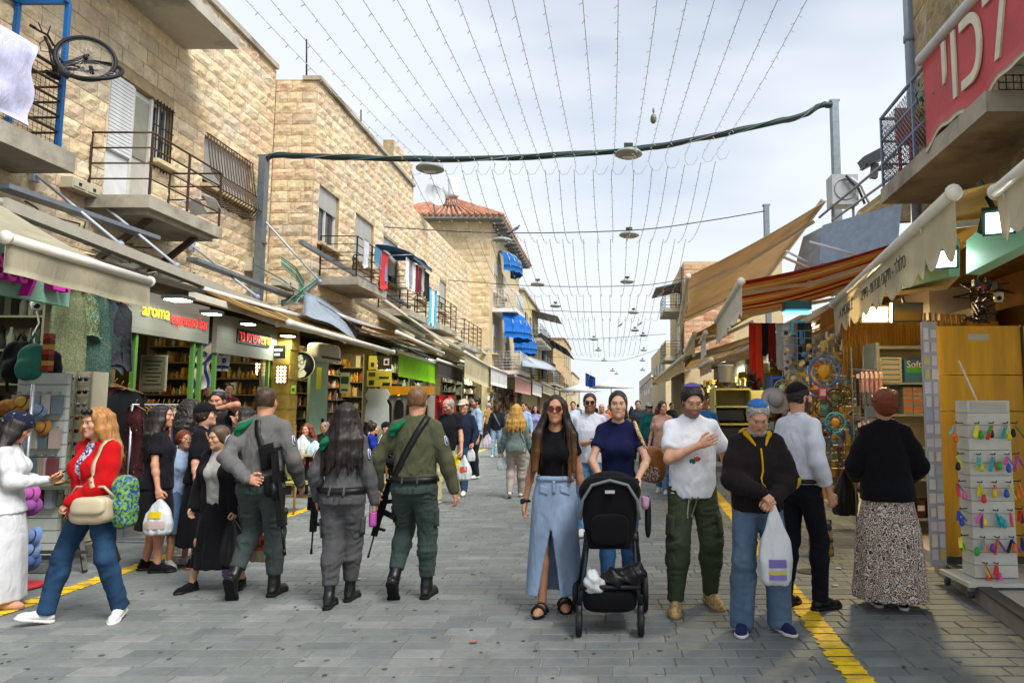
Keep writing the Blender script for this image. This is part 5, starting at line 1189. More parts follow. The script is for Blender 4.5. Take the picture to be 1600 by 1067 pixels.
cm = thing('security_camera', 'white security camera under the mint sign box', 'camera', tuple(at(58, 482, 7.55))); c = at(58, 476, 7.5); MB().lathe(c, [(1e-4, -.07), (.045, -.05), (.06, 0), (.055, .05), (1e-4, .06)], 12).build('housing', paint('c9c9c4'), cm); MB().sphere(c + Vector((.03, -.04, -.02)), .03).build('lens', BLK2, cm); MB().tube([c + Vector((0, 0, -.05)), c + Vector((.02, .02, -.2)), c + Vector((-.02, 0, -.32)), c + Vector((.02, 0, -.5))], .008, 5).build('cord', paint('c9c9b4'), cm)
def panel_lamp(label, px, py, X, e=9., sz=(.3, .14), col=(.85, 1, .95), power=0, rot=0):
 p = atX(px, py, X); t = thing('lit_lamp', label, 'lamp', tuple(p)); MB().box(p, (sz[0], sz[1] * 2, .05)).build('housing', paint('3c403e'), t); MB().box(p + Vector((0, 0, -.03)), (sz[0] - .05, sz[1] * 2 - .05, .012)).build('diffuser', glow('lamp_glow_%.1f' % e, col, e), t)
 if power:
  L = bpy.data.lights.new('shop_lamp', 'AREA'); L.energy = power; L.size = .4; L.color = col; o = bpy.data.objects.new('shop_lamp', L); COL.objects.link(o); o.location = Vector((0, 0, -.06)); o.parent = t
panel_lamp('lit square floodlight above the red lettering', 279, 466, -5.9, power=2); panel_lamp('lit dish lamp between the two grey sign boards', 331, 488, -5.95, sz=(.24, .12), power=2); panel_lamp('lit lamp above the Hebrew sign', 388, 504, -5.95, sz=(.22, .1), power=1.5); panel_lamp('lit lamp beyond the Hebrew sign', 450, 523, -6.0, sz=(.24, .12), power=10)
ps = at(470, 571, 13.6); rs = thing('round_sign', 'round black sign with cream line portrait of a face in glasses', 'sign', tuple(ps))
MB().lathe(ps, [(1e-4, .02), (.265, .02), (.265, -.02), (1e-4, -.02)], 40, axis='Y').build('disc', BLK2, rs); MB().ring(ps, .27, .014, 44, 6, 0, (0, 1, 0)).build('rim', paint('c8b078'), rs)
CRM = paint('cfc19a', .6); fo = ps + Vector((0, -.024, 0))
def flat(name, pts, m, dy=0., s_=1.): return MB().prism([(a * s_, b * s_) for a, b in pts], .006, (fo + Vector((0, -dy, 0)), (1, 0, 0), (0, 0, 1))).build(name, m, rs)
flat('emblem_face', [(-.13, .06), (-.12, -.03), (-.09, -.11), (-.04, -.13), (.03, -.09), (.08, -.05), (.1, .03), (.11, .1), (.07, .18), (0, .21), (-.07, .19), (-.12, .13)], CRM); flat('emblem_neck', [(-.08, -.14), (.02, -.11), (.07, -.08), (.13, -.15), (.09, -.22), (0, -.25), (-.08, -.24)], CRM)
for sg in (-.075, .035): MB().ring(fo + Vector((sg, -.012, .06)), .042, .007, 18, 5, 0, (0, 1, 0)).build('emblem_glasses', BLK2, rs)
flat('emblem_mouth', [(-.1, -.03), (-.02, -.055), (.015, -.03), (-.02, -.085), (-.07, -.085)], BLK2, .008); flat('emblem_hair', [(.02, .19), (.06, .14), (.05, .11), (.09, .09), (.11, .13), (.07, .185)], BLK2, .008)
# --- wares: many small goods nobody could count, one mass per shop bay
WARES = rnd_mat('small_wares', ['7a2a22', '20242a', 'a8842c', 'c9c2ae', '2f4a3a', '8a6a3a', '9aa4a8', '4c2f22', 'b0562a', '2d4466', 'd6cfa4', '5c5a30'], bump=.001, var=.2)
WARESD = rnd_mat('dark_wares', ['2a2420', '16181a', '4a4226', '55504a', '24302a', '3a3020', '6c6a5c', '201814'], bump=.001, var=.2)
WARESY = rnd_mat('warm_wares', ['8a6a20', 'b08a2c', '5c3c14', 'c9a850', '7a2a18', '3a3420', 'a09060', 'd0c8a0', '44581e'], bump=.001, var=.2)
def shelving(label, X0, X1, y, z0, z1, nsh, mw, seed, facing='Y', depth=.3, cat='shelves', frame=None, fill=.85, gw=(.05, .16), rot=0.):
 """shelf unit across the bay (faces the viewer, -Y) or along the wall ('X': faces +X), stocked with small goods"""
 q = random.Random(seed); L = X1 - X0
 def T(u, d, z): return Vector((X0 + u, y - d, z)) if facing == 'Y' else Vector((y + d, X0 + u, z))
 t = thing('shelf_unit', label, cat, tuple(T(L / 2, 0, z0))); fm = frame or paint('6a6450')
 def bx(name, u0, u1, d0, d1, za, zb, m, p): a, b = T(u0, d0, za), T(u1, d1, zb); return MB().box((a + b) / 2, [abs(b[i] - a[i]) for i in range(3)]).build(name, m, p)
 bx('back_panel', 0, L, -.02, 0, z0, z1, fm, t)
 for u in (0, L - .03): bx('upright', u, u + .03, .002, depth, z0, z1, fm, t)
 b = MB()
 for k in range(nsh):
  z = z0 + (z1 - z0) * k / nsh; bx('shelf_board', .03, L - .03, .002, depth, z, z + .025, fm, t); u = .04; hmax = (z1 - z0) / nsh - .05
  while u < L - .05:
   w = q.uniform(*gw); h = min(hmax, q.uniform(.4, .95) * hmax)
   if u + w > L - .04: break
   if q.random() < fill:
    a, c = T(u, .05, z + .026), T(u + w * .92, depth - q.uniform(.01, .08), z + .026 + h)
    if q.random() < .2: b.box((a + c) / 2, [abs(c[i] - a[i]) for i in range(3)])
    else: b.lathe(((a + c) / 2).to_2d().to_3d() + Vector((0, 0, a.z)), [(w * .42, 0), (w * .45, h * .1), (w * .45, h * .6), (w * .2, h * .78), (w * .18, h), (1e-4, h)], 7)
   u += w
 o = b.build('wares', mw, t); o['kind'] = 'stuff'
 return t
shelving('dim shelves of bags and goods at the back of the pink lettered shop', 5, 8.6, -9.9, .2, 3.0, 6, WARESD, 1, 'X', gw=(.08, .25)); shelving('dark shelf wall behind the cafe counter', 9.2, 13.1, -9.95, .9, 3.1, 5, WARESD, 2, 'X', gw=(.06, .2))
shelving('warm lit shelves packed with jars facing the street', 13.7, 16.2, -7.1, .2, 3.0, 10, WARES, 3, 'X', gw=(.05, .1)); shelving('shelves of bottles deeper in the juice shop', 16.4, 18.7, -7.3, .2, 3.0, 9, WARES, 5, 'X', gw=(.05, .1))
shelving('shelves of tins beyond the juice shop', 19.2, 22.6, -7.0, .2, 3.0, 8, WARES, 6, 'X', gw=(.06, .2)); shelving('shelves of packets in the shop with red fridges', 23.2, 26.4, -7.0, .2, 3.0, 8, WARESD, 7, 'X', gw=(.06, .2)); shelving('dark stock shelves in the farther left shop', 27, 30, -6.9, .2, 3.0, 7, WARESD, 8, 'X', gw=(.08, .2)); shelving('last stocked shelf wall of the left shops', 30.8, 34.6, -6.9, .2, 3.0, 7, WARES, 9, 'X', gw=(.08, .2))
shelving('shelves on the party wall behind the clothes rack', -8.6, -6.9, 8.7, .2, 3.1, 7, WARESD, 10, gw=(.05, .14)); shelving('jar shelves on the party wall beside the stone pillar', -8.6, -6.45, 13.15, .3, 3.0, 9, WARESY, 11, gw=(.05, .1)); shelving('bottle shelves on the party wall under the striped awning', -8.0, -6.5, 18.7, .3, 3.0, 7, WARESY, 12, gw=(.06, .14)); shelving('crowded shelves on the party wall before the red fridges', -8.0, -6.4, 22.6, .3, 3.0, 6, WARES, 13, gw=(.08, .18)); shelving('goods on the farther party wall', -8.0, -6.3, 30.2, .3, 3.0, 6, WARESD, 14, gw=(.08, .2))
for k, y in enumerate((36, 39.5, 43, 48, 54, 61, 69, 78, 90)):
 t = thing('market_stall', '%s market stall of the far left row, heaped with goods' % ORD[k], 'stall', (-5.9, y, 0), 'far market stalls'); box('counter', (-5.85, y, .45), (.7, 3.0, .9), paint(['5c4a30', '3e4a44', '6a6a66'][k % 3]), t); q = random.Random(k); b = MB()
 for i in range(60): b.box((-5.85 + q.uniform(-.3, .35), y + q.uniform(-1.4, 1.4), .95 + q.random() * .2), (.12, .12, .2))
 for i in range(40): b.box((-6.0, y + q.uniform(-1.45, 1.45), 1.4 + q.random() * 1.2), (.1, .2, .22))
 o = b.build('goods', WARES, t); o['kind'] = 'stuff'
GRF = paint('4e7a34', .5)
af = thing('shop_window', 'dark cafe shop front with thin green posts', 'shop front', (LX - .1, 11, 0))
for y in (9.25, 10.55, 10.75, 11.15, 12.9): MB().box((LX - .06, y, 1.35), (.06, .05, 2.45)).build('post', GRF, af)
MB().box((LX - .5, 11.0, .6), (.5, 3.6, 1.0)).build('counter', paint('2c2a22'), af); MB().box((LX - .35, 11.0, 1.12), (.8, 3.7, .05)).build('counter_top', paint('57503c'), af)
nt_ = thing('framed_notice', 'framed paper notice hanging in the dark cafe window', 'notice', tuple(at(240, 585, 9.95))); c = at(240, 583, 9.95)
MB().box(c, (.38, .02, .52)).build('frame', paint('8c8872'), nt_); MB().box(c + Vector((0, -.014, 0)), (.34, .01, .48)).build('paper', paint('5e5a44'), nt_)
for k in range(7): MB().box(c + Vector((0, -.021, .17 - .055 * k)), (.26 - .05 * (k % 3), .004, .014)).build('text_line', paint('2e2c20'), nt_)
def flag(label, px, py, Y, w, h, lean, folds=3):
 c = at(px, py, Y); t = thing('flag', label, 'flag', tuple(c)); ux = Vector((math.cos(lean), .3, math.sin(lean))).normalized(); uy = Vector((-math.sin(lean), 0, math.cos(lean)))
 f = lambda u, v, d=0.: c + ux * w * (u - .5) + uy * h * (v - .5) + Vector((0, .03 * math.sin(u * folds * 2 + v) - d, 0))
 MB().sheet(lambda u, v: f(u, v), 8, 8, .004).build('cloth', cloth('c6c8d0'), t)
 for v0 in (.12, .74): MB().sheet(lambda u, v: f(u, v0 + .14 * v, .007), 8, 2, .003).build('stripe', cloth('27408c'), t)
 b = MB()
 for s_ in (1, -1):
  P = [f(.5 + .13 * h / w * math.cos(R(90 * s_ + 120 * i)) * 1.0, .5 + .13 * math.sin(R(90 * s_ + 120 * i)), .009) for i in range(3)]
  b.tube(P, .01, 5, closed=True)
 b.build('star', cloth('27408c'), t)
flag('blue and white flag hanging askew in the cafe, upper', 320, 553, 11.5, .4, .34, .9); flag('blue and white flag drooping in the cafe, lower', 313, 590, 11.4, .42, .36, 1.9); flag('small flag pennant hanging beside the drooping flags', 338, 563, 11.6, .16, .36, 0.05); flag('second small flag pennant at the pennant line end', 351, 563, 11.7, .16, .36, -.1)
GW = paint('8fae94', .5)
gp = thing('service_door', 'pale green service door between cafe shelves', 'door', (-6.45, 15.4, 0)); box('leaf', (-6.45, 15.4, 1.35), (.06, .95, 2.5), GW, gp); box('handle', (-6.40, 15.6, 1.25), (.05, .05, .16), BLK2, gp); box('hook_plate', (-6.41, 15.3, 2.2), (.04, .06, .25), BLK2, gp)
def poster(label, px0, px1, py0, py1, Y, col, marks=(), th=.03, frame=None, cat='poster'):
 a, b = at(px0, py1, Y), at(px1, py0, Y); t = thing('poster', label, cat, tuple((a + b) / 2)); c = (a + b) / 2; MB().box(c, (b.x - a.x, th, b.z - a.z)).build('panel', paint(col), t)
 for (u0, u1, v0, v1, cc) in marks: MB().box((a.x + (b.x - a.x) * (u0 + u1) / 2, Y - th / 2 - .004, a.z + (b.z - a.z) * (v0 + v1) / 2), ((b.x - a.x) * (u1 - u0), .006, (b.z - a.z) * (v1 - v0))).build('print', paint(cc), t)
 return t
poster('cream poster with dark green lens emblem by the service door', 531, 547, 582, 614, 15.2, 'b7bd8a', [(.1, .9, .45, .8, '24462c'), (.15, .85, .1, .2, '3a5a3a')]); poster('yellow menu panel with black drawings, lower', 573, 612, 579, 604, 16.4, 'b9a832', [(.08, .35, .65, .9, '4a4418'), (.5, .9, .5, .62, '1e1c10'), (.1, .3, .1, .4, '2a2810'), (.65, .95, .05, .25, '1e1c10')]); poster('dark menu panel with pale plate picture, upper', 590, 612, 556, 577, 16.4, '2e2416', [(.45, .85, .3, .8, 'b9b4a4'), (.55, .75, .42, .66, 'a06a30')]); poster('small yellow menu panel beside the plate picture', 576, 589, 556, 577, 16.4, 'c0ae3a', [(.3, .7, .2, .5, '2a2810')])
poster('lime green leaflet on the stone pillar', 455, 462, 602, 615, 13.1, '9ac845', [(.2, .8, .3, .7, '3a5a20')], .01); poster('pale green leaflet by the cafe post', 402, 407, 605, 620, 12.8, '8fb08a', [(.2, .8, .3, .7, '3a5a40')], .01); poster('yellow apron cloth hanging by the service door', 494, 503, 574, 608, 14.6, 'b8c23a', (), .02)
poster('dark menu board with white lettering inside the cafe', 426, 446, 540, 560, 13.0, '14140f', [(.15, .8, .55, .75, 'b5b5a8'), (.15, .6, .2, .4, 'b5b5a8')])
jm = thing('juice_dispenser', 'four-tank juice dispenser with black arched fronts and gold taps', 'juice dispenser', (-5.9, 17.2, 0)); c = at(632, 640, 17.4)
MB().box((c.x, 17.6, .55), (1.25, .6, 1.0)).build('cabinet', paint('9a9888'), jm); MB().box((c.x, 17.65, 2.0), (1.25, .5, .22)).build('tank', mat('amber_tank', 'b07818', rough=.2), jm); MB().box((c.x, 17.72, 1.45), (1.25, .45, .9)).build('panel', paint('8a887c'), jm)
for k in range(4):
 x = c.x - .45 + .3 * k; MB().prism([(-.115, -.35), (.115, -.35), (.115, .2), (.09, .28), (.05, .33), (0, .35), (-.05, .33), (-.09, .28), (-.115, .2)], .03, ((x, 17.46, 1.42), (1, 0, 0), (0, 0, 1))).build('front', BLK2, jm)
 MB().lathe((x, 17.38, 1.84), [(1e-4, 0), (.03, 0), (.03, .06), (1e-4, .06)], 8).build('tap', metal('c9a850', .3), jm); MB().box((x, 17.44, 1.79), (.1, .1, .035)).build('spout', metal('b0b0a8', .3), jm)
ci = thing('cup_carrier', 'white cut-out cardboard display stand beside the juice dispenser', 'display', tuple(at(590, 680, 16.8))); c = at(590, 640, 16.8)
MB().prism([(-.3, -.45), (.3, -.45), (.27, .1), (.22, .2), (.3, .35), (.22, .5), (-.22, .5), (-.3, .35), (-.22, .2), (-.27, .1)], .05, (c, (1, 0, 0), (0, 0, 1))).build('board', paint('a9aea8'), ci); MB().prism([(0, .15), (.1, .3), (0, .45), (-.1, .3)], .01, (c + Vector((0, -.012, 0)), (1, 0, 0), (0, 0, 1))).build('cut_out', paint('6a6a2c'), ci)
for k in range(4): MB().box(c + Vector((-.15 + .1 * k, -.02, -.3)), (.06, .02, .16)).build('slot', paint('4a4a38'), ci)
acu = thing('air_conditioner', 'white wall air conditioner above the service door', 'air conditioner', (-6.2, 15.2, 2.7)); blob('casing', [ell((-6.3, 15.3, 2.78), (.17, .62, .2), pw=5)], .03, paint('b9beb4'), acu); MB().box((-6.13, 15.3, 2.66), (.02, 1.0, .05)).build('outlet', BLK2, acu)
for k, (px, w_, lab) in enumerate(((112, 0, ''),)): pass
for k, (px, py, nx_, nz_, l) in enumerate(((368, 573, 4, 4, 'upright glass-bulb marquee letter in the cafe window'), (441, 585, 3, 5, 'rectangular bulb-lit marquee panel beside the round sign'), (411, 577, 4, 4, 'round bulb-lit marquee letter behind the cafe post'))):
 if k == 0: continue
 c = at(px, py, 13.05); t = thing('marquee_light', l, 'lit sign', tuple(c)); MB().box(c, (.07 * nx_, .05, .07 * nz_)).build('tray', paint('5a2a18'), t); b = MB()
 for i in range(nx_):
  for j in range(nz_): MB().sphere(c + Vector(((i - (nx_ - 1) / 2) * .065, -.045, (j - (nz_ - 1) / 2) * .065)), .021, 8).build('bulb', glow('bulb_glow', (1, .8, .42), 7), t)
for k, (px, Y) in enumerate(((668, 24.2), (683, 24.8), (697, 25.4))):
 p = gr(px, 640); X = (px - PX0) / FPX * Y; t = thing('drinks_fridge', ['red drinks fridge nearest the lime awning', 'middle red drinks fridge', 'red drinks fridge farthest along'][k], 'fridge', (X, Y, 0), 'red drinks fridges'); MB().box((X, Y, 1.0), (.65, .6, 2.0)).build('cabinet', paint('a8141a', .35), t); MB().box((X, Y - .31, .85), (.56, .02, 1.45)).build('glass_door', GLASS, t); MB().box((X, Y - .31, 1.8), (.6, .03, .3)).build('header', paint('c8181e', .35), t); text('Coca-Cola', 'lettering', .14, paint('e8e8e8'), (X - .28, Y - .33, 1.76), (1, 0, 0), (0, 0, 1), t, .003, sx=.85, shear=.3)
# ---------------------------------------------------------------- right-hand side
RUBBLE = rnd_mat('rubble_stone', ['b5a586', 'a3926f', 'c4b48e', '8f8166', 'bda878'], rough=.95, bump=.05, bscale=9, var=.3, scale=6, stain='6a5d45', stains=.7)
def wx(y): return 3.66 + .1 * y            # facade of the near right building
RB = thing('stone_building', 'rough stone building with the red banner balcony', 'building', (4.5, 7, 0))
b = MB(); b.prism([(wx(1), 1), (wx(10.4), 10.4), (9, 10.4), (9, 1)], 4.7, ((0, 0, 3.5), (1, 0, 0), (0, 1, 0))); b.build('wall', RUBBLE, RB)
q = random.Random(77)
stones(RB, (wx(10.42), 10.42), (-.0995, -.995), 5.2, 4.4, 8.2, (), course=.36, lmin=.3, lmax=.8, limit=170, seed=31, m=RUBBLE)
bl = MB().prism([(3.56, 7.1), (3.70, 9.45), (wx(9.45), 9.45), (wx(6.5), 6.5), (3.52, 6.5)][0:5], .2, ((0, 0, 4.33), (1, 0, 0), (0, 1, 0))).build('balcony', SLAB, RB)
RAILB = paint('7487a6', .45)
rails(bl, [(3.6, 7.2), (3.72, 9.4), (4.55, 9.4)], 4.55, 5.5, 3, 1.05, .02, RAILB)
def diag(parent, a, b, z0, z1, step, m):
 bb = MB(); a, b = Vector((*a, 0)), Vector((*b, 0)); L = (b - a).length; n = int(L / step)
 H = z1 - z0
 for i in range(-int(H / step), n + 1):
  for s_ in (1, -1):
   u0, u1 = i * step, i * step + H; zz0, zz1 = z0, z1
   if u0 < 0: zz0 = z0 - u0; u0 = 0
   if u1 > L: zz1 = z1 - (u1 - L); u1 = L
   if zz0 >= zz1: continue
   if s_ < 0: za, zb = z1 - (zz0 - z0), z1 - (zz1 - z0)
   else: za, zb = zz0, zz1
   bb.tube([a + (b - a) * (u0 / L) + Vector((0, 0, za)), a + (b - a) * (u1 / L) + Vector((0, 0, zb))], .005, 4)
 o = bb.build('mesh_panel', m, parent); o['kind'] = 'stuff'
diag(bl, (3.6, 7.25), (3.715, 9.38), 4.58, 5.42, .075, GALV); diag(bl, (3.73, 9.4), (4.5, 9.4), 4.58, 5.42, .075, GALV)
grid_panel('grille', bl, (3.66, 6.52, 4.55), (1, 0, 0), (0, 0, 1), .8, .6, .07, .006, IRONB)
pl = thing('potted_plant', 'green bushy plant behind the blue balcony railing', 'plant', (3.85, 7.9, 4.55)); bb = MB(); q = random.Random(5)
for i in range(240):
 c = Vector((3.72 + q.gauss(0, .07), 7.9 + q.gauss(0, .14), 5.0 + q.gauss(0, .16))); d = Vector((q.gauss(0, 1), q.gauss(0, 1), q.gauss(.3, 1))).normalized() * .05; e = d.orthogonal() * .35
 bb.add([c - d, c + e, c + d, c - e], [(0, 1, 2, 3)])
o = bb.build('leaves', mat('leaf_green', '4f8a1e', var=.3, scale=20), pl); o['kind'] = 'stuff'
for i in range(5): MB().tube([(3.8, 7.9, 4.6), (3.75 + .03 * i, 7.75 + .07 * i, 5.0)], .008, 5).build('stem', paint('4a6a20'), pl)
MB().lathe((3.85, 7.9, 4.56), [(.08, 0), (.12, .18), (.11, .18), (.07, .02)], 12).build('pot', paint('8a4a30'), pl)
rc = thing('red_chair', 'red plastic chair seen through the balcony mesh', 'chair', (3.9, 8.7, 4.55)); RED = paint('b0303a')
MB().box((3.9, 8.7, 4.95), (.4, .4, .04)).build('seat', RED, rc); MB().box((3.9, 8.9, 5.2), (.4, .04, .45)).build('backrest', RED, rc)
for dx in (-.17, .17):
 for dy in (-.17, .17): MB().bar((3.9 + dx, 8.7 + dy, 4.55), (3.9 + dx, 8.7 + dy, 4.94), .035).build('leg', RED, rc)
bn = thing('banner', 'long faded red awning banner with cream Hebrew letters on the balcony', 'banner', (3.6, 6.5, 4.6)); REDB = mat('faded_red_canvas', 'c2565a', var=.12, scale=2.5, stain='9a5a58', stains=.5, world=True, fold=.004)
by0, by1 = 4.6, 7.86
def bz(y): return 4.53 + .06 * math.sin(y * 5.2 + 1) + .03 * math.sin(y * 11)
def bx_(y): return 3.5 + .018 * (y - 4) + .02
MB().sheet(lambda u, v: (bx_(by0 + (by1 - by0) * u) + .015 * math.sin(u * 20 + v * 2) * v, by0 + (by1 - by0) * u, 5.5 + (bz(by0 + (by1 - by0) * u) - 5.5) * v), 60, 6, .008).build('canvas', REDB, bn)
MB().sheet(lambda u, v: (bx_(by0 + (by1 - by0) * u) - .012 + .015 * math.sin(u * 20 + 2), by0 + (by1 - by0) * u, bz(by0 + (by1 - by0) * u) + .05 * (1 - v) - .012), 60, 1, .012).build('hem', paint('bdb39a'), bn)
MB().tube([(bx_(by0), by0, 5.55), (bx_(by1), by1 + .05, 5.55)], .065, 12).build('roller', paint('c9ccce', .4), bn)
LETC = paint('d6d2bc', .6)
text('יוכל', 'lettering', 1.2, LETC, (bx_(7.3) - .016, 7.42, 4.74), (-.018, -1, 0), (0, 0, 1), bn, .01, sx=.72)
ac = thing('air_conditioner', 'white air conditioner unit behind the red banner', 'air conditioner', (3.9, 6.25, 4.6)); MB().box((3.85, 6.0, 4.98), (.35, .8, .62)).build('casing', paint('cfd2d0'), ac)
for k in range(7): MB().ring((3.665, 6.05, 5.0), .04 + .035 * k, .006, 22, 5, 0, (1, 0, 0)).build('fan_guard_ring', paint('b5b8b8'), ac)
for y in (5.7, 6.3): MB().bar((3.6, y, 4.63), (4.3, y, 4.63), .05).build('bracket', paint('c0c4c6'), ac)
dp = thing('downpipe', 'tall grey downpipe at the corner of the rough stone building', 'pipe', (4.68, 10.55, 0)); MB().tube([(4.66, 10.5, 3.5), (4.66, 10.5, 8.7)], .075, 12).build('pipe', paint('7c838c', .5), dp)
for z in (5.2, 7.2, 8.2): MB().tube([(4.66, 10.5, z), (4.66, 10.5, z + .1)], .092, 12).build('collar', paint('7c838c', .5), dp)
for o in (RB, bn, ac, pl, rc, dp): o.location.y -= .3
BR = thing('low_building', 'low patched shop block with grey metal sheets and clutter on its roof', 'building', (5.2, 14, 0))
MB().prism([(wx(10.45) + .2, 10.45), (5.0, 20), (5.2, 34), (9, 34), (9, 10.45)], 3.9, ((0, 0, 0), (1, 0, 0), (0, 1, 0))).build('wall', PLASTER, BR)
def sheetp(name, pts, m, th=.02, parent=BR): P = [at(*p) for p in pts]; n = (P[1] - P[0]).cross(P[3] - P[0]).normalized(); return MB().add([*P, *[p + n * th for p in P]], [(0, 1, 2, 3), (7, 6, 5, 4), (0, 4, 5, 1), (1, 5, 6, 2), (2, 6, 7, 3), (3, 7, 4, 0)]).build(name, m, parent)
sheetp('metal_sheet', [(1285, 352, 11.6), (1408, 318, 10.6), (1400, 402, 10.4), (1280, 412, 11.4)], metal('8b95a0', .45)); sheetp('metal_sheet', [(1255, 370, 12.6), (1290, 352, 12.2), (1290, 420, 12.0), (1240, 425, 12.6)], metal('9aa2a8', .5))
sheetp('patched_wall', [(1340, 330, 12.0), (1420, 270, 11.2), (1420, 345, 11.0), (1330, 350, 11.8)], RUBBLE, .05)
acr = thing('air_conditioner', 'grey white air conditioner with looping hoses on the low roof', 'air conditioner', tuple(at(1318, 325, 13))); c = at(1316, 300, 13); MB().box(c, (.5, .35, .58)).build('casing', paint('a9aeb2'), acr); MB().ring(c + Vector((0, -.18, 0)), .2, .012, 24, 5, 0, (0, 1, 0)).build('fan_guard', paint('8c9296'), acr); MB().tube([c + Vector((.1, -.2, .2)), c + Vector((.3, -.2, .05)), c + Vector((.4, -.2, -.2)), c + Vector((.5, -.15, -.35))], .03, 6).build('hose', paint('c8ccce'), acr); MB().tube([c + Vector((.0, -.22, .25)), c + Vector((.22, -.25, 0)), c + Vector((.35, -.2, -.3))], .025, 6).build('hose', paint('3a3c3e'), acr)
for dx in (-.2, .2): MB().bar(c + Vector((dx, 0, -.29)), c + Vector((dx, 0, -.6)), .04).build('leg', GALV, acr)
fl = thing('floodlight', 'unlit grey floodlight box on a bracket beside the balcony corner', 'floodlight', tuple(at(1365, 275, 11))); c = at(1362, 249, 11); MB().box(c, (.34, .3, .16), ry=R(-28)).build('head', paint('6f757c'), fl); MB().box(c + Vector((-.04, -.02, -.085)), (.28, .25, .02), ry=R(-28)).build('glass', GLASS, fl); MB().bar(c + Vector((.05, 0, -.08)), c + Vector((.02, 0, -.32)), .1).build('bracket', paint('8a9096'), fl); MB().bar(c + Vector((.02, 0, -.18)), c + Vector((.3, -.1, -.16)), .06).build('arm', paint('5c6268'), fl)
for k, (a, b_) in enumerate((((1280, 340, 12), (1400, 240, 10)), ((1300, 345, 12), (1415, 262, 10.3)), ((1265, 378, 10), (1345, 400, 9.6)), ((1228, 392, 11), (1262, 410, 10.8)), ((1290, 430, 10), (1225, 402, 11)))): tag(MB().tube([at(*a), at(*b_)], .022, 6).build('metal_rod', paint(['9aa0a6', 'b5bac0', 'd5d9e0', 'cfd4da', 'b0906a'][k])), ['thin grey rod slanting over the roof clutter', 'second pale rod slanting beside it', 'white awning strut lying above the striped awning', 'short white strut beside the big beige awning', 'tan wooden lath tied above the striped awning'][k], 'rod')
fr = thing('house', 'tall narrow stone house far down on the awning side with rusty balconies', 'house', (4.6, 46, 0)); MB().box((7.6, 46, 5.2), (6, 9, 10.4)).build('wall', STONEP, fr)
stones(fr, (4.6 + .0, 41.48), (1, 0), 3.0, 5.0, 10.2, (), course=.34, limit=60, seed=51, m=rnd_mat('brick_stone', ['b98a6a', 'c4a486', 'ab7c5c', 'caa88a'], bump=.008, var=.2)); stones(fr, (4.58, 50.5), (0, -1), 9, 5.0, 10.2, (), course=.34, limit=60, seed=52, m=STONEP)
for z in (4.6, 7.6):
 balcony(fr, 4.58, 42, 46, z, 1.1, 5, 1.0, nx=-1); w = box('window', (4.56, 44, z + 1.3), (.06, 1.2, 1.6), GLASS, fr); box('frame', (4.52, 44, z + 1.3), (.03, .08, 1.6), FRAMEW, w)
MB().sheet(lambda u, v: (4.6 - 1.7 * v, 41.6 + 4 * u, 9.2 - .4 * v), 4, 3, .05).build('canopy', paint('6a6860'), fr); MB().tube([(4.5, 41.45, 3), (4.5, 41.45, 10)], .08, 8).build('downpipe', IRONB, fr)
far2 = thing('house', 'distant low house on the awning side', 'house', (5, 70, 0)); MB().box((8, 70, 3.6), (6, 20, 7.2)).build('wall', STONEP, far2)
for y in (63, 67, 71, 75): w = box('window', (4.98, y, 5), (.06, 1.2, 1.4), GLASS, far2); box('frame', (4.94, y, 5), (.03, .07, 1.4), FRAMEW, w)
far3 = thing('house', 'hazy end house where the awning side closes', 'house', (5.4, 105, 0)); MB().box((9, 105, 3), (7, 34, 6)).build('wall', PLASTER, far3)
for y in (92, 97, 102): box('window', (5.48, y, 4), (.06, 1.4, 1.5), GLASS, far3)
# --- awnings on the right
BEI = mat('beige_canvas', 'd6c09c', var=.08, scale=3, stain='9a7a48', stains=.4, world=True, fold=.003, tl=.5); YELC = mat('yellow_canvas', 'c79a2e', var=.1, world=True, tl=.5); OLIVE = mat('olive_canvas', '8f8a34', var=.1, world=True)
awning('big beige awning tilting up towards the sky', at(1075, 432, 12), at(1062, 505, 18.5), at(1287, 315, 12.6), at(1195, 440, 18.2), BEI, .42, mat('bleached_canvas', 'cbb98e', var=.1, world=True, tl=.4), nu=24)
RS = [mat('stripe_red', 'a8281c', var=.1, world=True, tl=.5), mat('stripe_tan', 'd49a58', var=.1, world=True, tl=.5), mat('stripe_cream', 'dcc088', var=.1, world=True, tl=.5)]
awning('red and tan striped awning between the beige and white ones', at(1158, 440, 9.0), at(1120, 502, 13.0), at(1415, 374, 9.2), at(1300, 462, 12.8), None, .42, mat('fringe_canvas', 'cfccbe', var=.1, world=True), scallop=.06, stripes=([RS[0], RS[1], RS[2], RS[1], RS[0], RS[2]], 18), tm=paint('cfcfc8'))
WHV = mat('mobile_valance', 'cbc2a6', var=.08, scale=3, stain='a0946c', stains=.45, world=True, fold=.004, tl=.3)
F0, F1 = at(1490, 301, 4.4), at(1302, 475, 8.8)
am = awning('cream awning lettered A MOBILE with ragged scalloped valance', F0, F1, F0 + Vector((1.35, .1, .5)), F1 + Vector((1.3, 0, .5)), mat('mustard_canvas', 'c09a44', var=.1, world=True, tl=.5), .40, WHV, scallop=.13, tube=.045)
dv = (F1 - F0).normalized()
dl = -dv
text('A MOBILE', 'lettering', .17, paint('2c2c28'), F1 + dl * .55 + Vector((-.03, 0, -.27)), dl, (0, 0, 1), am, .002, sx=1.05)
text('םידיינ - תוריכמ ינוקית - רלולס', 'lettering', .17, paint('3c3a34'), F1 + dl * 1.75 + Vector((-.03, 0, -.26)), dl, (0, 0, 1), am, .002, sx=.8)
G0, G1 = at(1640, 232, 2.75), at(1556, 300, 3.6)
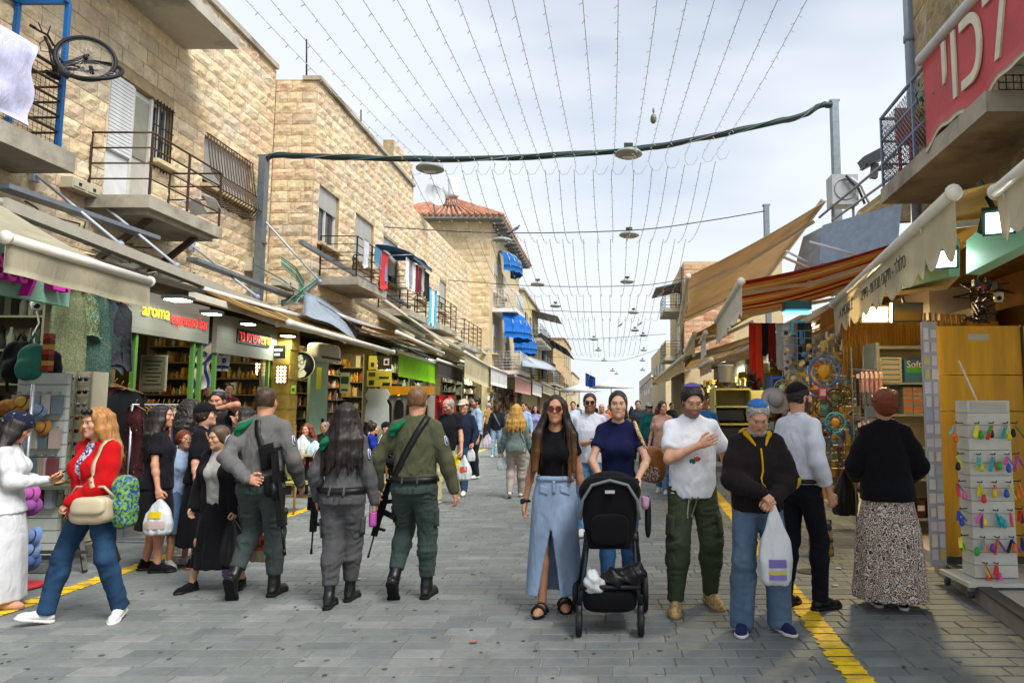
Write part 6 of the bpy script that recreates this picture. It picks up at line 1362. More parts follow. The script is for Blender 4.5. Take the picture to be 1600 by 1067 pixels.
awning('ragged white awning edge at the near right corner', G0, G1, G0 + Vector((1.2, .1, .5)), G1 + Vector((1.2, 0, .5)), mat('mustard_canvas', 'a9863a'), .26, WHV, scallop=.1, tube=.035)
awning('low layered tan awning beyond, reaching farthest into the street', (1.75, 16, 2.75), (2.0, 29, 2.75), (4.7, 16, 3.75), (5.0, 29, 3.75), BEI, .3, mat('bleached_canvas', 'cbb98e'))
awning('second tan awning layer just beneath the farthest one', (2.0, 13.4, 2.5), (2.1, 15.8, 2.5), (4.3, 13.4, 3.2), (4.5, 15.8, 3.2), BEI, .2, None, sagv=.03)
awning('small white flapped awning with yellow canvas', at(1085, 522, 15.5), at(1070, 548, 19), at(1150, 480, 15.8), at(1120, 520, 19), YELC, .45, WHV)
awning('olive edged awning behind the striped one', at(1102, 520, 13.6), at(1095, 535, 15.4), at(1180, 490, 13.8), at(1160, 500, 15.4), OLIVE, .4, WHC)
awning('far pale right awning', (1.9, 30, 2.9), (2.3, 50, 2.9), (4.9, 30, 3.8), (5, 50, 3.8), CREAM2, .4, WHC)
um = thing('parasol', 'wide white market parasol far down the street', 'parasol', (.2, 58, 0)); c = at(955, 595, 58); MB().lathe(c, [(1.9, -.6), (1.0, -.26), (.1, .1), (1e-4, .12)], 8).build('canopy', paint('cfd4d6'), um); MB().tube([(c.x, c.y, 0), (c.x, c.y, c.z)], .04, 6).build('pole', GALV, um)
for i in range(8): t_ = i * math.pi / 4; MB().tube([c + Vector((0, 0, .05)), c + Vector((1.87 * math.cos(t_), 1.87 * math.sin(t_), -.62))], .02, 5).build('rib', GALV, um)
um = thing('parasol', 'second white parasol at the far left stalls', 'parasol', (-2.5, 70, 0)); c = at(905, 602, 66); MB().lathe(c, [(2.2, -.6), (1.2, -.25), (.1, .1), (1e-4, .12)], 8).build('canopy', paint('c5cacc'), um); MB().tube([(c.x, c.y, 0), (c.x, c.y, c.z)], .04, 6).build('pole', GALV, um)
fg = thing('flag', 'small dark blue flag on a pole at the far left', 'flag', tuple(at(916, 612, 70))); c = at(921, 593, 70); MB().sheet(lambda u, v: c + Vector((1.0 * (u - .4), .1 * math.sin(u * 6), 1.4 * (v - .5) - .5 * u)), 6, 6, .02).build('cloth', cloth('1f3f7f'), fg); MB().tube([at(915, 604, 70), at(924, 578, 70)], .03, 5).build('pole', GALV, fg)
# --- right shops: interior shell
INTW = mat('warm_interior', '6a4c1c', var=.3, scale=2.5, world=True, bump=.004)
rr = thing('shop_row', 'open right-hand shops under the awnings', 'shops', (6, 12, 0))
MB().prism([(rx(8) + 2.1, 6.7), (rx(20) + .6, 20), (6.0, 34), (6.2, 34), (rx(20) + .9, 20), (rx(8) + 2.3, 6.7)], 3.3, ((0, 0, .1), (1, 0, 0), (0, 1, 0))).build('back_wall', INTW, rr)
MB().prism([(rx(3, .75), 3), (rx(20) - .2, 20), (5.0, 34), (8, 34), (8, 3)], .08, ((0, 0, 3.42), (1, 0, 0), (0, 1, 0))).build('ceiling', INTW, rr)
for y, w in ((12.4, .25), (17.8, .25), (23.5, .3), (29, .3)): MB().box((rx(min(y, 16)) + 1.0, y, 1.75), (1.7, w, 3.3)).build('party_wall', INTW, rr)
WOODP = mat('yellow_plywood', 'd09a18', var=.2, scale=2.2, stretch=(3, 1, .35), stain='7a5410', stains=.6, rough=.45, world=True, bump=.001)
wp = thing('plywood_screen', 'tall mustard plywood screen beside the keyring stand', 'screen', (4.0, 6.65, .12)); z0, z1 = .2, 2.38
for i, (a, b_) in enumerate(((0.0, .86), (.875, 1.75))):
 for j, (za, zb) in enumerate(((z0, 1.55), (1.555, 1.9), (1.905, z1))): box('panel', (3.14 + (a + b_) / 2, 6.68 + .002 * (j % 2), (za + zb) / 2), (b_ - a, .03, zb - za - .004), WOODP, wp)
for x in (3.13, 3.14 + .868, 4.9): box('edge_strip', (x, 6.67, (z0 + z1) / 2), (.018, .045, z1 - z0), paint('3a2c10'), wp)
box('base_rail', (3.95, 6.63, .17), (1.6, .08, .06), paint('3c3c3a'), wp); tape = box('tape', (3.14 + .45, 6.661, 2.27), (.2, .004, .06), paint('b5b5a8'), wp)
fp = thing('card_rack', 'narrow hanging rack of picture cards and stickers on the panel edge', 'card rack', (3.08, 6.6, .2)); box('strip', (3.03, 6.5, 1.27), (.14, .03, 2.25), paint('a9aab4'), fp); q = random.Random(9); k = 0
for i in range(17):
 for j in range(2): box('card', (2.995 + .07 * j, 6.48 - .003 * (i % 2), .25 + .127 * i), (q.uniform(.04, .066), .006, q.uniform(.07, .12)), paint(q.choice(['cfcbd4', 'd5d2cc', 'c9c2d0', 'c8ccd2', 'd8d6d8', 'c4b87a', 'a9b4c4', 'cfc6c9', 'd6d0d2'])), fp)
ks = thing('display_stand', 'white slatwall display stand on castors at the shop step', 'display stand', (3.36, 5.95, .12)); WH = paint('c3c3ba', .45); kx, ky = 3.23, 6.0
MB().box((kx, ky, .16), (.62, .5, .035)).build('base', WH, ks)
for dx in (-.27, .27):
 for dy in (-.2, .2): w = MB().lathe((kx + dx, ky + dy, .08), [(1e-4, -.014), (.034, -.014), (.034, .014), (1e-4, .014)], 12, axis='X').build('castor', paint('3a3a3a'), ks); MB().box((kx + dx, ky + dy, .125), (.04, .05, .04)).build('fork', GALV, w)
for i in range(14): MB().box((kx, ky, .235 + i * .105), (.36, .2, .1)).build('slat', WH, ks)
MB().box((kx, ky, .9), (.33, .17, 1.44)).build('core', paint('8a8a84'), ks); MB().box((kx, ky - .103, 1.6), (.3, .006, .07)).build('header', paint('b0b0a6'), ks); MB().tube([(kx - .02, ky, 1.6), (kx - .17, ky + .02, 2.0)], .008, 6).build('antenna', paint('d8d8d8'), ks)
KC = ['c8c020', '2fa030', 'd03030', '20242c', '3050b0', '7a3aa0', 'd860a0', 'e07020', '30a0b0', 'e0d040']; KN = ['yellow', 'green', 'red', 'black', 'blue', 'purple', 'pink', 'orange', 'teal', 'bright yellow']
q = random.Random(12); n = 0; rown = ['top', 'second', 'third', 'fourth', 'fifth', 'lowest']
for r_, z in enumerate((1.44, 1.18, .95, .72, .5, .29)):
 spots = [(-.26, -.04, 'outer left'), (-.12, -.14, 'first front'), (.0, -.14, 'second front'), (.12, -.14, 'third front'), (.26, -.04, 'outer right')] if r_ != 5 else [(-.11, -.14, 'first front'), (-.02, -.14, 'second front')]
 for si, (dx, dy, sn) in enumerate(spots):
  ci_ = q.randrange(10); p = Vector((kx + dx, ky + dy, z)); t = thing('keyring_bunch', '%s keyring bunch on the %s hook, %s row of the slat stand' % (KN[ci_], sn, rown[r_]), 'keyring', tuple(p), 'keyrings on the slat stand')
  MB().tube([p + Vector((0 if abs(dx) < .2 else -.1 * (1 if dx > 0 else -1), .06 if abs(dx) < .2 else .03, .02)), p + Vector((0, -.02, .02)), p + Vector((0, -.03, .035))], .005, 5).build('hook', paint('2a2a2a'), t)
  for m_ in range(3):
   a = q.uniform(-.6, .6); L = q.uniform(.07, .13); c_ = KC[(ci_ + m_ * q.randrange(3)) % 10]; e_ = p + Vector((math.sin(a) * L, q.uniform(-.02, .02) - .02, -math.cos(a) * L))
   if m_ < 2: MB().bar(p, e_, .028, .01).build('strap', paint(c_, .4), t)
   else: blob('charm', [ell(e_, (.022, .02, .028)), ell(e_ + Vector((0, 0, .035)), (.014, .014, .014))], .009, paint(c_, .4), t)
MINTL = mat('mint_panel', '8fc9b0', var=.06, rough=.35, world=True)
mb = thing('sign_box', 'pale mint sign box above the plywood screen', 'sign', tuple(at(1580, 380, 5.2))); sheetp('front', [(1532, 430, 5.4), (1650, 372, 4.6), (1650, 270, 4.6), (1532, 378, 5.4)], MINTL, .12, mb)
mb = thing('sign_box', 'second mint panel under the lettered awning', 'sign', tuple(at(1440, 440, 6.8))); sheetp('front', [(1398, 460, 7.4), (1500, 432, 6.0), (1500, 372, 6.0), (1398, 415, 7.4)], MINTL, .1, mb); sheetp('soffit', [(1330, 470, 7.6), (1480, 452, 6.2), (1500, 432, 6.0), (1398, 460, 7.4)], paint('b59a60'), .04, mb)
def flood(label, px, py, Y, w, h, lit, col=(1, .9, .75), e=14, power=30, yaw=0, tilt=20, mcol='1f2f33', lightcol=None):
 c = at(px, py, Y); t = thing('floodlight', label, 'floodlight', tuple(c)); MB().box(c, (w, .08, h), rz=R(yaw), rx=R(tilt)).build('housing', paint(mcol), t); d = Matrix.Rotation(R(yaw), 3, 'Z') @ Matrix.Rotation(R(tilt), 3, 'X') @ Vector((0, -.046, 0))
 MB().box(c + d, (w - .04, .012, h - .04), rz=R(yaw), rx=R(tilt)).build('lens', glow('flood_glow_' + label[:9], col, e) if lit else GLASS, t); MB().tube([c + Vector((0, .05, h / 2)), c + Vector((0, .2, h / 2 + .25))], .02, 6).build('bracket', BLK2, t)
 for i in range(5): MB().box(c + Vector((-w / 2 + w * (i + .5) / 5, .06, 0)), (.012, .05, h * .8), rx=R(tilt)).build('cooling_fin', paint(mcol), t)
 if lit:
  L = bpy.data.lights.new('flood_lamp', 'AREA'); L.energy = power; L.shape = 'RECTANGLE'; L.size = w; L.size_y = h; L.color = lightcol or col; o = bpy.data.objects.new('flood_lamp', L); COL.objects.link(o); o.parent = t; o.location = d * 1.6; o.rotation_euler = Vector((-d.x, -d.y, -d.z)).to_track_quat('Z', 'Y').to_euler()
flood('warm lit floodlight shining under the lettered awning', 1365, 491, 8.0, .32, .2, True, (1, .78, .42), 9, 60, 0, 12, '6a5530')
flood('dark unlit floodlight beside the warm lit one', 1416, 488, 7.8, .34, .22, False, yaw=-4, tilt=12)
flood('white lit floodlight behind the ragged valance', 1474, 403, 5.6, .22, .17, True, (.85, 1, .97), 3, 1.5, -20, 25, '1f4038')
flood('white lit floodlight at the near right corner', 1560, 345, 4.6, .2, .18, True, (.8, 1, .96), 3, 1, -25, 30, '1f4038')
kc = thing('cable_tangle', 'tangle of black cables and junction boxes above the plywood screen', 'cables', tuple(at(1540, 450, 6.6))); bb = MB(); q = random.Random(15)
for i in range(9):
 P = [at(1535 + q.gauss(0, 14), 440 + j * 8 + q.gauss(0, 5), 6.7 + q.gauss(0, .08)) for j in range(9)]; MB().tube(P, .009, 5).build('cable', BLK2, kc)
for i in range(4): MB().box(at(1525 + 9 * i, 443 + 4 * (i % 2), 6.68), (.06, .05, .07)).build('junction_box', paint(['3a3a38', '8a3a30', '2a2c2a', '55544c'][i]), kc)
cm = thing('security_camera', 'small white security camera beside the cable tangle', 'camera', tuple(at(1558, 464, 6.5))); c = at(1560, 464, 6.5); MB().lathe(c, [(1e-4, -.05), (.035, -.045), (.045, 0), (.045, .04), (1e-4, .045)], 12).build('housing', paint('b5b5aa'), cm); MB().sphere(c + Vector((-.01, -.03, -.015)), .024).build('lens', BLK2, cm)
MB_ = None
pw_ = thing('wall_panelling', 'yellow wood panelling and bamboo wall behind the hanging goods', 'panelling', (4.6, 9, .1))
MB().prism([(rx(8.8) + .05, 8.9), (rx(8.8) + 1.6, 8.9), (rx(8.8) + 1.6, 8.95), (rx(8.8) + .05, 8.95)], 2.6, ((0, 0, .1), (1, 0, 0), (0, 1, 0))).build('panel', mat('orange_ply', 'b07a1e', var=.2, scale=2, world=True, stretch=(2, 1, .5)), pw_)
BAM = mat('bamboo', 'a67c2e', var=.3, scale=8, stretch=(1, 1, .2), world=True)
for i in range(46): MB().tube([(3.02 + .035 * i, 8.82 - .01 * (i % 2), 2.0), (3.02 + .035 * i, 8.82, 2.75 + .05 * math.sin(i * 3))], .016, 6).build('bamboo_cane', BAM, pw_)
MB().prism([(rx(9) - .2, 9.05), (rx(12.2) - .2, 12.2), (rx(12.2) - .1, 12.2), (rx(9) - .1, 9.05)], .3, ((0, 0, 2.9), (1, 0, 0), (0, 1, 0))).build('fascia', mat('orange_ply', 'b07a1e'), pw_)
GRS = paint('8d9a94', .5)
su = thing('shelf_unit', 'grey metal shelf unit of tissue and product boxes', 'shelves', (3.65, 8.4, .12)); sx0, sx1, sy = 3.18, 3.98, 8.3
for x in (sx0, sx1): box('upright', (x, sy + .02, 1.25), (.04, .4, 2.2), GRS, su)
box('back_panel', ((sx0 + sx1) / 2, sy + .2, 1.25), (.8, .02, 2.2), GRS, su)
levels = [.3, .75, 1.12, 1.5, 1.87, 2.29]
for z in levels: box('shelf_board', ((sx0 + sx1) / 2, sy + .01, z), (.76, .36, .025), GRS, su)
q = random.Random(33); nb = 0
def gbox(label, x, y, z, w, d, h, col, mark=None, cat='box', grp='boxes on the grey shelves'):
 t = thing('product_box', label, cat, (x, y, z), grp); box('carton', (x, y, z + h / 2), (w, d, h), paint(col, .4), t)
 if mark: box('label_band', (x, y - d / 2 - .002, z + h * .55), (w * .8, .004, h * .3), paint(mark, .4), t)
 return t
for i in range(5): gbox('%s white tissue pack of the stack on the upper shelf, counted upwards' % ORD[i], sx0 + .17, sy - .02, 1.885 + i * .06, .26, .2, .055, 'c9d0ca', '3f7a8a')
sf = gbox('blue and green tissue box lettered Soft on the upper shelf', sx0 + .45, sy - .03, 1.885, .24, .2, .27, '2f6fa8', '3fa050'); text('Soft', 'lettering', .11, paint('e8ecf0'), (sx0 + .35, sy - .137, 2.06), (1, 0, 0), (0, 0, 1), sf, .002)
for i in range(5):
 gbox('%s upright patterned carton beside the Soft box' % ORD[i], sx0 + .605 + .04 * i, sy - .02, 1.885, .037, .2, .28, ['b9b3a6', 'c6bfae', 'b3a89c', 'c9c3b6', 'b5a99a'][i], 'a04a3a')
for r_ in range(3):
 for i in range(4): gbox('grey orange-striped carton, %s column of the %s layer on the middle shelf' % (ORD[i], ['bottom', 'middle', 'top'][r_]), sx0 + .36 + .115 * i, sy - .02, 1.515 + r_ * .105, .108, .2, .1, '8e948c', 'c06a2a')
for i in range(6): gbox('%s small box of mixed stock on the lower shelf' % ORD[i], sx0 + .1 + .12 * i, sy - .02, .765, .1, .2, .12 + .03 * (i % 3), q.choice(['b05a4a', 'c9b24a', '6a8a9a', 'd0c8b8']), '3a3a3a')
for i in range(6): gbox('%s dark stock box on the second lowest shelf' % ORD[i], sx0 + .1 + .12 * i, sy - .02, .315, .1, .2, .2, q.choice(['23262c', '3a2c2c', '2c3a44']), 'c9c9c9')
so_ = thing('hook_grid', 'wire hook grid for socks beside the shelf unit', 'display grid', (3.0, 8.2, .3))
for z in (2.02, 1.45, .95): MB().tube([(2.9, 8.08, z), (3.16, 8.02, z)], .006, 5).build('hook_bar', GALV, so_); MB().tube([(2.86, 8.2, z + .02), (3.16, 8.14, z + .02)], .006, 5).build('rail', GALV, so_)
for x in (2.88, 3.02, 3.16): MB().tube([(x, 8.16, .2), (x, 8.16, 2.3)], .008, 5).build('upright', GALV, so_)
SK = ['2a2428', 'c58a84', 'c9948c', 'bf8078', 'b8877f']
def sock(label, x, y, z, L, col, tip):
 t = thing('socks', label, 'socks', (x, y, z), 'socks on the hooks'); blob('leg', [cap((x, y, z), (x, y - .01, z - L * .6), .026, .024, n=(1, 0, 0), flat=.7)], .012, cloth(col), t); blob('toe', [cap((x, y - .01, z - L * .6), (x - .012, y - .045, z - L), .024, .022, .02, n=(1, 0, 0), flat=.7)], .012, cloth(tip), t); box('card', (x, y - .027, z - .03), (.035, .004, .05), paint('d0c8c4'), t)
for r_, (z, L) in enumerate(((2.0, .36), (1.44, .36), (.94, .34))):
 for i in range(6): sock('%s pair of %s socks on the %s hook bar' % (ORD[i], ['black', 'pink', 'pink', 'rose', 'pink', 'rose'][i], ['upper', 'middle', 'lower'][r_]), 2.9 + .05 * i, 8.05 - .012 * i, z - .02, L, SK[[0, 1, 2, 3, 1, 4][i]], ['1c1a1e', '57504c', '4a4644', '5a4f4c', 'b7b2c0', 'a9a4b4'][(i + r_) % 6])
def ornament(label, px, py, Y, r, rim, face, spokes=8, cat='ornament', tilt=(0, -1, 0)):
 c = at(px, py, Y); t = thing('wall_ornament', label, cat, tuple(c), None); ax = Vector(tilt).normalized()
 MB().ring(c, r, r * .09, 32, 6, 0, ax).build('rim', paint(rim, .4), t); MB().ring(c, r * .72, r * .04, 28, 5, 0, ax).build('inner_ring', paint(rim, .4), t)
 rot = ax.to_track_quat('Z', 'Y').to_matrix(); MB().lathe(c, [(1e-4, .02), (r * .42, .015), (r * .45, 0), (1e-4, -.005)], 20, rot=rot).build('medallion', paint(face, .35), t)
 x = ax.orthogonal().normalized(); y_ = ax.cross(x)
 for i in range(spokes): a = 2 * math.pi * i / spokes; MB().tube([c + (x * math.cos(a) + y_ * math.sin(a)) * r * .42, c + (x * math.cos(a + .2) + y_ * math.sin(a + .2)) * r * .98], r * .035, 5).build('spoke', paint(face, .35), t)
ornament('large blue ringed brass wheel ornament hung under the lettered awning', 1288, 580, 8.4, .185, '3a68a0', 'b8922a', 10); ornament('dark bowl shaped ornament beside the blue ringed wheel', 1305, 622, 8.3, .11, '2a2c24', '5a6a30', 6); ornament('dark disc ornament with teal centre behind the black kippah man', 1287, 638, 8.2, .1, '24282a', '2f8a80', 6); ornament('turquoise flower shaped frame ornament', 1305, 660, 8.1, .115, '2fa5b8', 'b88a2a', 8); ornament('small dark blue ring ornament near the floor display', 1288, 676, 8.0, .085, '223a78', '3a2c20', 6); ornament('pair of glass look ornaments, upper', 1240, 592, 8.8, .1, '8f8a5a', 'b0a878', 8); ornament('pale glass look ornament, lower', 1222, 606, 8.9, .1, '9a9468', 'c0b88a', 8); ornament('olive green plate on the wooden wall', 1318, 617, 8.5, .1, '3a3c1c', '6a6a28', 6); ornament('small eye shaped amulet disc hung beneath the fluorescent lamp', 1228, 520, 9.2, .06, 'b9b9b0', '22262a', 4)
for k, (px, py, Y, w, h, c1, c2, l) in enumerate(((1247, 512, 9.4, .2, .19, '4ab0bc', '8a5a6a', 'turquoise square frame with a hand charm'), (1213, 600, 9.0, .14, .2, '2f62b0', '22242a', 'blue framed hanging panel'), (1285, 613, 8.3, .1, .12, 'a83a6a', 'c9b0a8', 'small magenta framed picture'), (1205, 600, 9.6, .2, .26, '3f4a52', '4c5a64', 'folded slate scarf hanging'))):
 c = at(px, py, Y); t = thing('framed_charm', l + ' among the ornaments', 'charm', tuple(c)); MB().box(c, (w, .03, h)).build('frame', paint(c1), t); MB().box(c + Vector((0, -.018, 0)), (w * .65, .012, h * .65)).build('picture', paint(c2), t)
ht = thing('hat', 'pale grey brimmed hat on the stall beside the ornaments', 'hat', tuple(at(1210, 632, 8.8))); c = at(1210, 626, 8.8); rot = Vector((.2, -.9, .4)).to_track_quat('Z', 'Y').to_matrix(); MB().lathe(c, [(1e-4, .13), (.07, .125), (.095, .08), (.1, .02), (.17, .0), (.18, .008), (.175, -.01), (.1, -.002)], 24, rot=rot).build('crown', paint('8e8c8c', .8), ht); MB().lathe(c, [(.1, .015), (.102, .045)], 24, rot=rot).build('band', paint('5a5858'), ht)
for k, (px, c1, dpx, l) in enumerate(((1170, 'b0301c', 75, 'red'), (1180, 'c84020', 90, 'orange red'), (1190, '1c1a1a', 50, 'black'), (1200, '6a1a14', 60, 'dark red'), (1212, 'a09a94', 70, 'light grey'), (1223, 'b8b2ae', 82, 'pale'), (1234, '8c8a86', 62, 'grey'), (1246, '2a2c30', 60, 'charcoal'), (1256, '38403c', 70, 'dark green'))):
 Y = 10.2 - .12 * k; p = at(px, 505, Y); hang('scarf', '%s scarf, %s in the row hanging beneath the striped awning' % (l, ORD[k]), 'scarf', (p.x, p.y), (p.x + .1, p.y - .03), p.z, dpx * Y / FPX * 1.0, c1, 'scarves beneath the striped awning', seed=k, wav=1)
bu = thing('bucket', 'white plastic bucket hanging above the far stall', 'bucket', tuple(at(1134, 598, 12))); c = at(1134, 597, 12); MB().lathe(c, [(.11, 0), (.135, .28), (.14, .28), (.14, .3), (.125, .3), (.1, .02), (1e-4, .02)], 18).build('pail', paint('b9bcc8', .4), bu); MB().tube([c + Vector((-.13, 0, .28)), c + Vector((-.08, 0, .42)), c + Vector((.08, 0, .42)), c + Vector((.13, 0, .28))], .006, 5).build('handle', GALV, bu)
cb = thing('cabinet', 'open yellowish metal cabinet at the farther stall', 'cabinet', tuple(at(1145, 690, 11.5))); YM = paint('a39a5c', .5); a, b_ = at(1118, 690, 11.5), at(1172, 608, 11.5); xm, w_ = (a.x + b_.x) / 2, b_.x - a.x
for x in (a.x, b_.x): box('side', (x, 11.7, (a.z + b_.z) / 2), (.03, .45, b_.z - a.z), YM, cb)
for i in range(4): box('shelf_board', (xm, 11.7, a.z + (b_.z - a.z) * i / 3), (w_, .45, .03), YM, cb)
box('back_panel', (xm, 11.93, (a.z + b_.z) / 2), (w_, .02, b_.z - a.z), YM, cb); box('door_panel', (b_.x + .12, 11.45, b_.z - .2), (.24, .03, .36), paint('b8ad78'), cb)
for i in range(2): box('dark_drawer', (xm - .05, 11.66, a.z + (b_.z - a.z) * (i + .5) / 3), (w_ * .75, .36, .16), paint('22242a'), cb)
shelving('crowded goods shelf behind the hanging scarves', 4.3, 5.6, 12.2, .2, 3.0, 7, WARES, 21, gw=(.05, .14)); shelving('stock shelf deeper beneath the beige awning', 4.2, 5.8, 17.6, .2, 3.0, 6, WARESY, 22, gw=(.06, .16)); shelving('dim stock shelf farther down on the awning side', 4.6, 6, 23.2, .2, 3.0, 6, WARES, 23, gw=(.08, .2))
shelving('dark wall of goods behind the wooden panelling', 9.2, 12.2, 5.2, .2, 3.0, 7, WARESY, 24, 'X', depth=-.3, gw=(.06, .2))
for k, (x, y) in enumerate(((2.75, 12.5), (2.9, 14.2), (3.05, 16.2), (3.1, 18.5), (3.2, 21), (3.2, 24), (3.3, 28), (3.4, 33))):
 t = thing('market_stall', '%s goods table along the awning side past the ornament shop' % ORD[k], 'stall', (x + .4, y, 0), 'goods tables on the awning side'); box('table_top', (x + .45, y, .8), (.9, 1.3, .05), paint('6a5430'), t)
 for dx in (.06, .84):
  for dy in (-.58, .58): MB().bar((x + dx, y + dy, 0), (x + dx, y + dy, .78), .05).build('leg', paint('4a3a20'), t)
 bb = MB(); q = random.Random(k + 40)
 for i in range(50): bb.box((x + .45 + q.uniform(-.38, .38), y + q.uniform(-.55, .55), .87 + q.random() * .14), (.1, .1, .1 + .12 * q.random()), rz=q.random())
 for i in range(70): bb.box((x + .7 + q.uniform(-.1, .3), y + q.uniform(-.6, .6), 1.3 + 1.3 * q.random()), (.1, .14, .16), rz=q.random())
 o = bb.build('goods', WARES if k % 2 else WARESY, t); o['kind'] = 'stuff'
ft = thing('fluorescent_lamp', 'cyan glowing lamp box under the striped awning', 'lamp', tuple(at(1245, 480, 9.6))); MB().box(at(1245, 478, 9.6), (.36, .2, .12)).build('housing', paint('3a6a74'), ft); MB().box(at(1245, 489, 9.6), (.36, .18, .02)).build('diffuser', glow('cyan_glow', (.15, .75, .9), 1.6), ft)
ft = thing('fluorescent_lamp', 'yellow lit bulkhead lamp behind the hanging scarves', 'lamp', tuple(at(1212, 515, 11))); MB().box(at(1212, 515, 11), (.24, .14, .06)).build('housing', paint('6a6030'), ft); MB().box(at(1212, 519, 11), (.2, .1, .02)).build('diffuser', glow('yellow_glow', (1, .85, .3), 5), ft)
L = bpy.data.lights.new('bulkhead_lamp', 'AREA'); L.energy = 16; L.size = .3; L.color = (1, .8, .4); o = bpy.data.objects.new('bulkhead_lamp', L); COL.objects.link(o); o.parent = ft; o.location = (0, -.02, -.1)
# ---------------------------------------------------------------- carried things and small builders
PLW = mat('plastic_white', 'c3c8cc', rough=.35, var=.08, fold=.006, trans=.0, alpha=.93)
BLKC = cloth('121215'); BLKM = paint('121214', .45); BOOT = mat('boot_leather', '121212', rough=.4, var=.2, bump=.001, spec=.5); BOOTS = paint('0e0e0e', .8)
LEATH = mat('cream_leather', 'a89a80', rough=.45, var=.1, bump=.001); SNW = cloth('c2c2c2'); SOLW = paint('c9c7c2', .6)
def wpatch(name, c, u, v, prims, m, parent, off=.007, n=6):
 g = [c + u * (-1 + 2 * i / n) + v * (-1 + 2 * j / n) for i in range(n + 1) for j in range(n + 1)]; P, N = Person.snap(None, g, prims, off); w = n + 1
 b = MB(); b.add(P.tolist(), [(i * w + j, (i + 1) * w + j, (i + 1) * w + j + 1, i * w + j + 1) for i in range(n) for j in range(n)], 0, True); return b.build(name, m, parent)
def pbag(label, top, w, h, m, th=None, mark=None, mcol=None, cat='bag', seed=3, spread=.5, neck=.3):
 top = np.array(top, float); th = th or w * .5; t = thing('plastic_bag', label, cat, tuple(top + V3(0, 0, -h)))
 P = [loft(top + V3(0, 0, -h), top, (1, 0, 0), [(0, w * .36, th * .42, 0), (.06, w * .45, th * .5, 0), (.3, w * .5, th * .48, 0), (.55, w * .43, th * .36, 0), (.8, w * .22, th * .2, 0), (.93, w * .1, th * .12, 0), (1, .012, .012, 0)], .02, 2.6, (7, .06, 1.2, seed + top[0] * 9))]
 o = blob('bag_body', P, .011, m, t, .006, 28, seed, stretch=(1.2, 1.2, .6))
 if mark:
  for k, (dz, ww, hh) in enumerate(mark):
   wpatch('print', top + V3(0, -th * .5, -h * dz), V3(w * ww / 2, 0, 0), V3(0, 0, h * hh / 2), P, mcol[k % len(mcol)], t)
 return t
def rifle(label, p, d, up, s=1.):
 """p: butt end, d: towards the muzzle"""
 p = Vector(p); d = Vector(d).normalized(); up = Vector(up); up = (up - d * up.dot(d)).normalized(); t = thing('rifle', label, 'rifle', tuple(p)); q = lambda a, b=0., c=0.: p + (d * a + up * b + d.cross(up) * c) * s
 G = mat('gun_metal', '141517', rough=.42, metal=.4, var=.15, bump=.0004); w = .045 * s
 MB().bar(q(0, -.03), q(.03, -.03), w, .13 * s, up=up).bar(q(.03, -.01), q(.2, 0), w * .8, .06 * s, up=up).build('stock', G, t); MB().bar(q(.2, 0), q(.42, 0), w, .07 * s, up=up).build('receiver', G, t); MB().bar(q(.42, .005), q(.64, .005), .05 * s, .055 * s, up=up).build('handguard', G, t)
 MB().tube([q(.64, .005), q(.86, .005)], .009 * s, 8).build('barrel', G, t); MB().tube([q(.83, .005), q(.88, .005)], .014 * s, 8).build('flash_hider', G, t); MB().bar(q(.36, -.03), q(.39, -.2), .028 * s, .06 * s, up=d).build('magazine', G, t); MB().bar(q(.25, -.03), q(.22, -.13), .032 * s, .045 * s, up=d).build('grip', G, t)
 MB().tube([q(.28, .075), q(.42, .075)], .02 * s, 10).build('sight', G, t); MB().bar(q(.33, .03), q(.37, .06), .02 * s).build('sight_mount', G, t); MB().bar(q(.55, -.03), q(.55, -.11), .03 * s, .03 * s, up=d).build('foregrip', G, t)
 return t
def leopard():
 if 'leopard' in _M: return _M['leopard']
 m = bpy.data.materials.new('leopard'); m.use_nodes = True; N = m.node_tree.nodes; L = m.node_tree.links; p = N['Principled BSDF']; tcn = N.new('ShaderNodeTexCoord')
 nz_ = N.new('ShaderNodeTexNoise'); nz_.inputs['Scale'].default_value = 20; L.new(tcn.outputs['Object'], nz_.inputs['Vector'])
 mixv = N.new('ShaderNodeMixRGB'); mixv.inputs[0].default_value = .03; L.new(tcn.outputs['Object'], mixv.inputs[1]); L.new(nz_.outputs['Color'], mixv.inputs[2])
 v = N.new('ShaderNodeTexVoronoi'); v.inputs['Scale'].default_value = 32; v.feature = 'DISTANCE_TO_EDGE'; L.new(mixv.outputs[0], v.inputs['Vector'])
 n2 = N.new('ShaderNodeTexNoise'); n2.inputs['Scale'].default_value = 50; L.new(tcn.outputs['Object'], n2.inputs['Vector'])
 ad = N.new('ShaderNodeMath'); ad.operation = 'MULTIPLY_ADD'; ad.inputs[1].default_value = .3; L.new(n2.outputs['Fac'], ad.inputs[0]); L.new(v.outputs['Distance'], ad.inputs[2])
 r = N.new('ShaderNodeValToRGB'); e = r.color_ramp.elements; e[0].position = .19; e[0].color = (.68, .6, .52, 1); e[1].position = .235; e[1].color = (.03, .02, .018, 1); x = e.new(.33); x.color = (.035, .024, .02, 1); x = e.new(.4); x.color = (.5, .36, .27, 1); x = e.new(.6); x.color = (.62, .5, .42, 1)
 L.new(ad.outputs[0], r.inputs[0]); L.new(r.outputs[0], p.inputs['Base Color']); p.inputs['Roughness'].default_value = .85; _M['leopard'] = m; return m
def denim(col, fade=1.6):
 c = C3(col); return mat('denim_%.3f_%.3f_%.3f' % c, c, rough=.9, var=.3, scale=5, stretch=(1, 1, .45), fold=.005, bump=.001, bscale=300, spec=.2, detail=3)
def sunhair(): return None
